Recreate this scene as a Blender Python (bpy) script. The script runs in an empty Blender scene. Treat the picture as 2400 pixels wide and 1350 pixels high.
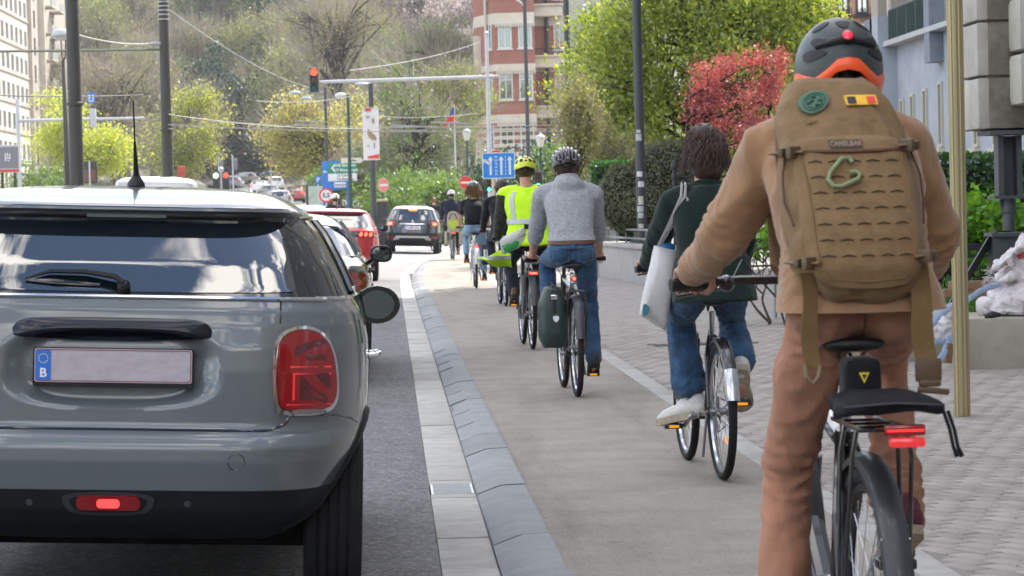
import bpy, bmesh, math, random
import numpy as np
from mathutils import Vector, Matrix, Euler, noise
R = math.radians
V = Vector
rnd = random.Random(11)
sc = bpy.context.scene
col = sc.collection
PI = math.pi

# ------------------------------------------------------------------ camera model (units: photograph pixels 2400x1350)
FPX = 6300.0
CAM = V((0, 0, 1.40))
CROT = (Matrix.Rotation(R(-2.568), 3, 'Z') @ Matrix.Rotation(R(90 - 1.682), 3, 'X') @ Matrix.Rotation(R(-1.4), 3, 'Z'))
def ray(px, py):
    return CROT @ V(((px - 1200) / FPX, -(py - 675) / FPX, -1))
def P(px, py, Y):
    d = ray(px, py); return CAM + d * (Y / d.y)
def G(px, py, z=0.0):
    d = ray(px, py); return CAM + d * ((z - CAM.z) / d.z)
def proj(p):
    q = CROT.transposed() @ (V(p) - CAM)
    return (1200 + FPX * q.x / -q.z, 675 - FPX * q.y / -q.z)

# ------------------------------------------------------------------ mesh builder
class MB:
    def __init__(s): s.v = []; s.f = []
    def add(s, verts, faces):
        n = len(s.v); s.v.extend(V(v) for v in verts); s.f.extend([i + n for i in f] for f in faces); return s
    def box(s, c, sz, rot=None, bev=0.0):
        if bev > 0:
            bm = bmesh.new(); bmesh.ops.create_cube(bm, size=1.0)
            bmesh.ops.scale(bm, vec=V(sz), verts=bm.verts)
            bmesh.ops.bevel(bm, geom=bm.edges[:], offset=bev, segments=2, affect='EDGES', profile=0.6)
            bm.verts.index_update(); vs = [v.co.copy() for v in bm.verts]; fs = [[v.index for v in f.verts] for f in bm.faces]; bm.free()
        else:
            x, y, z = [a / 2 for a in sz]
            vs = [V((i * x, j * y, k * z)) for k in (-1, 1) for j in (-1, 1) for i in (-1, 1)]
            fs = [[0, 2, 3, 1], [4, 5, 7, 6], [0, 1, 5, 4], [2, 6, 7, 3], [0, 4, 6, 2], [1, 3, 7, 5]]
        if rot is not None:
            M_ = rot if isinstance(rot, Matrix) else Euler(rot).to_matrix()
            vs = [M_ @ v for v in vs]
        return s.add([v + V(c) for v in vs], fs)
    def rings(s, rings, cap=True, closed=False):
        n = len(rings[0]); vs = [p for r in rings for p in r]; fs = []
        m = len(rings)
        for i in range(m if closed else m - 1):
            a, b = i * n, ((i + 1) % m) * n
            for j in range(n):
                k = (j + 1) % n; fs.append([a + j, a + k, b + k, b + j])
        if cap and not closed:
            fs.append(list(range(n))[::-1]); fs.append([(m - 1) * n + j for j in range(n)])
        return s.add(vs, fs)
    def tube(s, pts, r, n=8, cap=True, closed=False, flat=1.0, up=None):
        pts = [V(p) for p in pts]; m = len(pts)
        rr = r if isinstance(r, (list, tuple)) else [r] * m
        out = []; pu = V(up) if up else None
        for i, p in enumerate(pts):
            if closed: d = pts[(i + 1) % m] - pts[i - 1]
            else: d = pts[min(i + 1, m - 1)] - pts[max(i - 1, 0)]
            d = d.normalized() if d.length > 1e-9 else V((0, 0, 1))
            if pu is None: pu = V((0, 0, 1)) if abs(d.z) < .9 else V((0, 1, 0))
            a = d.cross(pu)
            if a.length < 1e-5: a = d.cross(V((1, 0.3, 0)))
            a.normalize(); b = a.cross(d).normalized(); pu = b
            out.append([p + a * math.cos(2 * PI * k / n) * rr[i] + b * math.sin(2 * PI * k / n) * rr[i] * flat for k in range(n)])
        return s.rings(out, cap, closed)
    def capsule(s, pts, r, n=12):
        pts = [V(p) for p in pts]; rr = r if isinstance(r, (list, tuple)) else [r] * len(pts)
        s.tube(pts, rr, n)
        for p, q in zip(pts, rr): s.ball(p, q, n, max(6, n // 2))
        return s
    def ball(s, c, r, nu=16, nv=10, rot=None):
        if not isinstance(r, (list, tuple)): r = (r, r, r)
        c = V(c); vs = [V((0, 0, -1))]; fs = []
        for i in range(1, nv):
            t = -PI / 2 + PI * i / nv
            for j in range(nu):
                a = 2 * PI * j / nu; vs.append(V((math.cos(t) * math.cos(a), math.cos(t) * math.sin(a), math.sin(t))))
        vs.append(V((0, 0, 1))); L = len(vs) - 1
        for j in range(nu):
            k = (j + 1) % nu
            fs.append([0, 1 + k, 1 + j]); fs.append([L, L - nu + j, L - nu + k])
            for i in range(nv - 2):
                a = 1 + i * nu; fs.append([a + j, a + k, a + nu + k, a + nu + j])
        M_ = (rot if isinstance(rot, Matrix) else Euler(rot).to_matrix()) if rot is not None else Matrix.Identity(3)
        return s.add([c + M_ @ V((v.x * r[0], v.y * r[1], v.z * r[2])) for v in vs], fs)
    def lathe(s, prof, c=(0, 0, 0), axis=(0, 0, 1), n=24, cap=True):
        ax = V(axis).normalized(); a = ax.orthogonal().normalized(); b = ax.cross(a); c = V(c)
        return s.rings([[c + ax * h + (a * math.cos(2 * PI * k / n) + b * math.sin(2 * PI * k / n)) * max(q, 1e-4) for k in range(n)] for q, h in prof], cap)
    def torus(s, c, Rm, r, axis=(1, 0, 0), n=40, m=8, arc=None, flat=1.0):
        ax = V(axis).normalized(); a = (V((0, 0, 1)) - ax * ax.z).normalized() if abs(ax.z) < .9 else V((1, 0, 0)); b = ax.cross(a); c = V(c)
        a0, a1 = arc if arc else (0, 2 * PI)
        cnt = n if not arc else n + 1
        rg = []
        for i in range(cnt):
            t = a0 + (a1 - a0) * i / n; d = a * math.cos(t) + b * math.sin(t)
            rg.append([c + d * (Rm + r * math.cos(2 * PI * k / m)) + ax * (r * flat * math.sin(2 * PI * k / m)) for k in range(m)])
        return s.rings(rg, bool(arc), not arc)
    def prism(s, poly, f0, f1):
        """poly: list of 2d points; f0/f1 map (a,b) to the front and back 3d point"""
        n = len(poly)
        return s.add([f0(a, b) for a, b in poly] + [f1(a, b) for a, b in poly],
                     [list(range(n))[::-1], list(range(n, 2 * n))] + [[i, (i + 1) % n, n + (i + 1) % n, n + i] for i in range(n)])
    def xf(s, M_):
        s.v = [M_ @ v for v in s.v]; return s
    def mesh(s, name='m'):
        me = bpy.data.meshes.new(name); me.from_pydata([tuple(v) for v in s.v], [], s.f); me.update(); return me
    def build(s, name, mat, parent=None, ang=35, smooth=True, fix=True):
        me = s.mesh(name)
        if fix:
            bm = bmesh.new(); bm.from_mesh(me); bmesh.ops.recalc_face_normals(bm, faces=bm.faces); bm.to_mesh(me); bm.free()
        return link(name, me, mat, parent, ang, smooth)

def link(name, me, mat, parent=None, ang=35, smooth=True):
    if mat is not None and len(me.materials) == 0: me.materials.append(mat)
    if smooth:
        me.shade_smooth()
        if ang: me.set_sharp_from_angle(angle=R(ang))
    o = bpy.data.objects.new(name, me); col.objects.link(o)
    if parent: o.parent = parent
    return o
def tag(o, label=None, cat=None, group=None, kind=None):
    if label: o['label'] = label
    if cat: o['category'] = cat
    if group: o['group'] = group
    if kind: o['kind'] = kind
    return o
def thing(name, label, cat, loc=(0, 0, 0), rz=0, group=None, rot=None):
    o = bpy.data.objects.new(name, None); col.objects.link(o); o.empty_display_size = .1
    o.location = loc; o.rotation_euler = rot if rot else (0, 0, rz)
    return tag(o, label, cat, group)
def dup(o, loc=None, rz=None, label=None, scale=None, mats=None, parent=None):
    c = o.copy(); col.objects.link(c); c.parent = parent
    if loc is not None: c.location = loc
    if rz is not None: c.rotation_euler = (0, 0, rz)
    if scale is not None: c.scale = (scale,) * 3 if not isinstance(scale, tuple) else scale
    if label: c['label'] = label
    if mats and c.type == 'MESH' and o.data.materials and o.data.materials[0] in mats:
        c.data = o.data.copy(); c.data.materials[0] = mats[o.data.materials[0]]
    for ch in list(o.children): dup(ch, mats=mats, parent=c)
    return c
def remesh(mb, vox, smooth=4, fac=.5, disp=None):
    """union of overlapping pieces as one continuous skin"""
    o = bpy.data.objects.new('tmp', mb.mesh()); col.objects.link(o)
    m = o.modifiers.new('r', 'REMESH'); m.mode = 'VOXEL'; m.voxel_size = vox
    if smooth:
        q = o.modifiers.new('s', 'SMOOTH'); q.iterations = smooth; q.factor = fac
    dg = bpy.context.evaluated_depsgraph_get(); me = bpy.data.meshes.new_from_object(o.evaluated_get(dg))
    old = o.data; bpy.data.objects.remove(o); bpy.data.meshes.remove(old)
    me.materials.clear()
    if disp:
        nn = [v.normal.copy() for v in me.vertices]
        for v, n in zip(me.vertices, nn): v.co += n * disp(v.co, n)
        me.update()
    return me
def folds(amp, f=9, stretch=(1, 1, .5), seed=0):
    s = V((seed * 3.1, seed * 1.7, seed))
    def g(p, n):
        q = V((p.x * stretch[0], p.y * stretch[1], p.z * stretch[2])) * f + s
        w = V((noise.noise(q * .6), noise.noise(q * .6 + V((5, 5, 5))), noise.noise(q * .6 + V((9, 1, 4)))))
        a = noise.noise(q + w * 1.2)
        return amp * ((1 - abs(a) * 2.2) * .8 + .5 * noise.noise(q * 2.3))
    return g
def join_mesh(mes, name='m'):
    bm = bmesh.new()
    for me in mes: bm.from_mesh(me)
    out = bpy.data.meshes.new(name); bm.to_mesh(out); bm.free(); return out
def text_mb(txt, size=1.0, depth=.002, bold=0.0, align='CENTER', sx=1.0):
    """lettering lying in the XZ plane, facing -Y, baseline centre at the origin"""
    c = bpy.data.curves.new('t', 'FONT'); c.body = txt; c.size = size; c.extrude = depth; c.offset = bold; c.align_x = align; c.align_y = 'CENTER'
    o = bpy.data.objects.new('t', c); col.objects.link(o)
    dg = bpy.context.evaluated_depsgraph_get(); me = bpy.data.meshes.new_from_object(o.evaluated_get(dg))
    mb = MB(); mb.v = [V((v.co.x * sx, -v.co.z, v.co.y)) for v in me.vertices]; mb.f = [list(p.vertices) for p in me.polygons]
    bpy.data.objects.remove(o); bpy.data.curves.remove(c); bpy.data.meshes.remove(me); return mb
def arc(c, r, a0, a1, n=8):
    return [(c[0] + r * math.cos(R(a0 + (a1 - a0) * i / n)), c[1] + r * math.sin(R(a0 + (a1 - a0) * i / n))) for i in range(n + 1)]
def rrect(w, h, r, n=5, c=(0, 0)):
    o = []
    for sx, sy, a in ((1, 1, 0), (-1, 1, 90), (-1, -1, 180), (1, -1, 270)):
        o += arc((c[0] + sx * (w / 2 - r), c[1] + sy * (h / 2 - r)), r, a, a + 90, n)
    return o
def smooth_poly(pts, it=2):
    for _ in range(it):
        q = []
        for i in range(len(pts)):
            a, b = pts[i], pts[(i + 1) % len(pts)]
            q += [(a[0] * .75 + b[0] * .25, a[1] * .75 + b[1] * .25), (a[0] * .25 + b[0] * .75, a[1] * .25 + b[1] * .75)]
        pts = q
    return pts
def patch(poly, S, off, depth, rings=6, c=None):
    """skin an outline (2d) onto a surface S(a, b, offset) -> 3d, with a rim going 'depth' back into it"""
    mb = MB(); n = len(poly)
    if c is None: c = (sum(p[0] for p in poly) / n, sum(p[1] for p in poly) / n)
    vs = [S(c[0], c[1], off)]; fs = []
    for i in range(1, rings + 1):
        k = i / rings; vs += [S(c[0] + (p[0] - c[0]) * k, c[1] + (p[1] - c[1]) * k, off) for p in poly]
    vs += [S(p[0], p[1], off - depth) for p in poly]
    for j in range(n):
        k = (j + 1) % n; fs.append([0, 1 + j, 1 + k])
        for i in range(rings):
            a = 1 + i * n; fs.append([a + j, a + n + j, a + n + k, a + k])
    return mb.add(vs, fs)
def rpatch(rows, S, off, depth, nx=16):
    """rows: list of (z, xl, xr); ruled patch on surface S"""
    mb = MB(); vs = []; fs = []
    for z, a, b in rows: vs += [S(a + (b - a) * i / nx, z, off) for i in range(nx + 1)]
    m = nx + 1
    for r in range(len(rows) - 1):
        for i in range(nx): fs.append([r * m + i, r * m + i + 1, (r + 1) * m + i + 1, (r + 1) * m + i])
    mb.add(vs, fs)
    rim = [(rows[0][0], rows[0][1] + (rows[0][2] - rows[0][1]) * i / nx) for i in range(nx + 1)] + [(z, b) for z, a, b in rows[1:]] + \
          [(rows[-1][0], rows[-1][2] + (rows[-1][1] - rows[-1][2]) * i / nx) for i in range(1, nx + 1)] + [(z, a) for z, a, b in rows[-2:0:-1]]
    n = len(rim)
    mb.add([S(x, z, off) for z, x in rim] + [S(x, z, off - depth) for z, x in rim], [[i, (i + 1) % n, n + (i + 1) % n, n + i] for i in range(n)])
    return mb

# ------------------------------------------------------------------ materials
_mats = {}
def M(name, c=(.5, .5, .5), rough=.5, metal=0, var=0, vs=6, bump=0, bs=60, bd=.01, spec=.5, coat=0, sheen=0, emit=0, c2=None, island=0, stretch=None, ec=None, alpha=1, trans=0, ior=1.5, wave=None):
    if name in _mats: return _mats[name]
    m = bpy.data.materials.new(name); m.use_nodes = True; nt = m.node_tree; N = nt.nodes; L = nt.links
    b = N['Principled BSDF']
    c = tuple(c) + (1,)
    b.inputs['Base Color'].default_value = c; b.inputs['Roughness'].default_value = rough; b.inputs['Metallic'].default_value = metal
    b.inputs['Specular IOR Level'].default_value = spec; b.inputs['Coat Weight'].default_value = coat; b.inputs['Coat Roughness'].default_value = .03
    b.inputs['Sheen Weight'].default_value = sheen; b.inputs['IOR'].default_value = ior
    b.inputs['Transmission Weight'].default_value = trans; b.inputs['Alpha'].default_value = alpha
    if emit: b.inputs['Emission Color'].default_value = (tuple(ec) + (1,)) if ec else c; b.inputs['Emission Strength'].default_value = emit
    if var or c2 or bump or island:
        tc = N.new('ShaderNodeTexCoord'); mp = N.new('ShaderNodeMapping'); L.new(tc.outputs['Object'], mp.inputs['Vector'])
        if stretch: mp.inputs['Scale'].default_value = stretch
    if var or c2 or island:
        n = N.new('ShaderNodeTexNoise'); n.inputs['Scale'].default_value = vs; n.inputs['Detail'].default_value = 5; n.inputs['Roughness'].default_value = .65
        L.new(mp.outputs[0], n.inputs['Vector'])
        rp = N.new('ShaderNodeMapRange'); rp.inputs[1].default_value = .3; rp.inputs[2].default_value = .7
        L.new(n.outputs['Fac'], rp.inputs[0])
        mx = N.new('ShaderNodeMix'); mx.data_type = 'RGBA'
        if c2: A, B = c, tuple(c2) + (1,)
        else: A = tuple(x * (1 - var) for x in c[:3]) + (1,); B = tuple(min(1, x * (1 + var)) for x in c[:3]) + (1,)
        mx.inputs[6].default_value = A; mx.inputs[7].default_value = B
        L.new(rp.outputs[0], mx.inputs[0]); out = mx.outputs[2]
        if island:
            g = N.new('ShaderNodeNewGeometry'); h = N.new('ShaderNodeHueSaturation')
            r2 = N.new('ShaderNodeMapRange'); r2.inputs[3].default_value = 1 - island; r2.inputs[4].default_value = 1 + island
            L.new(g.outputs['Random Per Island'], r2.inputs[0]); L.new(r2.outputs[0], h.inputs['Value'])
            m2 = N.new('ShaderNodeMath'); m2.operation = 'MULTIPLY_ADD'; m2.inputs[1].default_value = .03; m2.inputs[2].default_value = .485
            L.new(g.outputs['Random Per Island'], m2.inputs[0]); L.new(m2.outputs[0], h.inputs['Hue'])
            L.new(out, h.inputs['Color']); out = h.outputs[0]
        L.new(out, b.inputs['Base Color'])
    if bump:
        n = N.new('ShaderNodeTexNoise'); n.inputs['Scale'].default_value = bs; n.inputs['Detail'].default_value = 4; L.new(mp.outputs[0], n.inputs['Vector'])
        bp = N.new('ShaderNodeBump'); bp.inputs['Strength'].default_value = bump; bp.inputs['Distance'].default_value = bd
        L.new(n.outputs['Fac'], bp.inputs['Height']); L.new(bp.outputs[0], b.inputs['Normal'])
    _mats[name] = m; return m
def leafmat(name, a, b, tr=.45, tint=(1.0, 1.0, .5)):
    if name in _mats: return _mats[name]
    m = bpy.data.materials.new(name); m.use_nodes = True; nt = m.node_tree; N = nt.nodes; L = nt.links
    N.remove(N['Principled BSDF']); o = N['Material Output']
    g = N.new('ShaderNodeNewGeometry'); mx = N.new('ShaderNodeMix'); mx.data_type = 'RGBA'
    mx.inputs[6].default_value = tuple(a) + (1,); mx.inputs[7].default_value = tuple(b) + (1,); L.new(g.outputs['Random Per Island'], mx.inputs[0])
    d = N.new('ShaderNodeBsdfDiffuse'); t = N.new('ShaderNodeBsdfTranslucent'); s = N.new('ShaderNodeMixShader'); s.inputs[0].default_value = tr
    mu = N.new('ShaderNodeMix'); mu.data_type = 'RGBA'; mu.blend_type = 'MULTIPLY'; mu.inputs[0].default_value = 1; mu.inputs[7].default_value = tuple(1.6 * x for x in tint) + (1,)
    L.new(mx.outputs[2], d.inputs[0]); L.new(mx.outputs[2], mu.inputs[6]); L.new(mu.outputs[2], t.inputs[0])
    gl = N.new('ShaderNodeBsdfGlossy'); gl.inputs['Roughness'].default_value = .45; gl.inputs[0].default_value = (.8, .9, 1, 1)
    s2 = N.new('ShaderNodeMixShader'); s2.inputs[0].default_value = .05
    L.new(d.outputs[0], s.inputs[1]); L.new(t.outputs[0], s.inputs[2]); L.new(s.outputs[0], s2.inputs[1]); L.new(gl.outputs[0], s2.inputs[2]); L.new(s2.outputs[0], o.inputs[0])
    _mats[name] = m; return m
def glassmat(name, tint=(.02, .03, .035), ior=1.9):
    return M(name, tint, .02, 0, spec=.9, ior=ior, coat=0)
EXPO = 1.08
# ================================================================== camera, light, sky
cd = bpy.data.cameras.new('camera'); cam = bpy.data.objects.new('camera', cd); col.objects.link(cam)
cam.matrix_world = Matrix.Translation(CAM) @ CROT.to_4x4()
cd.sensor_width = 36; cd.lens = 36 * FPX / 2400; cd.clip_start = .1; cd.clip_end = 3000
cd.dof.use_dof = True; cd.dof.focus_distance = 13.5; cd.dof.aperture_fstop = 13
sc.camera = cam
SAZ, SEL = R(35), R(47)
sd = V((math.sin(SAZ) * math.cos(SEL), math.cos(SAZ) * math.cos(SEL), math.sin(SEL)))
sl = bpy.data.lights.new('sun', 'SUN'); sun = bpy.data.objects.new('sun', sl); col.objects.link(sun)
sl.energy = 4.2; sl.angle = R(.55); sl.color = (1, .95, .87); sun.rotation_euler = sd.to_track_quat('Z', 'Y').to_euler(); sun.location = (20, 20, 60)
w = bpy.data.worlds.new('World'); sc.world = w; w.use_nodes = True; nt = w.node_tree; N = nt.nodes; L = nt.links
bg = N['Background']; bg.inputs[1].default_value = .15
sky = N.new('ShaderNodeTexSky'); sky.sky_type = 'NISHITA'; sky.sun_disc = False; sky.sun_elevation = SEL; sky.sun_rotation = SAZ; sky.air_density = 1; sky.dust_density = 1.2
tc = N.new('ShaderNodeTexCoord'); mp = N.new('ShaderNodeMapping'); mp.inputs['Scale'].default_value = (1, 1, 1.3)
L.new(tc.outputs['Generated'], mp.inputs[0])
no = N.new('ShaderNodeTexNoise'); no.inputs['Scale'].default_value = 7.5; no.inputs['Detail'].default_value = 9; no.inputs['Roughness'].default_value = .58; no.inputs['Distortion'].default_value = .35
L.new(mp.outputs[0], no.inputs['Vector'])
rp = N.new('ShaderNodeMapRange'); rp.inputs[1].default_value = .50; rp.inputs[2].default_value = .60; L.new(no.outputs['Fac'], rp.inputs[0])
mx = N.new('ShaderNodeMix'); mx.data_type = 'RGBA'; mx.inputs[7].default_value = (16, 15.2, 14.2, 1)
L.new(rp.outputs[0], mx.inputs[0]); L.new(sky.outputs[0], mx.inputs[6]); L.new(mx.outputs[2], bg.inputs[0])
sc.view_settings.view_transform = 'Standard'; sc.view_settings.look = 'None'; sc.view_settings.exposure = EXPO; sc.view_settings.gamma = 1
sc.cycles.use_denoising = True
sc.cycles.max_bounces = 8; sc.cycles.transparent_max_bounces = 6; sc.cycles.diffuse_bounces = 3; sc.cycles.transmission_bounces = 4; sc.cycles.caustics_reflective = False; sc.cycles.caustics_refractive = False
sc.cycles.sample_clamp_indirect = 6

# ================================================================== ground
def gz(y):
    if y < 110: return 0.0
    if y < 245: return .02 * (y - 110)
    if y < 300: return 2.7 + .04 * (y - 245)
    return 4.9 + .30 * (y - 300) * min(1, (y - 300) / 60)
def xk(y):  # kerb line
    return .39 if y < 50 else .39 + (y - 50) ** 2 * .00098
def strip(name, fa, fb, ys, m, za, zb, kind='structure', nx=1):
    mb = MB(); vs = []; fs = []
    for y in ys:
        a, b = fa(y), fb(y)
        for i in range(nx + 1):
            t = i / nx; x = a + (b - a) * t; vs.append((x, y, (za(x, y) if callable(za) else za + (zb - za) * t) + gz(y)))
    for r in range(len(ys) - 1):
        for i in range(nx): k = r * (nx + 1) + i; fs.append([k, k + 1, k + nx + 2, k + nx + 1])
    o = mb.add(vs, fs).build(name, m, None, 60); return tag(o, kind=kind)
def yr(a, b, st):
    n = int((b - a) / st); return [a + (b - a) * i / n for i in range(n + 1)]
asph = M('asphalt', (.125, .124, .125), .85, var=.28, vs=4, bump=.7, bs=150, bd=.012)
nt_ = asph.node_tree
# coarse pale chippings in the asphalt
def speckle(m, scale, lo, hi, colr, fac):
    nt = m.node_tree; N = nt.nodes; L = nt.links; b = N['Principled BSDF']
    src = b.inputs['Base Color'].links[0].from_socket
    tc = N.new('ShaderNodeTexCoord'); v = N.new('ShaderNodeTexVoronoi'); v.inputs['Scale'].default_value = scale; L.new(tc.outputs['Object'], v.inputs['Vector'])
    sp = N.new('ShaderNodeSeparateColor'); L.new(v.outputs['Color'], sp.inputs[0])
    r = N.new('ShaderNodeMapRange'); r.inputs[1].default_value = lo; r.inputs[2].default_value = hi; r.inputs[4].default_value = fac; L.new(sp.outputs[0], r.inputs[0])
    x = N.new('ShaderNodeMix'); x.data_type = 'RGBA'; x.inputs[7].default_value = tuple(colr) + (1,)
    L.new(r.outputs[0], x.inputs[0]); L.new(src, x.inputs[6]); L.new(x.outputs[2], b.inputs['Base Color'])
speckle(asph, 62, .55, .95, (.27, .27, .28), .85)
pathm = M('path_asphalt', (.255, .228, .196), .9, var=.17, vs=2.2, bump=.4, bs=160, bd=.008)
speckle(pathm, 130, .7, 1.0, (.36, .33, .29), .6)
speckle(pathm, 110, .9, 1.0, (.08, .075, .07), .5)
def stains(m, sc_, lo, hi, colr, fac, st=(1, .12, 1)):
    nt = m.node_tree; N = nt.nodes; L = nt.links; b = N['Principled BSDF']; src = b.inputs['Base Color'].links[0].from_socket
    tc = N.new('ShaderNodeTexCoord'); mp = N.new('ShaderNodeMapping'); mp.inputs['Scale'].default_value = st; L.new(tc.outputs['Object'], mp.inputs[0])
    n = N.new('ShaderNodeTexNoise'); n.inputs['Scale'].default_value = sc_; n.inputs['Detail'].default_value = 7; n.inputs['Roughness'].default_value = .7; L.new(mp.outputs[0], n.inputs['Vector'])
    r = N.new('ShaderNodeMapRange'); r.inputs[1].default_value = lo; r.inputs[2].default_value = hi; r.inputs[4].default_value = fac; L.new(n.outputs['Fac'], r.inputs[0])
    x = N.new('ShaderNodeMix'); x.data_type = 'RGBA'; x.blend_type = 'MULTIPLY'; x.inputs[7].default_value = tuple(colr) + (1,); L.new(r.outputs[0], x.inputs[0]); L.new(src, x.inputs[6]); L.new(x.outputs[2], b.inputs['Base Color'])
stains(pathm, 2.2, .5, .72, (.62, .60, .58), .8); stains(pathm, 9, .62, .75, (.5, .42, .36), .6, (1, .6, 1)); stains(asph, 1.6, .48, .7, (.62, .62, .63), .8)
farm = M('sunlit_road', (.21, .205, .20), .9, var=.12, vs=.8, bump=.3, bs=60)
camber = lambda x, y: max(0, min(.17, .045 * (xk(y) - .224 - x)))
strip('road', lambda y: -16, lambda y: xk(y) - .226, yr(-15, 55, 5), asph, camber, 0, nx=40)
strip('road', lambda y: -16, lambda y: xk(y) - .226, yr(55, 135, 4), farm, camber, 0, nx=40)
vs = []; fs = []
X_ = [-420, -120, -60, -35, -16.2, -6, 0, 6, 14, 30, 60, 120, 420]; Y_ = [-60, 0, 30, 60, 90, 110, 140, 180, 220, 245, 270, 300, 330, 360, 400, 450, 520, 600, 900]
mb = MB()
for y in Y_:
    for x in X_: vs.append((x, y, gz(min(y, 560)) - .03 - (.0 if y > 95 else .05)))
for j in range(len(Y_) - 1):
    for i in range(len(X_) - 1): k = j * len(X_) + i; fs.append([k, k + 1, k + len(X_) + 1, k + len(X_)])
tag(mb.add(vs, fs).build('ground', M('ground', (.17, .165, .15), .95, var=.2, vs=.15), None, 60), kind='structure')
# gutter slabs, each with its own tone
r1 = random.Random(4)
slabm = M('gutter_slab', (.37, .36, .335), .85, var=.16, vs=7, bump=.35, bs=70, bd=.006, island=.10)
mb = MB(); y = 6.0
while y < 92:
    ln = r1.choice((.62, .8, 1.0, 1.0)) if y < 40 else 1.5
    if y < 13.04 < y + ln: ln = 13.04 - y
    elif 13.03 < y < 13.5: y = 13.86; continue
    x0 = xk(y + ln / 2)
    rz_ = -math.atan((xk(y + ln) - xk(y)) / ln)
    mb.box((x0 - .113, y + ln / 2, -.05 + r1.uniform(-.003, .003)), (.222, ln - .012, .11), (0, r1.uniform(-.006, .006), rz_), bev=.004); y += ln
tag(mb.build('gutter', slabm), kind='structure')
tag(MB().box((.277, 30, -.06), (.226, 60, .07)).build('gutter_bed', M('grout', (.05, .045, .04), .95)), kind='structure')
kerbm = M('kerb_stone', (.185, .190, .195), .72, var=.16, vs=5, bump=.25, bs=45, bd=.008, island=.12)
mb = MB(); y = 5.0; prof = [(0, -.06), (0, .018), (.006, .024), (.10, .058), (.128, .064), (.232, .066), (.232, -.06)]
while y < 96:
    ln = 1.0 if y < 40 else 2.0
    g = .003
    a, b = y + g, y + ln - g; dz = r1.uniform(-.003, .003)
    sag = r1.choice((0, 0, .002, .007))
    rg = [[V((xk(yy) + px, yy, pz + dz - (sag * (1 if k else 0) if 1 < i < 4 else 0))) for i, (px, pz) in enumerate(prof)] for k, yy in enumerate((a, (a + b) / 2, b))]
    mb.rings(rg); y += ln
tag(mb.build('kerb', kerbm, None, 50), kind='structure')
tag(MB().box((.50, 30, -.02), (.2, 60, .08)).build('kerb_bed', M('grout', (.05, .045, .04), .95)), kind='structure')
strip('bike_path', lambda y: xk(y) + .226, lambda y: xk(y) + 1.46, yr(4, 96, 2), pathm, .060, .062, nx=4)
bordm = M('border_stone', (.33, .32, .30), .85, var=.15, vs=6, bump=.3, bs=60, island=.06)
mb = MB(); y = 5.0
while y < 60:
    mb.box((xk(y + .5) + 1.53, y + .5, .02), (.14, .985, .09), (0, 0, -math.atan(xk(y + 1) - xk(y))), bev=.004); y += 1
tag(mb.build('path_border', bordm), kind='structure')
# clay and stone pavers laid at an angle, each one a block
pavm = M('paver', (.27, .245, .222), .85, var=.10, vs=2.5, bump=.35, bs=60, bd=.005, island=.13)
mb = MB(); dl = V((.42, -.91, 0)).normalized(); dw = V((.91, .42, 0)).normalized()
A0 = V((2, 20, 0)); vs = []; fs = []
ta = math.atan2(dl.y, dl.x)
for i in range(-115, 130):
    for j in range(-300, 300):
        c = A0 + dw * (i * .100) + dl * (j * .212 + (.106 if i % 2 else r1.uniform(-.01, .01)))
        if not (1.97 < c.x < 7.4 and 7.2 < c.y < 31): continue
        if c.x - 1.97 < .05: continue
        l2, w2 = .101 + r1.uniform(-.004, .003), .0462 + r1.uniform(-.002, .002); zt = .0675 + r1.uniform(-.002, .002); tl = r1.uniform(-.012, .012)
        n = len(vs)
        for k, (z, q) in enumerate(((zt, .006), (zt - .006, 0), (.02, 0))):
            for a, b in ((-1, -1), (1, -1), (1, 1), (-1, 1)):
                p = c + dl * (a * (l2 - q)) + dw * (b * (w2 - q)); vs.append(V((p.x, p.y, z + tl * a * .05)))
        fs.append([n, n + 1, n + 2, n + 3])
        for k in (0, 4):
            for a in range(4): b = (a + 1) % 4; fs.append([n + k + a, n + k + 4 + a, n + k + 4 + b, n + k + b])
mb.add(vs, fs)
tag(mb.build('pavement', pavm, None, 50), kind='structure')
jointm = M('paver_joint', (.20, .185, .165), .95, var=.2, vs=20)
strip('pavement_bed', lambda y: 1.99, lambda y: 7.6, yr(5, 31, 13), jointm, .0605, .0605)
fpm = M('far_pavers', (.27, .25, .23), .9); nt = fpm.node_tree; N = nt.nodes; L = nt.links
tc = N.new('ShaderNodeTexCoord'); mp = N.new('ShaderNodeMapping'); mp.inputs['Rotation'].default_value = (0, 0, -ta); L.new(tc.outputs['Object'], mp.inputs[0])
br = N.new('ShaderNodeTexBrick'); br.inputs['Scale'].default_value = 1; br.inputs['Brick Width'].default_value = .212; br.inputs['Row Height'].default_value = .10; br.inputs['Mortar Size'].default_value = .006
br.inputs['Color1'].default_value = (.235, .213, .195, 1); br.inputs['Color2'].default_value = (.31, .285, .26, 1); br.inputs['Mortar'].default_value = (.15, .14, .125, 1)
L.new(mp.outputs[0], br.inputs['Vector']); L.new(br.outputs[0], N['Principled BSDF'].inputs['Base Color'])
strip('pavement', lambda y: xk(y) + 1.6, lambda y: 14, yr(31, 75, 4), fpm, .063, .063)
strip('pavement', lambda y: 7.6, lambda y: 30, yr(5, 31, 13), fpm, .063, .063)
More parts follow.
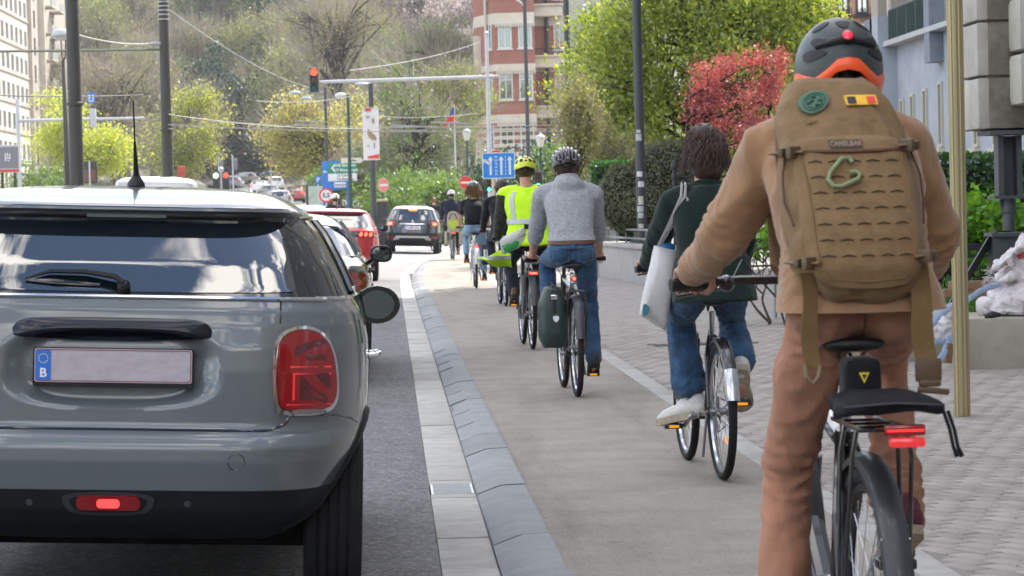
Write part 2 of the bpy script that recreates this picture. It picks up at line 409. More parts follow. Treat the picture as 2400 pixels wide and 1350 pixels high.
# drain in the gutter
steel = M('galvanised', (.42, .43, .44), .45, .7, var=.2, vs=20)
dr = thing('drain_grate', 'steel slotted drain grate set in the gutter between stone slabs', 'drain', (.277, 13.45, .0))
mb = MB()
for i in range(13): mb.box((0, -.22 + i * .0367, -.004), (.19, .014, .016))
for sx in (-1, 1): mb.box((sx * .1, 0, -.004), (.012, .47, .018))
for sy in (-1, 1): mb.box((0, sy * .238, -.0035), (.212, .012, .0185))
mb.build('grate', steel, dr)
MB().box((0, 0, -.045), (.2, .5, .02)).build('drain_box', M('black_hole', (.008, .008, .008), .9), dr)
mb = MB()
for s_ in (-1, 1): MB().box((0, s_ * .33, -.03), (.222, .15, .07), bev=.004).build('surround_slab', slabm, dr)
dq = thing('drain_channel', 'dark cast iron slot drain lying in the pavers behind the woman with the tote bag', 'drain', (2.95, 25.5, .068), R(8))
mb = MB()
for i in range(16): mb.box((-.47 + i * .0625, 0, 0), (.03, .26, .012))
for s_ in (-1, 1): mb.box((0, s_ * .14, 0.001), (1.02, .02, .014))
mb.build('grate', M('cast_iron', (.09, .09, .09), .7, .4), dq)
# painted arrow on the road ahead
wp = M('road_paint', (.62, .61, .58), .8, var=.15, vs=12)
ar = MB()
def flat(poly, z):
    return MB().add([V((x, y, z)) for x, y in poly], [list(range(len(poly)))])
fz = lambda x, y, z=.004: V((x, y, camber(x, y) + gz(y) + z))
arw = [(-.1, 70), (.12, 70), (.12, 74.5), (.42, 74.5), (.01, 79.5), (-.4, 74.5), (-.1, 74.5)]
arw = [(x - .55, y - 4) for x, y in arw]
tag(MB().add([fz(x, y) for x, y in arw], [list(range(7))]).build('road_arrow', wp, None), kind='structure')
mb = MB()
for k in range(6):
    y0 = 92 + k * .0; x0 = -3.2 + k * 1.0
    mb.add([fz(x0, 96), fz(x0 + .5, 96), fz(x0 + .5, 100), fz(x0, 100)], [[0, 1, 2, 3]])
tag(mb.build('crossing_stripes', wp, None), kind='structure')
# ================================================================== cars
class Shell:
    """car skin: plan outline at every height is a super-ellipse between a rear and a front profile"""
    def __init__(s, tab, p=5.0, q=8.0, rec=None):
        zs = [t[0] for t in tab]; s.z0, s.z1 = zs[0], zs[-1]; s.p, s.q, s.rec = p, q, rec
        s.zz = np.linspace(s.z0, s.z1, 600)
        k = 5; ker = np.hanning(2 * k + 3)[1:-1]; ker /= ker.sum()
        def sm(c):
            a = np.interp(s.zz, zs, [t[c] for t in tab]); b = np.pad(a, k, mode='edge'); b = np.convolve(b, ker, 'valid'); b[0], b[-1] = a[0], a[-1]; return b
        s.W, s.A, s.B = sm(1), sm(2), sm(3)
    def g(s, z): return float(np.interp(z, s.zz, s.W)), float(np.interp(z, s.zz, s.A)), float(np.interp(z, s.zz, s.B))
    def rear(s, x, z):
        w, a, b = s.g(z); u = min(.9999, abs(x) / w); t = (1 - u ** s.p) ** (1 / s.q)
        y = (a + b) / 2 - (b - a) / 2 * t
        return y + (s.rec(x, z) if s.rec else 0)
    def front(s, x, z):
        w, a, b = s.g(z); u = min(.9999, abs(x) / w); t = (1 - u ** s.p) ** (1 / s.q); return (a + b) / 2 + (b - a) / 2 * t
    def side(s, y, z):
        w, a, b = s.g(z); t = min(.9999, abs((y - (a + b) / 2) / ((b - a) / 2))); return w * (1 - t ** s.q) ** (1 / s.p)
    def SR(s, x, z, off=0):
        e = .004; y = s.rear(x, z); dx = (s.rear(x + e, z) - s.rear(x - e, z)) / (2 * e); dz = (s.rear(x, z + e) - s.rear(x, z - e)) / (2 * e)
        n = V((dx, -1, dz)).normalized(); return V((x, y, z)) + n * off
    def SF(s, x, z, off=0):
        e = .004; y = s.front(x, z); dx = (s.front(x + e, z) - s.front(x - e, z)) / (2 * e); dz = (s.front(x, z + e) - s.front(x, z - e)) / (2 * e)
        n = V((-dx, 1, -dz)).normalized(); return V((x, y, z)) + n * off
    def SS(s, sg):
        def f(y, z, off=0):
            e = .004; x = s.side(y, z); dy = (s.side(y + e, z) - s.side(y - e, z)) / (2 * e); dz = (s.side(y, z + e) - s.side(y, z - e)) / (2 * e)
            n = V((1, -dy, -dz)).normalized(); p = V((x, y, z)) + n * off; return V((sg * p.x, p.y, p.z))
        return f
    def loop(s, z, na, nb, a=.955):
        w, A, B = s.g(z); yc, d = (A + B) / 2, (B - A) / 2; b = (1 - a ** s.p) ** (1 / s.q); o = []
        for i in range(na): u = -a + 2 * a * i / na; o.append(V((w * u, s.rear(w * u, z), z)))
        for i in range(nb): t = -b + 2 * b * i / nb; o.append(V((w * (1 - abs(t) ** s.q) ** (1 / s.p), yc + d * t, z)))
        for i in range(na): u = a - 2 * a * i / na; o.append(V((w * u, s.front(w * u, z), z)))
        for i in range(nb): t = b - 2 * b * i / nb; o.append(V((-w * (1 - abs(t) ** s.q) ** (1 / s.p), yc + d * t, z)))
        return o
    def build(s, name, z0, z1, nz, na, nb, mat, parent, arches=(), cap_top=False, cap_bot=False, ang=40):
        n = 2 * (na + nb); mb = MB()
        rg = [s.loop(z0 + (z1 - z0) * i / nz, na, nb) for i in range(nz + 1)]
        vs = [p for r in rg for p in r]; fs = []
        for i in range(nz):
            for j in range(n):
                k = (j + 1) % n; f = [i * n + j, i * n + k, i * n + n + k, i * n + n + j]
                c = (vs[f[0]] + vs[f[2]]) / 2
                if any(abs(c.x) > .45 and (c.y - ay) ** 2 + (c.z - az) ** 2 < ar * ar for ay, az, ar in arches): continue
                fs.append(f)
        if cap_top: fs.append([nz * n + j for j in range(n)])
        if cap_bot: fs.append(list(range(n))[::-1])
        return mb.add(vs, fs).build(name, mat, parent, ang)
def paint(name, c, rough=.3, metal=0.0): return M(name, c, rough, metal, coat=1.0, var=.03, vs=1.5)
blackpl = M('black_plastic', (.011, .012, .014), .55, var=.2, vs=9, bump=.1, bs=200, spec=.3)
gloss = M('gloss_black', (.006, .007, .008), .06, coat=1)
rubber = M('tyre_rubber', (.016, .016, .017), .8, var=.25, vs=12, spec=.25)
chrome = M('chrome', (.68, .69, .71), .08, 1)
alloy = M('alloy', (.42, .43, .45), .3, 1)
carglass = M('car_glass', (.006, .011, .016), .015, ior=1.95, spec=.9)
redlens = M('red_lens', (.20, .003, .007), .08, coat=1, emit=.03, ec=(.7, .01, .015), bump=.15, bs=90, bd=.003)
redlit = M('red_lit', (.8, .03, .02), .3, emit=3.2, ec=(1, .06, .03))
orlit = M('orange_lit', (.9, .2, .05), .3, emit=2.5, ec=(1, .22, .06))
reddark = M('red_dark', (.10, .004, .008), .12, coat=1)
platew = M('plate_white', (.50, .47, .50), .45, c2=(.41, .36, .40), vs=9, stretch=(2.2, 1, 4))
def wheel(parent, x, y, r, wd, name='wheel', fine=True):
    o = bpy.data.objects.new(name, None); col.objects.link(o); o.parent = parent; o.location = (x, y, r)
    h = wd / 2; g = .008
    prof = [(r * .66, -h * .9), (r * .80, -h), (r * .93, -h * .98), (r * .985, -h * .86)]
    if fine:
        for k in (-.5, -.17, .17, .5): prof += [(r, h * k * 1.0 - .016), (r, h * k - .006), (r - g, h * k - .004), (r - g, h * k + .004), (r, h * k + .006), (r, h * k + .016)]
    else: prof += [(r, -h * .7), (r, h * .7)]
    prof += [(r * .985, h * .86), (r * .93, h * .98), (r * .80, h), (r * .66, h * .9)]
    n = 48 if fine else 20
    MB().lathe(prof, (0, 0, 0), (1, 0, 0), n, False).build('tyre', rubber, o, 30)
    sg = 1 if x > 0 else -1
    mb = MB().lathe([(r * .67, sg * h * .85), (r * .62, sg * h * .8), (r * .58, sg * h * .2), (.02, sg * h * .2)], (0, 0, 0), (1, 0, 0), n, False)
    for k in range(5 if not fine else 8):
        a = 2 * PI * k / (5 if not fine else 8); d = V((0, math.sin(a), math.cos(a)))
        mb.tube([V((sg * h * .72, 0, 0)) + d * .03, V((sg * h * .8, 0, 0)) + d * r * .63], [.024, .018], 6)
    mb.lathe([(.05, sg * h * .6), (.045, sg * h * .85), (.0, sg * h * .88)], (0, 0, 0), (1, 0, 0), 16, False)
    mb.build('rim', alloy, o, 30); return o
def mirror(parent, x, y, z, w, h, mat, glassm, sg, fine=True, round_=False):
    n = 24 if fine else 12
    sh = MB()
    # housing: a bowl that closes towards the front
    rg = []
    for dy, k in ((0, 1.0), (.004, 1.03), (.03, 1.02), (.07, .88), (.10, .62), (.12, .2)):
        rg.append([V((x + (w / 2) * k * math.copysign(abs(math.cos(t)) ** (1 if round_ else .7), math.cos(t)), y + dy, z + (h / 2) * k * math.copysign(abs(math.sin(t)) ** (1 if round_ else .7), math.sin(t)))) for t in [2 * PI * i / n for i in range(n)]])
    sh.rings(rg)
    sh.tube([(x - sg * w * .35, y + .05, z - h * .35), (x - sg * w * .75, y + .09, z - h * .75)], [.03, .035], 8, flat=.7)
    o = sh.build('side_mirror', mat, parent, 40)
    rg = [[V((x + (w / 2) * k * math.copysign(abs(math.cos(t)) ** (1 if round_ else .7), math.cos(t)), y + dy, z + (h / 2) * k * math.copysign(abs(math.sin(t)) ** (1 if round_ else .7), math.sin(t)))) for t in [2 * PI * i / n for i in range(n)]] for dy, k in ((-.001, .80), (-.006, .78), (-.0061, .3))]
    MB().rings(rg).build('mirror_glass', glassm, o, 30); return o
mirglass = M('mirror_glass', (.20, .235, .225), .02, 1)
def edge_tube(pts2, S, off, r, n=6): return MB().tube([S(a, b, off) for a, b in pts2], r, n)

def arch_ring(sh, y, z, r, sg, t0=-100, t1=100, wd=.035, out=.012):
    f = sh.SS(sg); mb = MB(); n = 28; rg = []
    for i in range(n + 1):
        a = R(t0 + (t1 - t0) * i / n); pr = []
        for rr, off in ((r - .005, -.10), (r - .005, out), (r + wd * .7, out), (r + wd, 0), (r + wd, -.04)):
            yy, zz = y + rr * math.sin(a), max(z + rr * math.cos(a), sh.z0 + .01); pr.append(f(yy, zz, off))
        rg.append(pr)
    return mb.rings(rg)

# ---------------------------------------------------------------- the grey hatchback in front of the camera
def mini():
    def sstep(a, b, x): t = max(0, min(1, (x - a) / (b - a))); return t * t * (3 - 2 * t)
    def rec(x, z):
        # hollow for the number plate
        dx, dz = abs(x + .0), z - .845
        ww = .345 - .10 * sstep(.0, .16, -dz + .02); 
        e = (max(0, dx / .35)) ** 3.2 + (abs(dz - .01) / .128) ** 3.2
        k = sstep(1.12, .62, e ** (1 / 1.6)); return .040 * k
    tab = [(.262, .60, .30, 3.70), (.30, .655, .16, 3.8), (.335, .69, .085, 3.9), (.385, .735, .04, 3.93), (.455, .775, .015, 3.96), (.55, .82, .0, 3.97), (.60, .84, .004, 3.97), (.635, .85, .03, 3.96), (.652, .855, .055, 3.96),
           (.67, .858, .066, 3.96), (.75, .862, .068, 3.93), (.85, .862, .072, 3.85), (.93, .856, .082, 3.6), (1.0, .842, .10, 3.2), (1.05, .825, .122, 3.0), (1.085, .80, .150, 2.86), (1.2, .742, .242, 2.6), (1.3, .685, .332, 2.42), (1.358, .635, .392, 2.3),
           (1.366, .628, .372, 2.29), (1.378, .618, .30, 2.27), (1.390, .605, .298, 2.22), (1.405, .58, .33, 2.1), (1.425, .545, .42, 1.98), (1.445, .50, .56, 1.85), (1.460, .40, .75, 1.7), (1.468, .26, .98, 1.55)]
    sh = Shell(tab, 5.2, 8, rec)
    grey = paint('hatch_grey', (.118, .136, .148), .28)
    g0 = P(257, 1186, 8.92)
    root = thing('hatchback_car', 'dark grey small hatchback with chrome ringed tail light, nearest car', 'car', (g0.x - .022, 8.90, .05), rot=(0, R(2.45), R(.9)))
    ar = [(.70, .31, .355), (3.25, .31, .355)]
    body = sh.build('body', .652, 1.468, 95, 110, 60, grey, root, ar, cap_top=True)
    sh.build('bumper', .455, .652, 26, 110, 60, grey, root, ar)
    sh.build('lower_trim', .262, .455, 26, 110, 60, blackpl, root, ar, cap_bot=True)
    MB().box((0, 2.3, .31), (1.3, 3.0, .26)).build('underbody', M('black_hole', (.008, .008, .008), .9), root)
    for y in (.70, 3.25):
        for s_ in (-1, 1):
            wheel(root, s_ * .742, y, .315, .205)
            arch_ring(sh, y, .31, .355, s_).build('wheel_arch', blackpl, root, 30)
    SR = sh.SR
    # rear screen: black surround, then the pane
    rows = []
    for i in range(14):
        z = 1.094 + (1.366 - 1.094) * i / 13; w = np.interp(z, [1.09, 1.2, 1.3, 1.366], [.768, .712, .657, .598]); rows.append((z, -w, w))
    sur = rpatch(rows, SR, .004, .02, 40).build('rear_screen', gloss, root, 30)
    o2 = [(-.48, 1.352), (-.3, 1.353), (0, 1.354), (.3, 1.353), (.48, 1.352), (.53, 1.335), (.565, 1.26), (.595, 1.15), (.602, 1.118), (.59, 1.108), (.3, 1.104), (0, 1.103), (-.3, 1.104), (-.59, 1.108), (-.602, 1.118), (-.595, 1.15), (-.565, 1.26), (-.53, 1.335)]
    patch(smooth_poly(o2, 2), SR, .007, .01, 22).build('window_pane', carglass, sur, 30)
    MB().box((.02, .385, 1.362), (.27, .05, .012)).build('brake_lamp', M('dull_lens', (.16, .22, .22), .2, coat=1), root)
    edge_tube([(x / 20 * .705, 1.088) for x in range(-20, 21)], SR, .004, .0075).build('chrome_strip', chrome, root)
    # C-pillar and side glass
    for s_ in (-1, 1):
        f = sh.SS(s_); rows = []
        for i in range(10):
            z = 1.096 + (1.352 - 1.096) * i / 9; rows.append((z, sh.g(z)[1] + .20, sh.g(z)[2] - .30))
        sg = rpatch(rows, f, .004, .02, 40).build('side_window', carglass, root, 30)
        for k in (.42, 1.22): edge_tube([(k + .16 + (z - 1.1) * 1.0 * (1 if k < .5 else .15), z) for z in (1.1, 1.15, 1.2, 1.25, 1.3, 1.345)], f, .006, .014).build('pillar', gloss, sg)
        edge_tube([(.24 + 2.45 * i / 24, 1.09) for i in range(25)], f, .004, .0075).build('chrome_strip', chrome, sg)
        edge_tube([(sh.g(1.362)[1] + .16 + 1.6 * i / 24, 1.362) for i in range(25)], f, .003, .007).build('chrome_strip', chrome, sg)
        mirror(root, s_ * .905, 2.30, 1.005, .185, .155, gloss, mirglass, s_, True, True)
        # door handle and door shut lines
        h = MB().tube([f(y, .86 + dz, off) for y, dz, off in ((.98, 0, .0), (.985, .002, .03), (1.03, .004, .042), (1.12, .004, .042), (1.165, .002, .03), (1.17, 0, 0))], .012, 8)
        h.build('door_handle', chrome, root)
        for yy in (1.15, 2.1): edge_tube([(yy, .45 + .62 * i / 12) for i in range(13)], f, .0, .0035, 4).build('door_seam', gloss, root)
        # tail lamp: chrome ring, red lens, inner bars
        S2 = lambda a, b, off, q=s_: SR(q * a, b, off)
        out = smooth_poly([(.535, .72), (.53, .93), (.56, .985), (.63, 1.005), (.695, .985), (.735, .92), (.75, .80), (.745, .735), (.71, .705), (.575, .70)], 3)
        ring = patch(out, S2, .010, .03, 3).build('tail_lamp', chrome, root, 30)
        cx, cz = .64, .85
        inn = [(cx + (a - cx) * .86 , cz + (b - cz) * .885 + .002) for a, b in out]
        ln = patch(inn, S2, .022, .03, 6).build('lens', redlens, ring, 30)
        gap = [(cx + (a - cx) * .90, cz + (b - cz) * .915 + .002) for a, b in out]
        patch(gap, S2, .014, .02, 3).build('lens_gasket', reddark, ring, 30)
        dk = MB()
        for poly in ([(.615, .795), (.635, .795), (.70, .74), (.70, .70 + .055), (.665, .755), (.615, .755)], [(.60, .90), (.60, .93), (.645, .945), (.69, .955), (.70, .94), (.66, .93)], [(.615, .80), (.62, .84), (.70, .765), (.705, .745)], [(.655, .845), (.705, .845), (.712, .80), (.70, .795)], [(.63, .905), (.69, .905), (.70, .885), (.64, .885)]):
            m_ = patch(poly, S2, .0238, .004, 1); dk.add(m_.v, m_.f)
        dk.build('lens_shade', reddark, ln)
        br_ = MB()
        for poly in ([(.585, .868), (.712, .868), (.712, .861), (.585, .861)], [(.594, .845), (.712, .845), (.712, .840), (.594, .840)], [(.594, .84), (.600, .84), (.600, .755), (.594, .755)], [(.575, .742), (.715, .742), (.715, .738), (.575, .738)]):
            m_ = patch(poly, S2, .0245, .004, 1); br_.add(m_.v, m_.f)
        br_.build('light_guide', M('red_bright', (.55, .012, .02), .15, coat=1, emit=.22, ec=(1, .05, .05)), ln)
        m_ = patch(smooth_poly([(.592, .725), (.70, .725), (.70, .708), (.592, .708)], 2), S2, .0245, .004, 2).build('reversing_lens', M('clear_lens', (.20, .16, .16), .2, coat=1, bump=.6, bs=150), ln)
    # grab bar over the plate, plate, hollow rim
    hb = patch(smooth_poly([(-.335, .948), (-.335, .980), (-.31, 1.012), (-.24, 1.022), (.24, 1.022), (.31, 1.012), (.335, .980), (.335, .948)], 2), lambda a, b, o: SR(a, b, 0) + V((0, .02 - o - .05 * math.sqrt(max(0, 1 - ((b - .980) / .055) ** 2)) * max(0, 1 - (a / .36) ** 6), 0)), .0, .07, 14)
    hb.build('grab_bar', M('bar_black', (.006, .009, .016), .16, spec=.45), root, 50)
    pl = bpy.data.objects.new('number_plate', None); col.objects.link(pl); pl.parent = root; pl.location = (.006, .083, .862); pl.rotation_euler = (R(-3), 0, 0)
    MB().prism(rrect(.532, .132, .012), lambda a, b: V((a, -.004, b - .006)), lambda a, b: V((a, .03, b - .006))).build('plate_frame', blackpl, pl)
    MB().prism(rrect(.52, .112, .008), lambda a, b: V((a, -.0075, b)), lambda a, b: V((a, -.003, b))).build('plate_face', platew, pl)
    mb = MB(); o_, i_ = rrect(.514, .106, .008), rrect(.508, .100, .006); n = len(o_)
    mb.add([V((a, -.0086, b)) for a, b in o_] + [V((a, -.0086, b)) for a, b in i_], [[i, (i + 1) % n, n + (i + 1) % n, n + i] for i in range(n)])
    mb.build('plate_border', M('plate_red', (.28, .05, .08), .5), pl)
    MB().prism(rrect(.05, .10, .005, c=(-.231, 0)), lambda a, b: V((a, -.0090, b)), lambda a, b: V((a, -.006, b))).build('country_band', M('eu_blue', (.02, .16, .62), .4), pl)
    t_ = text_mb('B', .042, .0008, .0012); t_.xf(Matrix.Translation((-.231, -.0096, -.027))); t_.build('country_letter', M('white_print', (.78, .8, .82), .5), pl, smooth=False)
    mb = MB()
    for k in range(12): mb.ball((-.231 + .015 * math.sin(k * PI / 6), -.0095, .022 + .015 * math.cos(k * PI / 6)), (.0024, .0008, .0024), 6, 4)
    mb.build('star_ring', M('star_yellow', (.7, .6, .1), .5), pl)
    rim = [(-.345, .95), (-.34, .90)] + [(-.345 + .11 * (1 - math.cos(R(a))) - .0, .83 - .10 * math.sin(R(a))) for a in range(0, 91, 15)]
    rim = rim + [(0, .727)] + [(-a, b) for a, b in rim[::-1]]
    # seams
    seam = [(-.60, .715), (-.575, .675), (-.53, .656)] + [(-.5 + i * .05, .653) for i in range(21)] + [(.53, .656), (.575, .675), (.60, .715)]
    edge_tube(seam, SR, .0005, .0055, 6).build('hatch_seam', gloss, root)
    for s_ in (-1, 1):
        edge_tube([(s_ * (.555 - .0 * i), z) for i, z in enumerate((1.01, 1.03, 1.05, 1.07, 1.085))], SR, .0, .0035, 4).build('hatch_seam', gloss, root)
        edge_tube([(s_ * .70, .70), (s_ * .745, .70), (s_ * .79, .685), (s_ * .82, .66)], SR, .001, .004, 5).build('bumper_seam', gloss, root)
    tw = [(.42 + .028 * math.cos(R(a)), .552 + .028 * math.sin(R(a))) for a in range(0, 361, 15)]
    edge_tube(tw, SR, .0, .0016, 4).build('tow_cover', gloss, root)
    for x, z in ((.585, .60), (-.585, .60)):
        patch([(x + .010 * math.cos(R(a)), z + .010 * math.sin(R(a))) for a in range(0, 360, 30)], SR, .003, .006, 2).build('parking_sensor', grey, root)
    for x, z in ((-.26, .41), (.26, .41)):
        patch([(x + .011 * math.cos(R(a)), z + .011 * math.sin(R(a))) for a in range(0, 360, 30)], SR, .003, .006, 2).build('parking_sensor', M('sensor_grey', (.06, .065, .075), .4), root)
    # fog lamp in its scoop
    sc_ = patch(smooth_poly([(-.155, .448), (.155, .448), (.15, .40), (.11, .37), (-.11, .37), (-.15, .40)], 3), SR, .006, .02, 3).build('lamp_scoop', M('scoop_grey', (.035, .038, .045), .45), root, 30)
    patch(smooth_poly([(-.13, .438), (.13, .438), (.125, .40), (.095, .382), (-.095, .382), (-.125, .40)], 3), SR, .008, .02, 3).build('scoop_inside', M('black_hole', (.008, .008, .008), .9), sc_)
    fl = patch(rrect(.21, .046, .02, c=(0, .415)), SR, .016, .03, 4).build('fog_lamp', redlens, sc_, 40)
    patch(rrect(.075, .03, .012, c=(.0, .415)), SR, .0175, .004, 3).build('lit_bulb', M('fog_lit', (.9, .05, .05), .3, emit=.9, ec=(1, .05, .05)), fl)
    # wiper
    wp_ = MB().lathe([(.022, 0), (.022, .025), (.012, .034)], SR(.03, 1.112, .006), SR(.03, 1.112, 1) - SR(.03, 1.112, 0), 14)
    wp_.tube([SR(.03, 1.115, .035), SR(.0, 1.135, .036), SR(-.10, 1.153, .030), SR(-.22, 1.155, .026), SR(-.30, 1.135, .018)], [.014, .016, .014, .012, .004], 8, flat=.6)
    wo = wp_.build('wiper', blackpl, root)
    MB().tube([SR(-.30, 1.133, .014), SR(-.2, 1.128, .016), SR(-.05, 1.120, .014)], [.004, .009, .005], 6).build('wiper_blade', gloss, wo)
    # roof aerial
    an = MB().lathe([(.033, 0), (.032, .012), (.024, .026), (.015, .04), (.010, .05)], (0, 1.0, 1.466), (0, .1, 1), 18)
    an.tube([(0, 1.0, 1.51), (0, .93, 1.60), (0, .91, 1.63)], [.011, .006, .004], 8)
    an.tube([(0, .91, 1.63), (0, .815, 1.775)], [.0034, .0028], 6)
    an.build('aerial', M('aerial_black', (.012, .012, .013), .55), root)
    # roof edge line
    edge_tube([(x / 20 * .57, 1.392) for x in range(-20, 21)], SR, .0, .0022, 4).build('roof_seam', gloss, root)
    # front screen
    rows = [(z, -k, k) for z, k in ((1.0, .70), (1.1, .66), (1.2, .62), (1.3, .57), (1.35, .53))]
    rpatch(rows, sh.SF, .004, .01, 20).build('windscreen', carglass, root, 30)
    return root
mini()
# ---------------------------------------------------------------- other traffic
T_HATCH = [(.22, .72, .12, 3.9), (.35, .80, .03, 4.0), (.5, .85, .0, 4.05), (.62, .868, .02, 4.05), (.8, .872, .06, 3.95), (.95, .855, .09, 3.4), (1.0, .84, .11, 2.9), (1.2, .74, .36, 2.5), (1.345, .66, .56, 2.25), (1.365, .63, .50, 2.2), (1.385, .62, .50, 2.1), (1.42, .56, .65, 1.95), (1.44, .42, .9, 1.75), (1.447, .25, 1.1, 1.6)]
T_SUV = [(.25, .78, .15, 3.9), (.4, .86, .03, 4.0), (.6, .885, .0, 4.1), (.85, .889, .04, 4.05), (1.0, .875, .07, 3.4), (1.06, .86, .10, 3.0), (1.25, .77, .24, 2.6), (1.42, .69, .36, 2.35), (1.45, .66, .31, 2.3), (1.48, .63, .34, 2.2), (1.52, .54, .6, 2.0), (1.55, .42, .9, 1.8), (1.56, .25, 1.1, 1.7)]
T_SEDAN = [(.22, .74, .15, 4.5), (.4, .85, .02, 4.65), (.6, .89, .0, 4.7), (.8, .9, .02, 4.6), (.93, .875, .05, 4.0), (.97, .85, .16, 3.5), (1.0, .81, .42, 3.2), (1.16, .71, .82, 2.9), (1.27, .63, 1.12, 2.6), (1.32, .58, 1.38, 2.45), (1.355, .48, 1.7, 2.3), (1.37, .3, 2.0, 2.1)]
T_VAN = [(.3, .85, .1, 4.9), (.5, .94, .0, 5.0), (1.0, .95, .02, 4.9), (1.2, .93, .04, 4.2), (1.7, .88, .10, 3.7), (1.95, .82, .16, 3.4), (2.03, .7, .3, 3.2), (2.07, .4, .6, 2.8)]
def gen_car(name, tab, label, cat_='car', group=None, pm=None, win=(1.04, 1.34), lamps=(), lampm=redlens, trim=.42, wr=.32, wy=(.75, 3.25), fine=True, p=5, q=8, wx=.75, plate=(.85, 'x'), mir=True, roofm=None):
    sh = Shell(tab, p, q); root = thing(name, label, cat_, group=group)
    na, nb, dz = (44, 40, .022) if fine else (14, 16, .06)
    ar = [(y, wr, wr + .04) for y in wy]
    zt = sh.z1
    zr = win[1] + .02 if roofm else zt
    sh.build('body', trim, zr, max(6, int((zr - trim) / dz)), na, nb, pm, root, ar, cap_top=not roofm)
    if roofm: sh.build('roof', zr, zt, max(4, int((zt - zr) / dz)), na, nb, roofm, root, (), cap_top=True)
    sh.build('bumper', sh.z0, trim, max(3, int((trim - sh.z0) / dz)), na, nb, blackpl, root, ar, cap_bot=True)
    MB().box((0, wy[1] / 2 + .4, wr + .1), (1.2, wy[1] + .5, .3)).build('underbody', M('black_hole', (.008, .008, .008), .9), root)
    for y in wy:
        for s_ in (-1, 1):
            if fine:
                wheel(root, s_ * wx, y, wr, .21, fine=False); arch_ring(sh, y, wr, wr + .04, s_).build('wheel_arch', blackpl, root)
            else:
                MB().lathe([(.02, -.08 * s_), (wr * .9, -.1), (wr, -.08), (wr, .08), (wr * .9, .1), (.02, .06 * s_)], (s_ * wx, y, wr), (1, 0, 0), 12).build('wheel', rubber, root)
    SR = sh.SR
    n = 8; rows = []
    for i in range(n + 1):
        z = win[0] + (win[1] - win[0]) * i / n; w_ = sh.g(z)[0] * .86 * (1 - .12 * (abs(i / n - .5) * 2) ** 6); rows.append((z, -w_, w_))
    rpatch(rows, SR, .005, .015, 24 if fine else 8).build('rear_screen', carglass, root)
    rpatch([(z, a, b) for z, a, b in rows], sh.SF, .005, .015, 12).build('windscreen', carglass, root)
    for s_ in (-1, 1):
        f = sh.SS(s_); rows = []
        for i in range(7):
            z = win[0] + .02 + (win[1] - win[0] - .03) * i / 6; rows.append((z, sh.g(z)[1] + .30, sh.g(z)[2] - .25))
        g_ = rpatch(rows, f, .006, .015, 24 if fine else 10).build('side_window', carglass, root)
        if fine:
            for yy in (1.1, 1.95):
                edge_tube([(yy + .25 * (z - win[0]), z) for z in np.linspace(win[0] + .02, win[1] - .01, 6)], f, .007, .022).build('pillar', gloss, g_)
                edge_tube([(yy, z) for z in np.linspace(trim, win[0], 8)], f, .0, .004, 4).build('door_seam', gloss, root)
                MB().tube([f(yy + .12, win[0] - .13, 0), f(yy + .13, win[0] - .13, .035), f(yy + .28, win[0] - .13, .035), f(yy + .29, win[0] - .13, 0)], .013, 6).build('door_handle', chrome if 'black' in name or 'sedan' in name else pm, root)
            edge_tube([(.35 + (sh.g(win[0])[2] - .6) * i / 16, win[0]) for i in range(17)], f, .004, .008).build('chrome_strip', chrome, g_)
        if mir: mirror(root, s_ * (sh.W.max() + .075), sh.g(win[0])[2] - .75, win[0] + .0, .19, .145, gloss if fine else blackpl, mirglass, s_, fine)
        for poly, m_, off in lamps:
            S2 = lambda a, b, o, k=s_: SR(k * a, b, o)
            patch(smooth_poly(poly, 2) if fine else poly, S2, off, .015, 4 if fine else 2).build('tail_lamp', m_ or lampm, root)
    if plate:
        pz = plate[0]; y0 = sh.rear(0, pz); sl_ = math.atan2(sh.rear(0, pz + .03) - sh.rear(0, pz - .03), .06)
        rt = Matrix.Translation((0, y0 - .004, pz)) @ Matrix.Rotation(-sl_, 4, 'X')
        pl = MB().prism(rrect(.52, .11, .01), lambda a, b: V((a, -.012, b)), lambda a, b: V((a, .004, b))).xf(rt).build('number_plate', M('far_plate', (.62, .60, .64), .5), root)
        if len(plate) > 2:
            t = text_mb(plate[2], .09, .0005, .002); t.xf(rt @ Matrix.Translation((.02, -.0126, 0))); t.build('plate_number', M('plate_red', (.28, .05, .08), .5), pl, smooth=False)
            MB().prism(rrect(.045, .10, .004, c=(-.232, 0)), lambda a, b: V((a, -.0128, b)), lambda a, b: V((a, -.01, b))).xf(rt).build('country_band', M('eu_blue', (.02, .16, .62), .4), pl)
    root['sh'] = 0; del root['sh']
    return root, sh
def put(o, X, Y, rz=0, tilt=True, dz=0):
    o.location = (X, Y, gz(Y) + (camber(X, Y) if tilt else 0) + dz); o.rotation_euler = (0, R(2.4) if tilt else 0, rz); return o

# black saloon just ahead
o, sh = gen_car('saloon_car', T_SEDAN, 'glossy black saloon half hidden behind the grey hatchback, chrome door handles', pm=paint('black_paint', (.008, .009, .011), .2), win=(1.02, 1.30), trim=.30,
    lamps=(([(.42, .80), (.44, .875), (.62, .905), (.82, .90), (.875, .87), (.87, .80), (.80, .75), (.6, .77)], redlens, .010), ([(.50, .772), (.86, .755), (.86, .72), (.56, .745)], M('clear_lens', (.20, .16, .16), .2, coat=1, bump=.6, bs=150), .008)), wr=.33, wy=(.95, 3.7), wx=.79, plate=(.6, 'x'))
put(o, -1.10, 21.2)
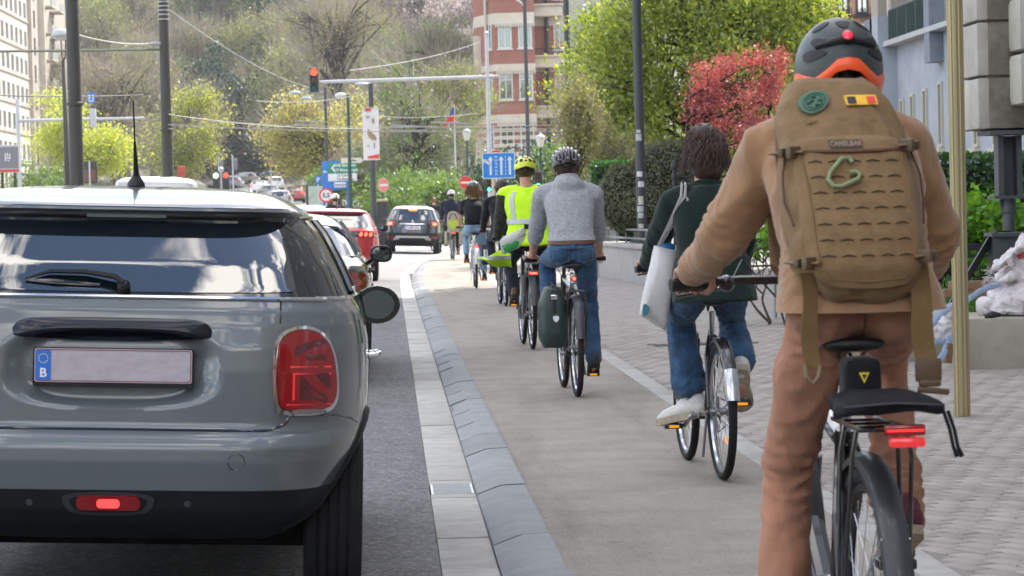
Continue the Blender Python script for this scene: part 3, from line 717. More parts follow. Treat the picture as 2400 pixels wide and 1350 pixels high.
# red hatchback
o, sh = gen_car('hatchback_car', T_HATCH, 'red hatchback with claw shaped tail lamps, ahead of the black saloon', pm=paint('red_paint', (.42, .018, .022), .28), win=(1.06, 1.34), trim=.33,
    lamps=(([(-.01, .99), (.80, .985), (.83, .90), (.76, .875), (-.01, .89)], gloss, .008), ([(.49, .975), (.55, .975), (.53, .895), (.47, .895)], redlit, .014), ([(.585, .975), (.64, .975), (.625, .895), (.57, .895)], redlit, .014), ([(.675, .975), (.73, .975), (.72, .895), (.665, .895)], redlit, .014)), wr=.32, wx=.76, plate=(.72, 'x'), roofm=None)
put(o, -1.125, 53.2)
MB().lathe([(.04, 0), (.03, .03), (.008, .05)], (0, 1.15, 1.445), (0, 0, 1), 10).tube([(0, 1.15, 1.48), (0, 1.0, 1.72)], .008, 5).build('aerial', M('aerial_black', (.012, .012, .013), .55), o)
# dark crossover turning into the junction
o, sh = gen_car('crossover_car', T_SUV, 'black crossover car with lit red brake lamps and silver skid plate, stopped at the junction', pm=paint('black_paint', (.008, .009, .011), .2), win=(1.09, 1.40), trim=.68, roofm=paint('pale_roof', (.45, .47, .48), .25),
    lamps=(([(.50, 1.0), (.56, 1.06), (.72, 1.07), (.83, 1.02), (.86, .96), (.80, .89), (.62, .885), (.54, .92)], reddark, .010), ([(.60, 1.01), (.72, 1.02), (.80, .97), (.74, .92), (.62, .93), (.70, .97)], redlit, .016), ([(.66, .99), (.75, .99), (.76, .945), (.66, .945)], orlit, .020), ([(.60, .50), (.80, .50), (.80, .56), (.60, .56)], redlens, .010)), wr=.345, wx=.77, plate=(.84, 'x', '1-SBT-273'))
cp = P(965, 585, 86.5); put(o, cp.x, 86.5, R(-2.5))
SR = sh.SR
patch([(-.38, 1.435), (-.12, 1.435), (-.12, 1.458), (-.38, 1.458)], lambda a, b, f: SR(a + .25, b - .01, f), .03, .06, 2).build('brake_lamp', orlit, o)
patch(smooth_poly([(-.40, .94), (.40, .94), (.40, .985), (-.40, .985)], 2), SR, .02, .04, 4).build('chrome_strip', chrome, o)
patch([(-.62, .44), (.62, .44), (.52, .58), (-.52, .58)], SR, .02, .04, 4).build('skid_plate', M('skid_silver', (.38, .37, .36), .4, .6), o)
patch([(-.45, .44), (.45, .44), (.38, .515), (-.38, .515)], SR, .024, .04, 4).build('skid_inset', blackpl, o)
mb = MB(); dia = [(0, 1.10), (.04, 1.03), (0, .955), (-.04, 1.03)]; di = [(0, 1.075), (.022, 1.03), (0, .985), (-.022, 1.03)]
mb.add([SR(a, b - .01, .022) for a, b in dia] + [SR(a, b - .01, .022) for a, b in di] + [SR(a, b - .01, .0) for a, b in dia], [[i, (i + 1) % 4, 4 + (i + 1) % 4, 4 + i] for i in range(4)] + [[i, (i + 1) % 4, 8 + (i + 1) % 4, 8 + i] for i in range(4)])
mb.build('emblem', chrome, o)
# white van in the left lane
o, sh = gen_car('van', T_VAN, 'tall white van in the left lane, only its roof showing over the grey hatchback', 'van', pm=paint('white_paint', (.55, .56, .56), .3), win=(1.3, 1.8), trim=.5, lamps=(([(.80, .95), (.90, .95), (.89, 1.55), (.80, 1.55)], redlens, .01),), wr=.35, wy=(.9, 3.9), wx=.8, plate=(.8, 'x'), p=9, q=14)
put(o, -4.8, 54.5)
# the queue climbing the hill beyond the junction
W_ = paint('white_paint', (.55, .56, .56), .3); far_l = (([(.50, .86), (.80, .86), (.80, 1.0), (.62, 1.0)], redlit, .012),)
fh, _ = gen_car('hatchback_car', T_HATCH, 'x', group='cars queuing up the hill', pm=W_, win=(1.04, 1.34), lamps=far_l, fine=False)
fs_, _ = gen_car('estate_car', T_SUV, 'x', group='cars queuing up the hill', pm=W_, win=(1.08, 1.40), lamps=(([(.62, .85), (.82, .85), (.78, 1.2), (.66, 1.2)], redlens, .012),), fine=False)
cols = {k: paint('far_' + k, c, .3) for k, c in dict(grey=(.16, .16, .155), red=(.45, .02, .03), dark=(.02, .022, .025), silver=(.36, .37, .38), taupe=(.15, .135, .115), white=(.62, .63, .63)).items()}
far = [  # px, Y, kind, paint, heading, label
    (632, 238, fs_, 'grey', 0, 'grey estate car with red tail lamps in the middle of the uphill queue'),
    (621, 205, fh, 'white', 0, 'small white car low in the uphill queue, in front of the grey estate'),
    (571, 222, fh, 'white', 4, 'white car with lit red lamps at the left foot of the uphill queue'),
    (609, 262, fh, 'white', 6, 'white car farther up the hill, above the white car with lit lamps'),
    (690, 225, fh, 'red', 0, 'red car in the right half of the uphill queue'),
    (710, 236, fh, 'red', 2, 'second red car, directly right of the other in the uphill queue'),
    (652, 270, fs_, 'white', 20, 'white estate car crossing above the grey estate in the queue'),
    (722, 268, fs_, 'white', 10, 'white estate car at the right end of the uphill queue by the direction sign'),
    (668, 296, fs_, 'dark', 68, 'dark car high on the hill under the pale yellow tree'),
    (610, 290, fs_, 'taupe', 74, 'taupe car with long side windows, middle of the upper row on the hill'),
    (572, 276, fs_, 'grey', 72, 'dark grey car right behind the low red traffic light'),
    (470, 268, fs_, 'taupe', 76, 'large taupe people carrier at the left end of the upper row'),
    (655, 190, fs_, 'silver', 0, 'silver car mostly hidden behind the grey hatchback roof'),
    (800, 100, fh, 'white', 0, 'white car whose roof shows over the red hatchback'),
    (722, 84, fs_, 'white', 0, 'white car in the left lane beside the pillar of the grey hatchback'),
]
for i, (px, Y, pr, cl, hd, lb) in enumerate(far):
    X = P(px, 480, Y).x
    c = dup(pr, None, None, lb, mats={W_: cols[cl]}); put(c, X, Y, R(hd), False, .01 if Y > 110 else .12)
for r_ in (fh, fs_):
    for ch in list(r_.children_recursive): bpy.data.objects.remove(ch)
    bpy.data.objects.remove(r_)
# ================================================================== bicycles (local frame: rear contact patch at the origin, +Y forward)
bblack = M('bike_black', (.012, .012, .014), .28, coat=.6)
bgrey = M('bike_grey', (.026, .029, .032), .4, coat=.2)
bsteel = M('bike_steel', (.50, .51, .53), .22, 1)
bwhite = M('bike_white', (.55, .56, .57), .3, coat=.5)
balu = M('bike_alu', (.33, .33, .34), .35, .9)
saddlem = M('saddle_black', (.010, .010, .011), .42, bump=.1, bs=120)
amber = M('amber_reflector', (.75, .24, .01), .3, emit=.35, ec=(1, .35, .0))
def wheelset(root, y, r, fine, tr=.021, rimm=bsteel, x=0, spokes=28, steer=None):
    o = bpy.data.objects.new('wheel', None); col.objects.link(o); o.parent = root; o.location = (x, y, r)
    n = 64 if fine else 36
    MB().torus((0, 0, 0), r - tr, tr, (1, 0, 0), n, 12 if fine else 8).build('tyre', rubber, o, 60)
    rr = r - 2 * tr
    MB().lathe([(rr + .006, -.012), (rr - .012, -.011), (rr - .018, 0), (rr - .012, .011), (rr + .006, .012)], (0, 0, 0), (1, 0, 0), n, False).build('rim', rimm, o, 40)
    mb = MB()
    for k in range(spokes):
        a = 2 * PI * k / spokes; b = a + (.35 if k % 4 < 2 else -.35); sx = .028 if k % 2 else -.028
        mb.tube([(sx, .02 * math.sin(b), .02 * math.cos(b)), (0, (rr - .012) * math.sin(a), (rr - .012) * math.cos(a))], .0013 if fine else .0018, 4, False)
    mb.build('spokes', bsteel, o)
    MB().lathe([(.006, -.06), (.012, -.05), (.012, -.032), (.028, -.03), (.028, -.024), (.017, -.02), (.017, .02), (.028, .024), (.028, .03), (.012, .034), (.012, .05), (.006, .06)], (0, 0, 0), (1, 0, 0), 14).build('hub', balu, o)
    return o
def guard(root, y, r, a0, a1, wd, mat, thick=.004, gap=.016):
    rg = []; n = 26
    for i in range(n + 1):
        t = R(a0 + (a1 - a0) * i / n); d = V((0, -math.sin(t), math.cos(t)))   # positive angle leans to the back
        c = V((0, y, r)); R0 = r + gap; row = []
        for u, h in ((-1, -.018), (-.9, 0), (-.45, .009), (.45, .009), (.9, 0), (1, -.018), (.93, -.018), (.84, -.003), (.42, .005), (-.42, .005), (-.84, -.003), (-.93, -.018)):
            row.append(c + d * (R0 + h) + V((u * wd / 2, 0, 0)))
        rg.append(row)
    return MB().rings(rg).build('mudguard', mat, root, 40)
def bike(name, label, loc, rz, lean=0, style='diamond', fm=bblack, r=.345, wb=1.07, sad=(.20, .97), bar=(.84, 1.05), bw=.60, crank=90, guards=bblack, rack=None, light=True, fine=True, tr=.021, rimm=bsteel, stays=None, group='bicycles ridden along the cycle path', steer=0, ft=1.0, rz_=None):
    root = thing(name, label, 'bicycle', loc, group=group, rot=(0, R(lean), R(rz)))
    n = 10 if fine else 7
    bb = V((0, .44, .285)); ra = V((0, 0, r)); fa = V((0, wb, r)); hb = V((0, wb - .135, .66)); ht = V((0, wb - .185, min(bar[1] - .12, .92))); st = V((0, sad[0] + .045, min(.80, sad[1] - .14)))
    wheelset(root, 0, r, fine, tr, rimm); wheelset(root, wb, r, fine, tr, rimm)
    mb = MB()
    mb.tube([hb, ht], .022 * ft, n); mb.tube([bb, st], .016 * ft, n); mb.lathe([(.022, -.04), (.022, .04)], bb, (1, 0, 0), 12)
    if style == 'step':
        mb.tube([hb + V((0, 0, .02)), V((0, .68, .40)), V((0, .52, .32)), bb], .019, n); mb.tube([ht + V((0, .01, -.04)), V((0, .70, .56)), V((0, .52, .47)), V((0, .37, .50))], .015, n)
    else:
        mb.tube([hb, bb], .020 * ft, n); mb.tube([ht + V((0, 0, -.03)), st + V((0, .0, -.03))], .017 * ft, n)
    for s_ in (-1, 1):
        mb.tube([bb + V((s_ * .03, -.03, 0)), V((s_ * .055, .2, .31)), ra + V((s_ * .062, 0, 0))], .009 * ft, n)
        mb.tube([st + V((s_ * .015, -.01, -.03)), V((s_ * .055, .10, .6)), ra + V((s_ * .062, 0, .02))], .008 * ft, n)
    mb.build('frame', fm, root)
    mb = MB()
    for s_ in (-1, 1): mb.tube([fa + V((s_ * .052, 0, 0)), V((s_ * .052, wb - .03, r + .15)), V((s_ * .050, wb - .12, r + .30)), hb + V((s_ * .03, .008, -.005))], .011 * ft, n)
    mb.tube([hb + V((-.05, .01, 0)), hb + V((.05, .01, 0))], .015, n)
    mb.build('fork', fm, root)
    sp = MB().tube([st + V((0, 0, -.04)), V((0, sad[0] + .02, sad[1] - .05))], .0135, n); sp.build('seat_post', bsteel, root)
    # saddle
    rg = []
    for y, w_, z, h in ((-.125, .045, .012, .018), (-.12, .066, .016, .028), (-.09, .074, .018, .034), (-.04, .066, .012, .032), (.02, .040, .004, .028), (.08, .024, .0, .026), (.13, .018, .002, .024), (.15, .010, .0, .012)):
        rg.append([V((w_ * math.copysign(abs(math.cos(t)) ** .8, math.cos(t)), sad[0] + y, sad[1] + z - h * .5 + h * .5 * math.sin(t))) for t in [2 * PI * k / 16 for k in range(16)]])
    sd_ = MB().rings(rg)
    for s_ in (-1, 1): sd_.tube([(s_ * .03, sad[0] - .09, sad[1] - .012), (s_ * .022, sad[0], sad[1] - .045), (s_ * .01, sad[0] + .12, sad[1] - .01)], .0045, 6)
    sd_.build('saddle', saddlem, root, 60)
    # bar
    bc = V((0, bar[0], bar[1])); h = bw / 2; rzs = Matrix.Rotation(R(steer), 3, 'Z')
    B = lambda x, y, z: bc + rzs @ V((x, y, z))
    hm = MB().tube([B(-h, -.07, -.005), B(-h + .10, -.05, 0), B(-h * .45, .005, .002), B(0, .015, 0), B(h * .45, .005, .002), B(h - .10, -.05, 0), B(h, -.07, -.005)], .0125, n)
    hm.tube([ht + V((0, 0, -.02)), ht + (bc - ht) * .75 + V((0, -.02, 0)), B(0, .012, 0)], .014, n)
    hbo = hm.build('handlebar', bblack, root)
    grips = {}
    for s_ in (-1, 1):
        MB().tube([B(s_ * h, -.072, -.005), B(s_ * (h - .12), -.045, 0)], .0175, 10).build('grip', saddlem, hbo)
        lv = MB().tube([B(s_ * (h - .15), -.03, -.01), B(s_ * (h - .13), .02, -.02), B(s_ * (h - .02), -.005, -.035)], .006, 6); lv.ball(B(s_ * (h - .15), -.02, -.005), .022, 10, 6); lv.build('brake_lever', balu if fm != bblack else bblack, hbo)
        grips[s_] = B(s_ * (h - .055), -.06, 0)
    cb = MB(); cb.tube([B(-h + .16, .0, -.01), B(-h * .4, .12, .05), B(-.05, .12, -.05), ht + V((.03, .05, -.1)), hb + V((.03, .04, -.05))], .0028, 5); cb.build('brake_cable', saddlem, root)
    # cranks and pedals
    ca = R(crank); ck = MB(); ped = {}
    ck.lathe([(.088, -.002), (.09, 0), (.088, .002), (.05, .003)], bb + V((.055, 0, 0)), (1, 0, 0), 30)
    for s_ in (-1, 1):
        d = V((0, math.sin(ca), -math.cos(ca))) * s_; e = bb + d * .17 + V((s_ * .088, 0, 0)); ck.tube([bb + V((s_ * .06, 0, 0)), bb + V((s_ * .078, 0, 0)) + d * .02, e], [.014, .012, .011], 8)
        pm = MB().box(e + V((s_ * .06, 0, 0)), (.092, .085, .024), bev=.004); po = pm.build('pedal', bblack, root)
        rf = MB()
        for q in (-1, 1): rf.box(e + V((s_ * .06, q * .0425, 0)), (.05, .005, .013))
        rf.build('reflector', amber, po); ped[s_] = e + V((s_ * .06, 0, .012))
    ck.tube([bb + V((-.08, 0, 0)), bb + V((.08, 0, 0))], .012, 8); ck.build('crankset', balu, root)
    MB().tube([bb + V((.055, .0, .088)), V((.055, .2, .37)), V((.055, 0, r + .04)), V((.055, -.04, r)), V((.055, 0, r - .045)), bb + V((.055, 0, -.09))], .0035, 5).build('chain', M('chain_steel', (.10, .09, .08), .5, .8), root)
    if guards:
        guard(root, 0, r, 78, -55, .052 + tr * .6, guards); guard(root, wb, r, 100, -25, .050 + tr * .6, guards)
        mb = MB()
        for s_ in (-1, 1):
            mb.tube([ra + V((s_ * .06, 0, 0)), V((s_ * .03, -(r + .015) * math.sin(R(52)), r + (r + .015) * math.cos(R(52))))], .0028, 5)
            mb.tube([fa + V((s_ * .06, 0, 0)), V((s_ * .03, wb - (r + .015) * math.sin(R(70)), r + (r + .015) * math.cos(R(70))))], .0028, 5)
        mb.build('guard_stay', bsteel, root)
    zr = rz_ or 2 * r + .045
    if rack:
        mb = MB()
        for s_ in (-1, 1):
            mb.tube([(s_ * .05, .17, zr), (s_ * .058, -.22, zr + .005), (s_ * .03, -.25, zr + .005)], .005, 6)
            for yy in (-.17, -.02): mb.tube([ra + V((s_ * .068, 0, .0)), (s_ * .072, yy * .5, r + .12), (s_ * .066, yy, zr - .06), (s_ * .055, yy, zr)], .0055, 6)
        for yy in (-.2, -.1, 0, .1): mb.tube([(-.055, yy, zr), (.055, yy, zr)], .004, 6)
        mb.build('rack', rack, root)
    if light:
        y0 = -.262 if rack else sad[0] - .15; z0 = zr - .015 if rack else sad[1] - .15
        lt = MB().box((0, y0, z0), (.10 if rack else .04, .026, .042), bev=.009).build('rear_light', redlens, root, 50)
        MB().box((0, y0 - .0135, z0), (.07 if rack else .026, .004, .018), bev=.0015).build('lamp_lens', redlit, lt)
    # kickstand
    MB().tube([(-.06, .08, r - .02), (-.10, -.02, .12)], .007, 6).build('kickstand', fm, root)
    return root, dict(grip=grips, ped=ped, sad=V((0, sad[0], sad[1] + .018)), bb=bb, zr=zr)
# ================================================================== people (built in the frame of the bicycle they ride)
skin = M('skin', (.47, .25, .17), .5, var=.10, vs=25, bump=.08, bs=250, bd=.002)
def cloth(name, c, rough=.9, var=.10, vs=14, bump=.25, bs=420, bd=.0015, sheen=.12, c2=None, stretch=None): return M(name, c, rough, 0, var, vs, bump, bs, bd, spec=.2, sheen=sheen, c2=c2, stretch=stretch)
def ik(a, b, l1, l2, pole):
    d = b - a; L = d.length
    if L > (l1 + l2) * .995: k = L / ((l1 + l2) * .995); l1 *= k; l2 *= k
    x = (l1 * l1 - l2 * l2 + L * L) / (2 * L); h = math.sqrt(max(0, l1 * l1 - x * x)); d.normalize()
    p = V(pole); p = (p - d * p.dot(d)).normalized()
    return a + d * x + p * h
class Torso:
    def __init__(s, H, lean, bwid=1.0, secs=None, twist=0):
        s.H = H; s.ax = V((0, math.sin(R(lean)), math.cos(R(lean)))); s.k = bwid
        s.secs = secs or [(-.14, .178, .135), (-.05, .182, .138), (.03, .172, .125), (.13, .158, .116), (.24, .166, .12), (.34, .178, .122), (.42, .178, .115), (.475, .155, .10), (.515, .105, .085), (.555, .066, .066), (.60, .058, .06)]
    def at(s, d):
        q = s.secs; ds = [a[0] for a in q]
        return s.H + s.ax * d, float(np.interp(d, ds, [a[1] for a in q])) * s.k, float(np.interp(d, ds, [a[2] for a in q])) * s.k
    def pt(s, d, a, off=0):
        c, rx, ry = s.at(d); a = R(a); ca, sa = math.cos(a), math.sin(a)
        return c + V(((rx + off) * math.copysign(abs(ca) ** .85, ca), (ry + off) * math.copysign(abs(sa) ** .85, sa), 0))
    def loft(s, mb, d0, d1, off=0, n=28, st=.03):
        m = max(2, int((d1 - d0) / st)); mb.rings([[s.pt(d0 + (d1 - d0) * i / m, 360 * k / n, off) for k in range(n)] for i in range(m + 1)]); return mb
    def band(s, d0, d1, a0, a1, off=.008, n=24, th=.004, tilt=0):
        mb = MB(); rg = []
        for i in range(n + 1):
            a = a0 + (a1 - a0) * i / n; k = tilt * (i / n - .5)
            rg.append([s.pt(d0 + k, a, off), s.pt(d1 + k, a, off), s.pt(d1 + k, a, off - th), s.pt(d0 + k, a, off - th)])
        return mb.rings(rg)
def hand(wrist, g, axis, side, up=V((0, 0, 1)), vox=.0045):
    """a fist closed around a bar through g; axis = outward direction of the bar"""
    ax = V(axis).normalized(); fw = V((0, 1, 0)); fw = (fw - ax * fw.dot(ax)).normalized(); u = ax.cross(fw) * (1 if ax.cross(fw).z > 0 else -1)
    q = lambda along, phi, rad: g + ax * along + (fw * math.cos(R(phi)) + u * math.sin(R(phi))) * rad
    mb = MB()
    kn = [q(.034 - .021 * i, 92 + 3 * i, .031) for i in range(4)]       # index finger is the inner one
    base = wrist + (g - wrist) * .15
    for i in range(4):
        a = .034 - .021 * (3 - i)
        k0 = q(a, 96, .032); mb.capsule([base + ax * (a * .6), (base + k0) / 2 + ax * a * .3 + u * .004, k0], [.017, .0135, .0105], 10)
        L = (0.86, .97, 1.0, .92)[3 - i]
        mb.capsule([k0, q(a - .001, 58, .0315 * (1 + .02 * i)), q(a - .002, 8 - 6 * L, .0285), q(a - .002, -48 * L, .027), q(a - .001, -88 * L, .026)], [.0105, .0095, .0088, .008, .0065], 10)
    ti = base + ax * (-.030)
    mb.capsule([base + ax * -.012 - u * .004, q(-.045, 150, .030), q(-.048, 205, .027), q(-.040, 262, .026)], [.0155, .0125, .0105, .0085], 10)
    mb.capsule([wrist - (g - wrist) * .35, base], [.022, .020], 12)
    return remesh(mb, vox, 2, .5)
def head_mb(C, tilt=0, yaw=0, k=1.0, jaw=True):
    mb = MB()
    mb.ball((0, -.012, .025), (.076, .095, .098), 20, 14); mb.ball((0, .035, -.045), (.056, .062, .07), 16, 10); mb.ball((0, .05, -.085), (.034, .032, .03), 12, 8)
    mb.ball((0, .088, -.018), (.011, .016, .014), 8, 6); mb.tube([(0, .082, .022), (0, .097, -.014)], [.007, .010], 8)
    mb.ball((0, .080, -.052), (.024, .010, .006), 10, 6); mb.ball((0, .078, -.064), (.021, .009, .006), 10, 6)
    for s_ in (-1, 1): mb.ball((s_ * .079, -.008, -.012), (.008, .018, .03), 10, 8, (0, 0, s_ * .35)); mb.ball((s_ * .032, .076, .02), (.016, .012, .011), 10, 6); mb.ball((s_ * .035, .07, -.025), (.02, .016, .018), 10, 6)
    M_ = Matrix.Translation(C) @ Euler((R(tilt), 0, R(yaw))).to_matrix().to_4x4() @ Matrix.Scale(k, 4); return mb.xf(M_), M_
def eyes(Mh, parent):
    for s_ in (-1, 1): MB().ball((s_ * .032, .083, .018), .0115, 10, 8).xf(Mh).build('eye', M('eye_white', (.6, .58, .55), .2), parent)
def shoe_mesh(ankle, ball, mat, solem, parent, k=1.0, toes_up=0, wide=1.0, chunky=False):
    d = (ball - ankle); d.z = 0; d.normalize()
    heel_z = None
    # foot axis from the heel to the toe lying through the ball of the foot
    f = (ball - (ankle - V((0, 0, .075 * k)))); f.normalize(); sd_ = f.cross(V((0, 0, 1))).normalized(); up = sd_.cross(f).normalized()
    B = lambda a, b, c: ball + f * a * k + sd_ * b * k * wide + up * c * k
    mb = MB(); e = 1.25 if chunky else 1
    mb.capsule([B(-.20, 0, .045), B(-.12, 0, .05), B(-.03, .002, .042), B(.03, .003, .034), B(.07, .004, .028)], [.038 * e, .037 * e, .043, .041, .028], 14)
    mb.capsule([B(-.19, 0, .04), B(-.185, 0, .075)], [.038 * e, .036 * e], 14); mb.ball(B(0, .012, .03), (.045, .045, .03), 12, 8); mb.capsule([B(-.17, 0, .085), B(-.09, 0, .075)], [.034, .034], 12)
    me = remesh(mb, .007, 3); o = link('shoe', me, mat, parent, 50)
    rg = []; th = .034 if chunky else .020
    for c in (-.002, -.002 + th * .5, th):
        ring = []
        for a, b in [(-.245, .0), (-.235, .026), (-.17, .036), (-.09, .032), (0, .048), (.05, .044), (.085, .025), (.098, 0), (.085, -.022), (.05, -.036), (0, -.041), (-.09, -.030), (-.17, -.036), (-.235, -.026)]:
            kk = e * (1.04 if c < .01 else 1.0); ring.append(B(a, b * kk, c))
        rg.append(ring)
    MB().rings(rg).build('sole', solem, o, 50); return o
def person(bk, kp, label, lean=14, L=.50, sh=.185, top=None, topm=None, leg=None, legm=None, sleeve='long', hem=.0, bwid=1.0, armr=1.0, legr=1.0, vox=.011, ankle_r=.052, cuff=0.0, skinm=skin, shoe=(None, None), hip=(0, -.02, .105), head=(0, .085, .245), hpitch=8, hyaw=0, fold=.004, foot_dy=(-.16, -.16), foot_dz=(.075, .075), foot_dx=(0, 0), chunky=False, hoodless=True, thigh=.44, shin=.44, elbow=(.45, -.5, -.7), seed=1, headk=1.0, group='cyclists on the path', jacket_name='jacket', sleeve_end=.93, free=None, body_extra=None, elb_f=None):
    root = thing('person', label, 'person', bk.location, group=group, rot=bk.rotation_euler)
    H = kp['sad'] + V(hip); T = Torso(H + V((0, -.03, 0)), lean, bwid)
    S = H + T.ax * L; seckeys = T.secs; f_ = L / .475
    T.secs = [(d * f_ if d > .1 else d, a, b) for d, a, b in T.secs]
    shd = {s_: S + V((s_ * sh, 0, -.03)) for s_ in (-1, 1)}
    J = dict(H=H, S=S, T=T, shd=shd, elb={}, wr={}, knee={}, ank={})
    body = MB(); T.loft(body, .06, .58 * f_, -.022); body.capsule([H + V((0, .02, -.03)), H + T.ax * .12 + V((0, .0, 0))], [.075, .085], 14); body.capsule([H + V((-.08, .01, -.03)), H + V((.08, .01, -.03))], .06, 12)
    pants = MB(); up_ = MB()
    for s_ in (-1, 1):
        g = kp['grip'][s_]; w_ = g + V((0, -.065, .028)) if not (free and s_ in free) else V(free[s_])
        e = ik(shd[s_], w_, .30 * (L / .5), .255 * (L / .5), (s_ * elbow[0], elbow[1], elbow[2])); J['elb'][s_] = e; J['wr'][s_] = w_
        body.capsule([shd[s_], (shd[s_] + e) / 2, e, e + (w_ - e) * .35, w_], [.05, .045, .038, .037, .027], 12)
        hipj = H + V((s_ * .083, .0, -.035)); p = kp['ped'][s_]; i = 0 if s_ < 0 else 1
        an = p + V((foot_dx[i], foot_dy[i] + .05, foot_dz[i] + .03)); kn = ik(hipj, an, thigh, shin, (s_ * .12, 1, .15)); J['knee'][s_] = kn; J['ank'][s_] = an; J.setdefault('hipj', {})[s_] = hipj
        body.capsule([hipj, (hipj + kn) / 2, kn, kn + (an - kn) * .3, an + (kn - an) * .12, an], [.066, .056, .044, .042, .032, .034], 12)
        body.capsule([an, an + V((0, -.01, -.05)), p + V((0, -.01, .022))], [.034, .032, .022], 10)
        lr = legr
        kk = 1 - cuff
        end = kn + (an - kn) * kk
        q = kn + (end - kn) * .5
        pants.capsule([hipj + V((0, 0, .0)), hipj + (kn - hipj) * .45, kn, q, end], [.093 * lr, .086 * lr, .066 * lr, (.060 * lr + ankle_r) / 2 + .003, ankle_r], 18)
        pants.ball(H + V((s_ * .078, -.045, -.030)), (.092, .080, .092), 16, 10)
    pants.ball(H + V((0, .01, -.055)), (.08, .11, .06), 16, 10); pants.ball(H + V((0, .0, .01)), (.168 * bwid, .108, .085), 24, 14); T.loft(pants, .0, hem + .055 if hem > -.02 else .06, -.006)
    C = S + V(head); hm, Mh = head_mb(C, hpitch * -1, hyaw, headk)
    J['C'] = C; J['Mh'] = Mh
    jl = [(J['knee'][q], (J['ank'][q] - J['hipj'][q]).normalized(), fold * .95, .11) for q in (-1, 1)] + [(J['hipj'][q] + V((0, -.03, -.07)), V((0, .25, 1)).normalized(), fold * .7, .07) for q in (-1, 1)] + [(J['ank'][q] + (J['knee'][q] - J['ank'][q]) * .16, (J['ank'][q] - J['knee'][q]).normalized(), fold * 1.2, .07) for q in (-1, 1)]
    jt = [(J['elb'][q], (J['wr'][q] - shd[q]).normalized(), fold * 1.2, .10) for q in (-1, 1)] + [(J['elb'][q].lerp(J['wr'][q], .75), (J['wr'][q] - J['elb'][q]).normalized(), fold * .8, .06) for q in (-1, 1)] + [(H + T.ax * .06, T.ax, fold * .9, .07)]
    def wrk(js, base):
        def g(p, n):
            a = base(p, n)
            for c, ax, am, wd in js:
                d = p - c; t = d.dot(ax)
                if abs(t) < wd * 2.2 and d.length < .26: a += am * math.exp(-(t / wd) ** 2) * (1 - 1.7 * abs(math.sin(t * 75 + 4.5 * noise.noise(p * 8 + c * 3) + 2 * noise.noise(p * 21)))) * (.55 + .6 * noise.noise(p * 6))
            return a
        return g
    nk = S + T.ax * .03
    body.capsule([nk - T.ax * .05, nk + (C - nk) * .35, C + V((0, -.02, -.05))], [.062, .056, .056], 14)
    body.v += []; nb = MB(); nb.add(body.v, body.f); nb.add(hm.v, hm.f)
    if body_extra: body_extra(nb, J)
    me = remesh(nb, min(vox, .010), 2)
    hs = [hand(J['wr'][s_], kp['grip'][s_], (s_, -.18, 0), s_) for s_ in (-1, 1) if not (free and s_ in free)]
    link('body', join_mesh([me] + hs, 'body'), skinm, root, 60)
    eyes(Mh, root)
    # trousers
    J['pan'] = link('trousers', remesh(pants, vox, 8, .5, wrk(jl, folds(fold, 10, (1, 1, .55), seed))), legm, root, 60)
    # upper garment
    T.loft(up_, hem, .545 * f_, .006)
    for s_ in (-1, 1):
        e, w_ = J['elb'][s_], J['wr'][s_]; r_ = armr
        up_.capsule([S + V((s_ * sh * .55, 0, .0)), shd[s_]], [.075, .078 * r_], 16)
        if sleeve == 'long':
            en = e + (w_ - e) * sleeve_end; up_.capsule([shd[s_], (shd[s_] + e) / 2, e, (e + en) / 2, en], [.078 * r_, .068 * r_, .059 * r_, .053 * r_, .043 * r_], 18)
        elif sleeve == 'roll':
            en = e + (w_ - e) * .28; up_.capsule([shd[s_], (shd[s_] + e) / 2, e, en], [.076 * r_, .066 * r_, .058 * r_, .055 * r_], 18)
        else:
            en = shd[s_] + (e - shd[s_]) * .55; up_.capsule([shd[s_], en], [.072 * r_, .066 * r_], 18)
        J.setdefault('cuff', {})[s_] = en
    if top: top(up_, J)
    J['topo'] = link(jacket_name, remesh(up_, vox, 4, .5, wrk(jt, folds(fold, 8, (1, 1, .6), seed + 3))), topm, root, 60)
    for s_ in (-1, 1):
        shoe_mesh(J['ank'][s_] + V((0, 0, 0)), kp['ped'][s_] + V((0, 0, .004)), shoe[0], shoe[1], root, 1.0, chunky=chunky)
    return root, J
def stitch(J, lines, mat, r=.0022, key='pan', name='seam'):
    from mathutils.bvhtree import BVHTree
    o = J[key]; me = o.data; bv = BVHTree.FromPolygons([v.co for v in me.vertices], [list(p.vertices) for p in me.polygons]); mb = MB(); H = J['H']
    for ln in lines:
        pts = []
        for x, z in ln:
            h = bv.ray_cast(V((x + H.x, H.y - 1.0, z + H.z)), V((0, 1, 0)))
            if h[0]: pts.append(h[0] + h[1] * r * .3)
        if len(pts) > 1: mb.tube(pts, r, 5)
    return mb.build(name, mat, o)
def ln_(pts, n=10):
    out = []
    for (a, b), (c, d) in zip(pts, pts[1:]): out += [(a + (c - a) * i / n, b + (d - b) * i / n) for i in range(n)]
    return out + [pts[-1]]
def pockets(J, mat, r=.002, w=.055, x=.085, top=-.0, h=.075):
    L = [ln_([(0, .05), (0, -.02), (.0, -.10)]), ln_([(-.15, .018), (0, -.002), (.15, .018)])]
    for s_ in (-1, 1): L.append(ln_([(s_ * (x - w), top - .004), (s_ * (x + w), top + .01), (s_ * (x + w * .9), top - h * .8), (s_ * x, top - h), (s_ * (x - w * .9), top - h * .85), (s_ * (x - w), top - .004)]))
    stitch(J, L, mat, r)
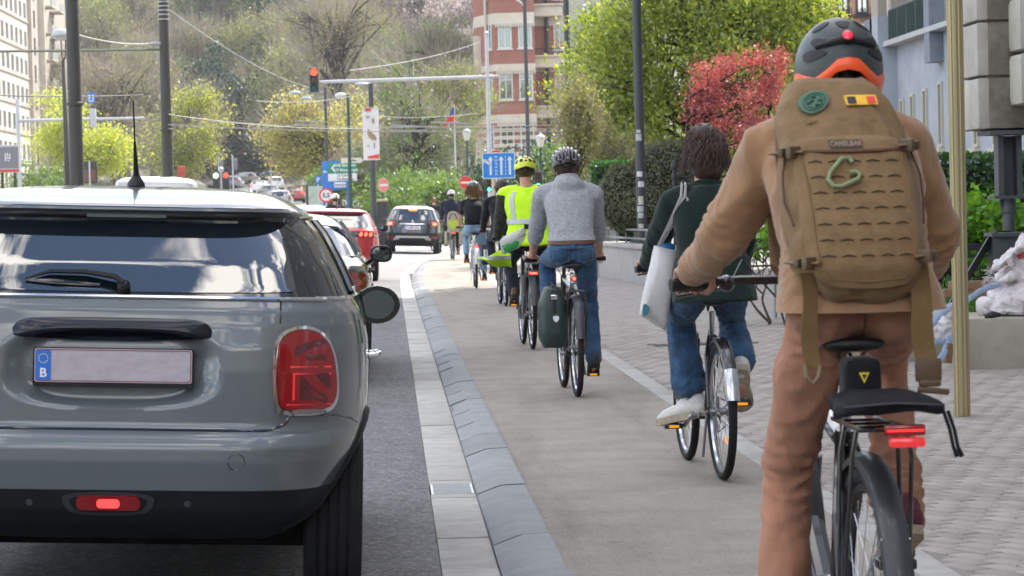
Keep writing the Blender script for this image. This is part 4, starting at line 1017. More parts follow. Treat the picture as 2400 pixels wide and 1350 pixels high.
# ------------------------------------------------------------------ helmets (worn, so children of the person)
class Helm:
    def __init__(s, c, r=(.106, .138, .115), tilt=0):
        s.c, s.r = V(c), r; s.m = Matrix.Rotation(R(tilt), 3, 'X')
    def ae(s, az, el, off=0):
        a, e = R(az), R(el); q = (math.cos(e) * math.cos(a), math.cos(e) * math.sin(a), math.sin(e))
        return s.c + s.m @ V([(s.r[i] + off) * q[i] for i in range(3)])
    def lm(s, lat, lon, off=0):
        a, b = R(lat), R(lon); q = (math.sin(a), -math.cos(a) * math.cos(b), math.cos(a) * math.sin(b))
        return s.c + s.m @ V([(s.r[i] + off) * q[i] for i in range(3)])
    def shell(s, rim, off=0, top=90, n=48, m=14, th=.02):
        out = []; mb = MB()
        els = lambda az: rim(az)
        rg = [[s.ae(az, els(az) + (top - .5 - els(az)) * i / m, off) for az in [360 * k / n for k in range(n)]] for i in range(m + 1)]
        inn = [[s.ae(az, els(az) + (top - .5 - els(az)) * i / m, off - th) for az in [360 * k / n for k in range(n)]] for i in range(m, -1, -1)]
        return mb.rings(rg + inn, False, True)
    def band(s, lo, hi, off, n=60, th=.012, a0=0, a1=360):
        rg = []
        for k in range(n + 1):
            az = a0 + (a1 - a0) * k / n; l, h = lo(az), hi(az); rg.append([s.ae(az, l, off - .002), s.ae(az, l * .7 + h * .3, off), s.ae(az, l * .3 + h * .7, off), s.ae(az, h, off - .002), s.ae(az, h, off - th), s.ae(az, l, off - th)])
        return MB().rings(rg)
    def vent(s, pts, off=.0015, dep=.006, it=2): return patch(smooth_poly(pts, it), lambda a, b, o: s.ae(a, b, o), off, dep, 4)
def straps(h, parent, C):
    mb = MB()
    for s_ in (-1, 1): mb.tube([h.ae(-90 + s_ * 70, -18, -.01), C + V((s_ * .075, .02, -.07)), C + V((s_ * .02, .045, -.125))], .005, 5, flat=.4)
    mb.tube([h.ae(-135, -14, -.012), h.ae(-110, -26, -.016), h.ae(-90, -30, -.016), h.ae(-70, -26, -.016), h.ae(-45, -14, -.012)], .009, 6, flat=.6)
    mb.build('strap', saddlem, parent)
def hair_cap(C, Mh, mat, root, low=-.06, n=900, ln=.05, seed=2, r=(.083, .104, .106), wav=.0, spread=.012, face=.02):
    """short or long hair as a mass with many fine locks over it"""
    rg_ = random.Random(seed); mb = MB(); mb.ball((0, -.014, .03), r, 24, 16)
    if low < -.07: mb.capsule([(0, -.04, .02), (0, -.055, low + .05)], [r[0] * .98, r[0] * .86], 18)
    mb.xf(Mh); me = remesh(mb, .008, 3, .5, folds(.005, 26, (1, 1, .25), seed)); o = link('hair', me, mat, root, 60)
    lk = MB()
    for i in range(n):
        az = rg_.uniform(-200, 20); el = rg_.uniform(-5, 85)
        if math.sin(R(az)) > .45 and el < 40: continue
        p = V((r[0] * math.cos(R(el)) * math.cos(R(az)), -.014 + r[1] * math.cos(R(el)) * math.sin(R(az)), .03 + r[2] * math.sin(R(el)))) * 1.0
        out = V((p.x, p.y, 0)).normalized(); pts = [p]; L = ln * rg_.uniform(.7, 1.25)
        dr = (out * .35 + V((0, 0, -1)) * (.4 + .9 * math.cos(R(el)))).normalized(); ph = rg_.uniform(0, 6)
        for k in range(5):
            p = p + dr * L / 5; dr = (dr + V((0, 0, -.35)) + out * (.05 if k < 3 else rg_.uniform(-.1, .35))).normalized()
            q = p + out * spread * rg_.uniform(-.2, .6) + V((math.sin(ph + k * 1.9), math.cos(ph + k * 1.7), 0)) * wav
            pts.append(q)
        lk.tube(pts, [.0024, .0026, .0023, .002, .0015, .0006], 4, False)
    lk.xf(Mh); lk.build('locks', mat, o); return o
# ================================================================== the riders
def place(pr, pf, wb=1.07, z=.061):
    r_ = G(pr[0], pr[1], z); xf = P(pf[0], pf[1], r_.y + wb).x
    return r_, math.degrees(-math.asin(max(-.5, min(.5, (xf - r_.x) / wb))))
denim = cloth('denim', (.040, .090, .17), var=.45, vs=10, bump=.5, bs=34, bd=.01)
denimlt = cloth('denim_light', (.20, .31, .44), var=.2, vs=9)
darkj = cloth('dark_denim', (.012, .016, .028), var=.2)
tanj = cloth('tan_fleece', (.30, .170, .088), var=.14, vs=16, sheen=.3, bump=.55, bs=34, bd=.008, stretch=(1, 1, .55))
tanp = cloth('tan_chino', (.36, .178, .112), var=.13, vs=14, bump=.55, bs=30, bd=.008, stretch=(1, 1, .5))
heath = cloth('heather_grey', (.31, .318, .34), var=.22, vs=60, bump=.5, bs=30, bd=.01)
green = cloth('bottle_green_wool', (.007, .017, .014), var=.4, vs=70, bump=.5, bs=260, sheen=.12)
neon = cloth('hi_vis_yellow', (.55, .90, .015), .6, var=.06, sheen=.1)
neon2 = neon
reflect = M('reflective_grey', (.42, .45, .47), .35, .2)
blackc = cloth('black_cotton', (.010, .010, .012), var=.3)
navy = cloth('navy_cloth', (.010, .013, .028), var=.3)
camo = cloth('dark_sleeve', (.045, .042, .035), var=.6, vs=22)
leatherb = M('brown_leather', (.085, .030, .014), .5, var=.3, vs=14, bump=.2, bs=90)
whitesh = M('white_trainer', (.60, .59, .56), .6, var=.14, vs=22)
solew = M('pale_sole', (.40, .34, .25), .8, var=.2, vs=40)
soleb = M('dark_sole', (.02, .018, .016), .85)
blueshoe = M('blue_shoe', (.02, .028, .055), .7, var=.3, vs=30)
maroon = M('maroon_shoe', (.10, .012, .03), .7)
hairdk = M('hair_dark', (.045, .022, .013), .42, var=.5, vs=30, spec=.5)
hairbl = M('hair_blond', (.20, .105, .045), .5, var=.4, vs=30)
# ------------------------------------------------------------------ 1: man in tan with the backpack
loc, rz = G(2130, 1850, .061) + V((-.078, 0, 0)), .5
b1, k1 = bike('bicycle', 'black e-bike with wide rack bag and red rear lamp, nearest bicycle at lower right', loc, rz, 0, fm=bblack, r=.372, wb=1.12, sad=(.24, 1.005), bar=(.86, 1.14), bw=.70, crank=172, guards=bgrey, rack=bblack, light=False, tr=.025, rz_=.835, rimm=M('rim_black', (.02, .02, .02), .4), ft=1.5)
mb = MB().tube([(0, 1.0, .66), (0, .72, .45), (0, .46, .30)], .036, 12, flat=1.1); mb.box((0, .44, .31), (.11, .24, .17), (R(20), 0, 0), bev=.03)
mb.build('drive_unit', bblack, b1)
lt = MB().box((.028, -.285, .842), (.088, .026, .024), bev=.005).build('rear_light', redlens, b1, 50)
MB().box((.028, -.299, .842), (.08, .004, .005), bev=.001).build('light_strip', M('red_glow', (.6, .02, .02), .3, emit=.6, ec=(1, .04, .03)), lt)
lt = MB().box((.032, -.29, .816), (.078, .03, .022), bev=.008).build('rear_light', M('red_bright', (.75, .03, .04), .15, coat=1, emit=.5, ec=(1, .05, .05)), b1, 50)
def fg_top(up, J):
    up.capsule([J['S'] + V((-.07, .03, .02)), J['S'] + V((.07, .03, .02))], .07, 14)
r1p, J1 = person(b1, k1, 'man in tan sweatshirt and trousers wearing a khaki backpack, nearest cyclist', hip=(.022, -.02, .105), lean=31, L=.425, sh=.160, topm=tanj, legm=tanp, hem=-.045, bwid=1.02, armr=.98, legr=.86, vox=.008, ankle_r=.058, head=(.02, .10, .125), hpitch=4, fold=.0085, seed=5, shoe=(maroon, solew), top=fg_top, jacket_name='sweatshirt', elbow=(.35, -.3, -.7), thigh=.46, shin=.46, foot_dy=(-.12, -.12))
C1 = J1['C']; T1 = J1['T']
pockets(J1, M('chino_seam', (.17, .075, .042), .9), .0028, .052, .088, .005, .012)
T1.band(-.05, -.005, 0, 360, .012, 56, .012).build('hem_rib', tanj, r1p)
hair_cap(C1, J1['Mh'], M('hair_brown', (.035, .018, .010), .5, var=.4, vs=40), r1p, n=300, ln=.035)
h1 = Helm(C1 + V((0.004, -.01, .040)), (.1075, .142, .130), 3)
def rim1(az):
    a = abs(((az + 90 + 180) % 360) - 180)   # 0 at the back of the head
    return float(np.interp(a, [0, 14, 30, 44, 62, 80, 110, 150, 180], [14, 12, 0, -7.5, -5, -2, -8, -4, 6]))
hel = h1.shell(rim1, 0, n=72, m=18).build('helmet', M('helmet_slate', (.032, .044, .045), .42, var=.05), r1p, 50)
def lo1(az):
    a = abs(((az + 90 + 180) % 360) - 180); return float(np.interp(a, [0, 16, 32, 46, 62, 78, 95, 130, 180], [2, -1, -13, -20, -22, -34, -34, -22, -4]))
h1.band(lo1, lambda az: rim1(az) + .8, .004, 90).build('rim_shell', M('helmet_orange', (.95, .10, .012), .35, coat=.4), hel, 50)
for pts in ([(-150, 30), (-132, 24), (-112, 27), (-108, 33), (-124, 36), (-146, 38)], [(-30, 30), (-48, 24), (-68, 27), (-72, 33), (-56, 36), (-34, 38)],
            [(-106, 58), (-90, 51), (-74, 58), (-66, 68), (-114, 68)], [(-160, 44), (-138, 52), (-128, 66), (-150, 66), (-163, 52)], [(-20, 44), (-42, 52), (-52, 66), (-30, 66), (-17, 52)],
            [(-160, 16), (-150, 8), (-128, 14), (-116, 21), (-130, 24), (-152, 22)], [(-20, 16), (-30, 8), (-52, 14), (-64, 21), (-50, 24), (-28, 22)]):
    h1.vent(pts, .002, .004).build('vent', M('vent_black', (.006, .006, .007), .6), hel)
mb = MB(); mb.tube([h1.ae(a, e, .004) for a, e in ((-136, 26), (-114, 31), (-99, 34), (-81, 34), (-66, 31), (-44, 26))], [.006, .008, .010, .010, .008, .006], 8); mb.build('brace', M('vent_black', (.006, .006, .007), .6), hel)
p = h1.ae(-90, 36, 0); n_ = (h1.ae(-90, 36, 1) - p).normalized()
lp = MB().lathe([(.0165, 0), (.0165, .012), (.014, .016)], p, n_, 20).build('lamp_body', M('vent_black', (.006, .006, .007), .6), hel)
MB().lathe([(.0135, .012), (.0125, .019), (.006, .022), (0.001, .0225)], p, n_, 20).build('lamp_lens', M('helmet_lamp', (.45, .01, .03), .15, coat=1, emit=.25, ec=(1, .02, .06)), lp)
straps(h1, hel, C1)
mb = MB(); mb.tube([h1.ae(a, e, -.014) for a, e in ((-130, -16), (-110, -27), (-90, -31), (-70, -27), (-50, -16))], [.010] * 5, 8, flat=.5)
mb.lathe([(.013, 0), (.011, .010)], h1.ae(-90, -30, -.008), (0, -1, .1), 14); mb.build('fit_dial', saddlem, hel)
# backpack
khaki = cloth('khaki_nylon', (.20, .125, .06), .8, var=.17, vs=22, bump=.55, bs=42, bd=.006, sheen=.1)
khaki2 = cloth('khaki_webbing', (.17, .105, .042), .8, var=.10, vs=30)
bp = thing('backpack', 'khaki backpack with flag patch and green clip on the nearest cyclist', 'backpack', b1.location, rot=b1.rotation_euler)
PW = [(.0, .085, .055), (.03, .125, .10), (.09, .158, .145), (.18, .166, .160), (.30, .168, .155), (.40, .163, .140), (.47, .155, .120), (.52, .142, .105), (.565, .118, .08), (.59, .08, .05)]
def pk(d): ds = [a[0] for a in PW]; return .955 * float(np.interp(d, ds, [a[1] for a in PW])), float(np.interp(d, ds, [a[2] for a in PW]))
pkx = lambda d: .008 - .015 * d
def PB(x, d, off=0):   # back face
    c, rx, ry = T1.at(.18); c = T1.H + T1.ax * (d * 1.02 - .035); w_, D = pk(d); w_ += max(0, off); D += off
    u = min(.999, abs(x) / w_); y = .03 - .09 - .03 - (D) * (1 - u ** 3.2) ** (1 / 2.4)
    return V((x + pkx(d), c.y + y, c.z + .012))
mb = MB(); rg = []
for i in range(46):
    d = .59 * i / 45; w_, D = pk(d); row = []
    for k in range(28): x = -.985 + 1.97 * k / 27; row.append(PB(math.copysign(abs(x) ** .8, x) * w_, d))
    c = T1.H + T1.ax * (d * 1.02 - .035)
    for k in range(8): x = w_ * (.95 - 1.9 * k / 7); row.append(V((x + pkx(d), c.y - .075, c.z + .012)))
    rg.append(row)
mb.rings(rg); me = mb.mesh('pack'); me.update(); fd = folds(.011, 8, (1, 1, .6), 8); nn = [v.normal.copy() for v in me.vertices]
for v, q in zip(me.vertices, nn): v.co += q * fd(v.co, q)
link('pack_body', me, khaki, bp, 60)
pan = patch(smooth_poly([(-.125, .06), (-.135, .20), (-.135, .41), (-.10, .435), (.10, .435), (.132, .41), (.132, .20), (.125, .06), (.06, .035), (-.06, .035)], 2), PB, .018, .03, 14).build('front_pocket', khaki, bp, 60)
edge_tube([(-.13, .395), (-.06, .392), (0, .391), (.06, .392), (.125, .395)], PB, .020, .0055).build('zip', M('zip_brown', (.085, .035, .018), .6), pan)
edge_tube([(-.118, .385), (-.112, .30), (-.112, .2), (-.108, .1), (-.08, .06), (0, .052), (.08, .06), (.115, .12), (.118, .25), (.115, .385)], PB, .019, .003).build('piping', khaki2, pan)
for r_ in range(7):
    mb = MB()
    for q in range(5):
        x = -.088 + q * .044; d = .365 - r_ * .041
        m_ = MB().tube([PB(x - .016, d, .0195), PB(x, d + .004, .0215), PB(x + .016, d, .0195)], [.0012, .0021, .0012], 5); mb.add(m_.v, m_.f)
    mb.build('slot_row', M('slot_dark', (.075, .042, .018), .9), pan)
for q_ in (-1, 1): edge_tube([(q_ * .150, .45), (q_ * .158, .36), (q_ * .160, .26), (q_ * .157, .16), (q_ * .14, .07), (q_ * .10, .02)], PB, .002, .0045).build('side_seam', khaki2, bp)
edge_tube([(-.12, .03), (-.05, .012), (0, .010), (.05, .012), (.12, .03)], PB, .003, .004).build('base_seam', khaki2, bp)
top_ = edge_tube([(-.150, .455), (-.08, .470), (0, .474), (.08, .470), (.150, .455)], PB, .002, .007).build('lid_seam', khaki2, bp)
lbl = patch(rrect(.078, .022, .004, c=(-.012, .413)), PB, .0215, .004, 3).build('name_tag', M('tag_brown', (.075, .043, .028), .7), pan)
t = text_mb('CAMELBAK', .0175, .0004, .0004, sx=.85); q = PB(-.012, .413, .0222); t.xf(Matrix.Translation(q + V((0, -.0016, 0))) @ Matrix.Rotation(R(-26), 4, 'X')); t.build('tag_lettering', M('tag_print', (.30, .23, .17), .6), lbl, smooth=False)
fl = patch(rrect(.076, .028, .003, c=(.048, .532)), PB, .019, .018, 5).build('flag_patch', M('patch_yellow', (.80, .46, .02), .7, var=.1, vs=60), bp)
patch(rrect(.020, .020, .001, c=(.0245, .532)), PB, .0215, .004, 4).build('flag_band', M('patch_black', (.02, .02, .03), .7), fl)
patch(rrect(.020, .020, .001, c=(.0715, .532)), PB, .0215, .004, 4).build('flag_band', M('patch_red', (.72, .05, .04), .7), fl)
ov = [(-.062 + .036 * math.cos(R(a)) * (1 + .1 * math.sin(R(a))), .530 + .030 * math.sin(R(a)) + .012 * math.cos(R(a))) for a in range(0, 360, 15)]
rp_ = patch(ov, PB, .013, .014, 4).build('round_patch', M('patch_green', (.055, .14, .085), .75, var=.1, vs=60), bp)
for k_ in (.74, .55): edge_tube([(-.062 + (a + .062) * k_, .53 + (b - .53) * k_) for a, b in ov + ov[:1]], PB, .0135, .0014, 5).build('patch_ring', M('patch_dark_green', (.02, .055, .04), .8), rp_)
mb = MB()
for a, b in ((-.075, .525), (-.062, .54), (-.050, .533), (-.058, .52), (-.068, .531)): mb.ball(PB(a, b, .014), (.006, .002, .004), 8, 5)
mb.build('patch_motif', M('patch_dark_green', (.02, .055, .04), .8), rp_)
kb = [(-.055, .300), (-.068, .318), (-.060, .338), (-.030, .372), (-.012, .374), (-.006, .362)]
c1 = [(-.006, .362), (-.012, .374), (-.030, .373), (-.060, .338), (-.068, .318), (-.058, .301), (-.040, .300), (.0, .318), (.006, .330), (-.002, .338), (-.016, .336)]
edge_tube(c1, PB, .030, .0052, 8).build('carabiner', M('clip_green', (.20, .25, .12), .5, var=.15, vs=80), bp)
# webbing, buckles, hanging straps
for s_, dz in ((-1, -.012), (1, .0)):
    for d in (.405, .115):
        w_, D = pk(d)
        mb = MB()
        pts = [PB(s_ * (w_ * .70), d + dz, .024), PB(s_ * w_ * .88, d + dz, .020), PB(s_ * w_ * .985, d + dz, .012), PB(s_ * w_ * .995, d + dz, .014) + V((s_ * .006, .07, 0))]
        mb.tube(pts, [.014] * 4, 8, flat=.28, up=(0, 0, 1)); w0 = mb.build('webbing', khaki2, bp)
        B0 = PB(s_ * w_ * .86, d + dz, .026)
        bk_ = MB().box(B0, (.036, .016, .030), (0, R(0), R(s_ * -38)), bev=.004); bk_.box(B0 + V((s_ * .022, .016, 0)), (.026, .014, .022), (0, 0, R(s_ * -48)), bev=.004)
        bk_.build('buckle', M('buckle_brown', (.10, .062, .03), .45), w0)
    mb = MB()
    mb.tube([PB(s_ * .145, .40, .012), PB(s_ * .150, .33, .012) + V((s_ * .01, 0, 0)), PB(s_ * .158, .26, .010) + V((s_ * .004, 0, 0)), PB(s_ * .150, .2, .012)], .0032, 6); mb.build('cord', M('zip_brown', (.085, .035, .018), .6), bp)
    # shoulder strap over the sweatshirt
    mb = MB(); pts = [T1.S if False else J1['S'] + V((s_ * .085, .02, .075)), J1['S'] + V((s_ * .125, .10, .03)), J1['S'] + V((s_ * .14, .12, -.10)), J1['S'] + V((s_ * .15, .02, -.25)), J1['S'] + V((s_ * .165, -.10, -.32))]
    mb.tube([J1['S'] + V((s_ * .085, -.08, .055))] + pts, .030, 10, flat=.3, up=(0, -1, 0)); mb.build('shoulder_strap', khaki2, bp)
def hang(name, x, y0, z0, x1, z1, dy, wd, mat, par):
    rg = []; n = 16
    for i in range(n + 1):
        t = i / n; c = V((x + (x1 - x) * t + .004 * math.sin(t * 7), y0 + dy * t + .004 * math.sin(t * 9), z0 + (z1 - z0) * t)); a = .25 * math.sin(t * 5)
        e = V((math.cos(a), math.sin(a), 0)); f = V((-math.sin(a), math.cos(a), 0))
        rg.append([c + e * wd / 2 + f * .002, c - e * wd / 2 + f * .002, c - e * wd / 2 - f * .002, c + e * wd / 2 - f * .002])
    return MB().rings(rg).build(name, mat, par, 40)
H1 = T1.H
o = hang('loose_strap', -.125, H1.y - .165, H1.z + .05, -.118, H1.z - .165, .0, .036, khaki2, bp)
MB().tube([(-.135, H1.y - .168, H1.z - .155), (-.132, H1.y - .172, H1.z - .185), (-.118, H1.y - .172, H1.z - .20), (-.104, H1.y - .17, H1.z - .185), (-.10, H1.y - .168, H1.z - .16)], .005, 6).build('buckle', M('buckle_tan', (.20, .135, .07), .45), o)
o = hang('loose_strap', .125, H1.y - .165, H1.z + .06, .140, H1.z - .175, -.03, .050, khaki2, bp)
mb = MB().box((.140, H1.y - .20, H1.z - .175), (.060, .012, .052), bev=.004)
mb.box((.143, H1.y - .20, H1.z - .205), (.050, .016, .016), bev=.005); mb.box((.150, H1.y - .203, H1.z - .222), (.072, .014, .014), (0, R(6), 0), bev=.004); mb.build('buckle', M('buckle_brown', (.10, .062, .03), .45), o)
mb = MB()
# hem, seat seam and pocket lines of the chinos
# saddle bag and rack bag
sbg = thing('saddle_bag', 'small black saddle bag with yellow triangle badge under the nearest saddle', 'bag', b1.location, rot=b1.rotation_euler)
sy, sz = .075, .925
mb = MB().box((0, sy, sz), (.088, .10, .115), bev=.024); mb.build('bag_body', blackc, sbg, 60)
o = MB().prism([(-.012, .012), (.012, .012), (0, -.012)], lambda a, b: V((a, sy - .0525, sz + .012 + b)), lambda a, b: V((a, sy - .048, sz + .012 + b))).build('badge', M('badge_yellow', (.75, .65, .03), .5), sbg)
MB().prism([(-.006, .007), (.006, .007), (0, -.006)], lambda a, b: V((a, sy - .0535, sz + .013 + b)), lambda a, b: V((a, sy - .05, sz + .013 + b))).build('badge_mark', M('patch_black', (.02, .02, .03), .7), o)
MB().box((0, sy - .050, sz - .036), (.070, .004, .012), bev=.001).build('reflective_strip', M('strip_grey', (.36, .38, .42), .4), sbg)
rb = thing('rack_bag', 'wide soft black bag strapped on top of the rear rack of the nearest bicycle', 'bag', b1.location, rot=b1.rotation_euler)
mb = MB(); rg = []
for i in range(13):
    t = i / 12; y = -.275 + .33 * t; w_ = .118 * (1 - (abs(t - .45) / .62) ** 4) * (1 + .08 * math.sin(t * 9)); h = .034 * (1 - (abs(t - .5) / .54) ** 4)
    rg.append([V((.015 + w_ * math.copysign(abs(math.cos(a)) ** .6, math.cos(a)), y, .893 + h * math.copysign(abs(math.sin(a)) ** .6, math.sin(a)) - .012 * abs(math.cos(a)) ** 2)) for a in [2 * PI * k / 26 for k in range(26)]])
mb.rings(rg); me = mb.mesh('rb'); fd = folds(.015, 9, (1, .5, 1), 3); me.update(); nn = [v.normal.copy() for v in me.vertices]
for v, q in zip(me.vertices, nn): v.co += q * fd(v.co, q)
link('bag_body', me, cloth('black_nylon', (.007, .007, .011), .75, var=.3, sheen=0), rb, 60)
for x0 in (.118, .128): MB().tube([(x0, -.262, .88), (x0 + .012, -.268, .84), (x0 + .02, -.266, .80), (x0 + .028, -.268, .78)], [.004, .004, .004, .006], 6).build('tie_cord', blackc, rb)
MB().tube([(-.10, -.268, .893), (.01, -.279, .900), (.12, -.268, .893)], .0028, 5).build('zip', M('zip_black', (.03, .03, .032), .5), rb)

# ------------------------------------------------------------------ 2: woman in the green coat
loc, rz = place((1695, 1125), (1612, 1078), 1.07)
b2, k2 = bike('bicycle', 'black step-through city bicycle with chrome fender tip, under the woman in green', loc, rz, 0, style='step', r=.335, wb=1.07, sad=(.20, .86), bar=(.82, 1.02), bw=.60, crank=-112, guards=bblack, light=False)
guard(b2, 0, .335, 78, 52, .067, bsteel, gap=.0185)
MB().box((.012, -.06, .2), (.02, .012, .028), bev=.004).build('spoke_reflector', amber, b2)
def coat(up, J):
    T = J['T']; n = 26
    up.rings([[T.H + V((0, 0, -.115 + .035 * i)) + V(((.206 - .004 * i) * math.copysign(abs(math.cos(a)) ** .85, math.cos(a)), (.178 - .006 * i) * math.copysign(abs(math.sin(a)) ** .85, math.sin(a)) - .03 + .012 * i, 0)) for a in [2 * PI * k / n for k in range(n)]] for i in range(7)])
    up.tube([J['S'] + V((0, .0, .0)), J['S'] + V((0, .02, .075))], [.085, .074], 16)
p2, J2 = person(b2, k2, 'woman with brown shoulder length hair in a dark green coat', lean=16, L=.405, sh=.165, topm=green, legm=denim, hem=-.12, bwid=1.0, armr=1.0, legr=1.0, vox=.010, ankle_r=.088, cuff=.25, head=(0, .07, .225), hpitch=6, hyaw=12, fold=.006, seed=9, top=coat, shoe=(whitesh, solew), chunky=True, jacket_name='coat', thigh=.43, shin=.43, foot_dz=(.075, .105), foot_dy=(-.14, -.11), foot_dx=(.085, -.01), group='cyclists on the path')
hair_cap(J2['C'], J2['Mh'], hairdk, p2, low=-.13, n=2600, ln=.12, seed=4, r=(.094, .112, .112), wav=.007, spread=.016)
tb = thing('tote_bag', 'white cloth tote bag hanging from the shoulder of the woman in green', 'tote bag', b2.location, rot=b2.rotation_euler)
sx, sy_, sz_ = J2['shd'][-1]; inv = b2.matrix_basis.inverted()
bt = [inv @ P(px, py, loc.y + .38) for px, py in ((1533, 575), (1592, 588), (1560, 772), (1498, 735))]
rg = []
for i in range(13):
    t = i / 12; a = bt[0].lerp(bt[3], t); b = bt[1].lerp(bt[2], t); c = (a + b) / 2; e = (b - a) / 2; D = .03 + .07 * math.sin(PI * min(1, t * .9 + .08)) * (1 if t < .95 else .6)
    rg.append([c + e * (math.copysign(abs(math.cos(u)) ** .5, math.cos(u))) + V((0, D * math.copysign(abs(math.sin(u)) ** .7, math.sin(u)), .012 * math.sin(3 * u) * t)) for u in [2 * PI * k / 24 for k in range(24)]])
mb = MB().rings(rg); me = mb.mesh('tote'); me.update(); fd = folds(.006, 12, (1, 1, .4), 2); nn = [v.normal.copy() for v in me.vertices]
for v, q in zip(me.vertices, nn): v.co += q * fd(v.co, q)
canvas = cloth('white_canvas', (.60, .59, .58), .85, var=.08, vs=10)
link('bag_body', me, canvas, tb, 60)
shl = J2['shd'][-1] + V((.035, .0, .082))
for s_, a, b in ((0, bt[0].lerp(bt[1], .12), bt[0].lerp(bt[1], .80)), (1, bt[0].lerp(bt[1], .25), bt[0].lerp(bt[1], .95))):
    yb = -.045 if s_ == 0 else .045
    q0 = J2['shd'][-1]
    MB().tube([a + V((0, yb, 0)), a.lerp(shl, .3) + V((0, -.10, 0)), a.lerp(shl, .65) + V((.01 * s_, -.135, 0)), shl + V((-.015 + .02 * s_, -.105, -.045)), shl + V((.0 + .02 * s_, -.04, .018)), shl + V((.01, .04, -.005)), b.lerp(shl, .8) + V((.02, -.14, 0)), b.lerp(shl, .4) + V((.0, -.12, 0)), b + V((0, yb, 0))], .012, 8, flat=.3).build('handle', canvas, tb)
mb = patch(smooth_poly([(.0, .82), (.30, .86), (.16, 1.0), (.02, 1.0)], 1), lambda a, b, o: bt[0].lerp(bt[3], b).lerp(bt[1].lerp(bt[2], b), a) + V((0, -.066 - o, 0)), .004, .004, 2)
mb.build('print', M('print_teal', (.05, .20, .26), .7), tb)
MB().ball(bt[0].lerp(bt[1], .55) + V((0, 0, .0)), (.04, .02, .03), 12, 8).build('blue_cloth', M('print_blue', (.02, .16, .40), .7, var=.3, vs=30), tb)

# ------------------------------------------------------------------ 3: man in the grey hoodie
loc, rz = place((1354, 930), (1322, 908), 1.07)
b3, k3 = bike('bicycle', 'dark touring bicycle with round red lamp, ridden by the man in grey hoodie', loc, rz, 0, fm=M('bike_bronze', (.030, .022, .018), .35, coat=.4), r=.35, wb=1.07, sad=(.20, .925), bar=(.80, .965), bw=.60, crank=-28, guards=bgrey, light=False, tr=.022)
mb = MB().tube([(0, .085, .80), (0, .10, .86)], .022, 12); lt = mb.build('lamp_bracket', balu, b3)
o = MB().lathe([(.022, 0), (.024, .02), (.020, .03), (.003, .033)], (0, .09, .835), (0, -1, 0), 18).build('rear_light', redlens, b3)
MB().lathe([(.013, .031), (.011, .036), (.002, .038)], (0, .09, .835), (0, -1, 0), 14).build('lamp_lens', redlit, o)
rack3 = MB()
for s_ in (-1, 1):
    rack3.tube([(s_ * .05, .16, .75), (s_ * .056, -.20, .752)], .0055, 6)
    for yy in (-.14, .0): rack3.tube([(s_ * .068, -.01, .355), (s_ * .070, yy, .62), (s_ * .052, yy, .75)], .0055, 6)
for yy in (-.2, -.05, .1): rack3.tube([(-.055, yy, .751), (.055, yy, .751)], .005, 6)
rack3.build('rack', bblack, b3)
def hood(up, J):
    S = J['S']
    up.ball(S + V((0, -.045, .035)), (.118, .085, .075), 18, 12, (R(-25), 0, 0)); up.ball(S + V((0, -.075, -.03)), (.085, .045, .075), 16, 10)
    up.tube([S + V((0, .0, -.02)), S + V((0, .045, .105))], [.10, .088], 16)
p3, J3 = person(b3, k3, 'man in heather grey hoodie, blue jeans and black ribbed helmet', lean=27, L=.455, sh=.182, topm=heath, legm=denim, hem=.07, sleeve='roll', vox=.010, ankle_r=.058, head=(0, .095, .165), fold=.006, seed=2, top=hood, shoe=(blueshoe, soleb), jacket_name='hoodie', elbow=(.3, -.6, -.7), foot_dy=(-.13, -.13), legr=.94, bwid=.95)
pockets(J3, M('denim_stitch', (.09, .15, .24), .9), .0022, .055, .085, -.012, .09)
bd_ = J3['T'].band(.035, .072, 0, 360, .011, 44, .012); bd_.build('belt', leatherb, p3)
bdl = J3['T'].band(-.012, .085, -97, -83, .0055, 3, .004); 
mb = MB()
mb.add(J3['T'].band(.015, .062, -92, -89, .009, 2, .006).v, J3['T'].band(.015, .062, -92, -89, .009, 2, .006).f); mb.build('belt_loop', denim, p3)
rib = J3['T'].band(.066, .11, 0, 360, .013, 48, .012).build('hem_rib', heath, p3)
hair_cap(J3['C'], J3['Mh'], hairdk, p3, n=250, ln=.03)
h3 = Helm(J3['C'] + V((0, -.01, .045)), (.104, .142, .108), -4)
rim3 = lambda az: float(np.interp(abs(((az + 90 + 180) % 360) - 180), [0, 40, 80, 130, 180], [-4, -12, -14, -8, 2]))
hl3 = h3.shell(rim3, -.006, n=48).build('helmet', M('helmet_black', (.012, .013, .015), .35, coat=.5), p3, 50)
for la, a0, a1, w_ in ((-62, 5, 120, .010), (-42, -6, 140, .012), (-23, 6, 150, .011), (-8, -4, 150, .009), (8, -4, 150, .009), (23, 6, 150, .011), (42, -6, 140, .012), (62, 5, 120, .010)):
    pts = [h3.lm(la * (1 - .25 * (1 - math.sin(R(max(0, min(180, a)))))), a, .002) for a in np.linspace(a0, a1, 16)]
    MB().tube(pts, [w_ * .35] + [w_] * 14 + [w_ * .35], 8, flat=.9).build('rib', M('helmet_rib', (.022, .024, .028), .25, coat=.8), hl3, 60)
for la, a in ((-30, 8), (30, 8), (0, 12)):
    MB().ball(h3.lm(la, a, .0), (.022, .008, .007), 12, 8).build('back_bridge', M('helmet_silver', (.30, .31, .33), .3, .6), hl3)
straps(h3, hl3, J3['C'])
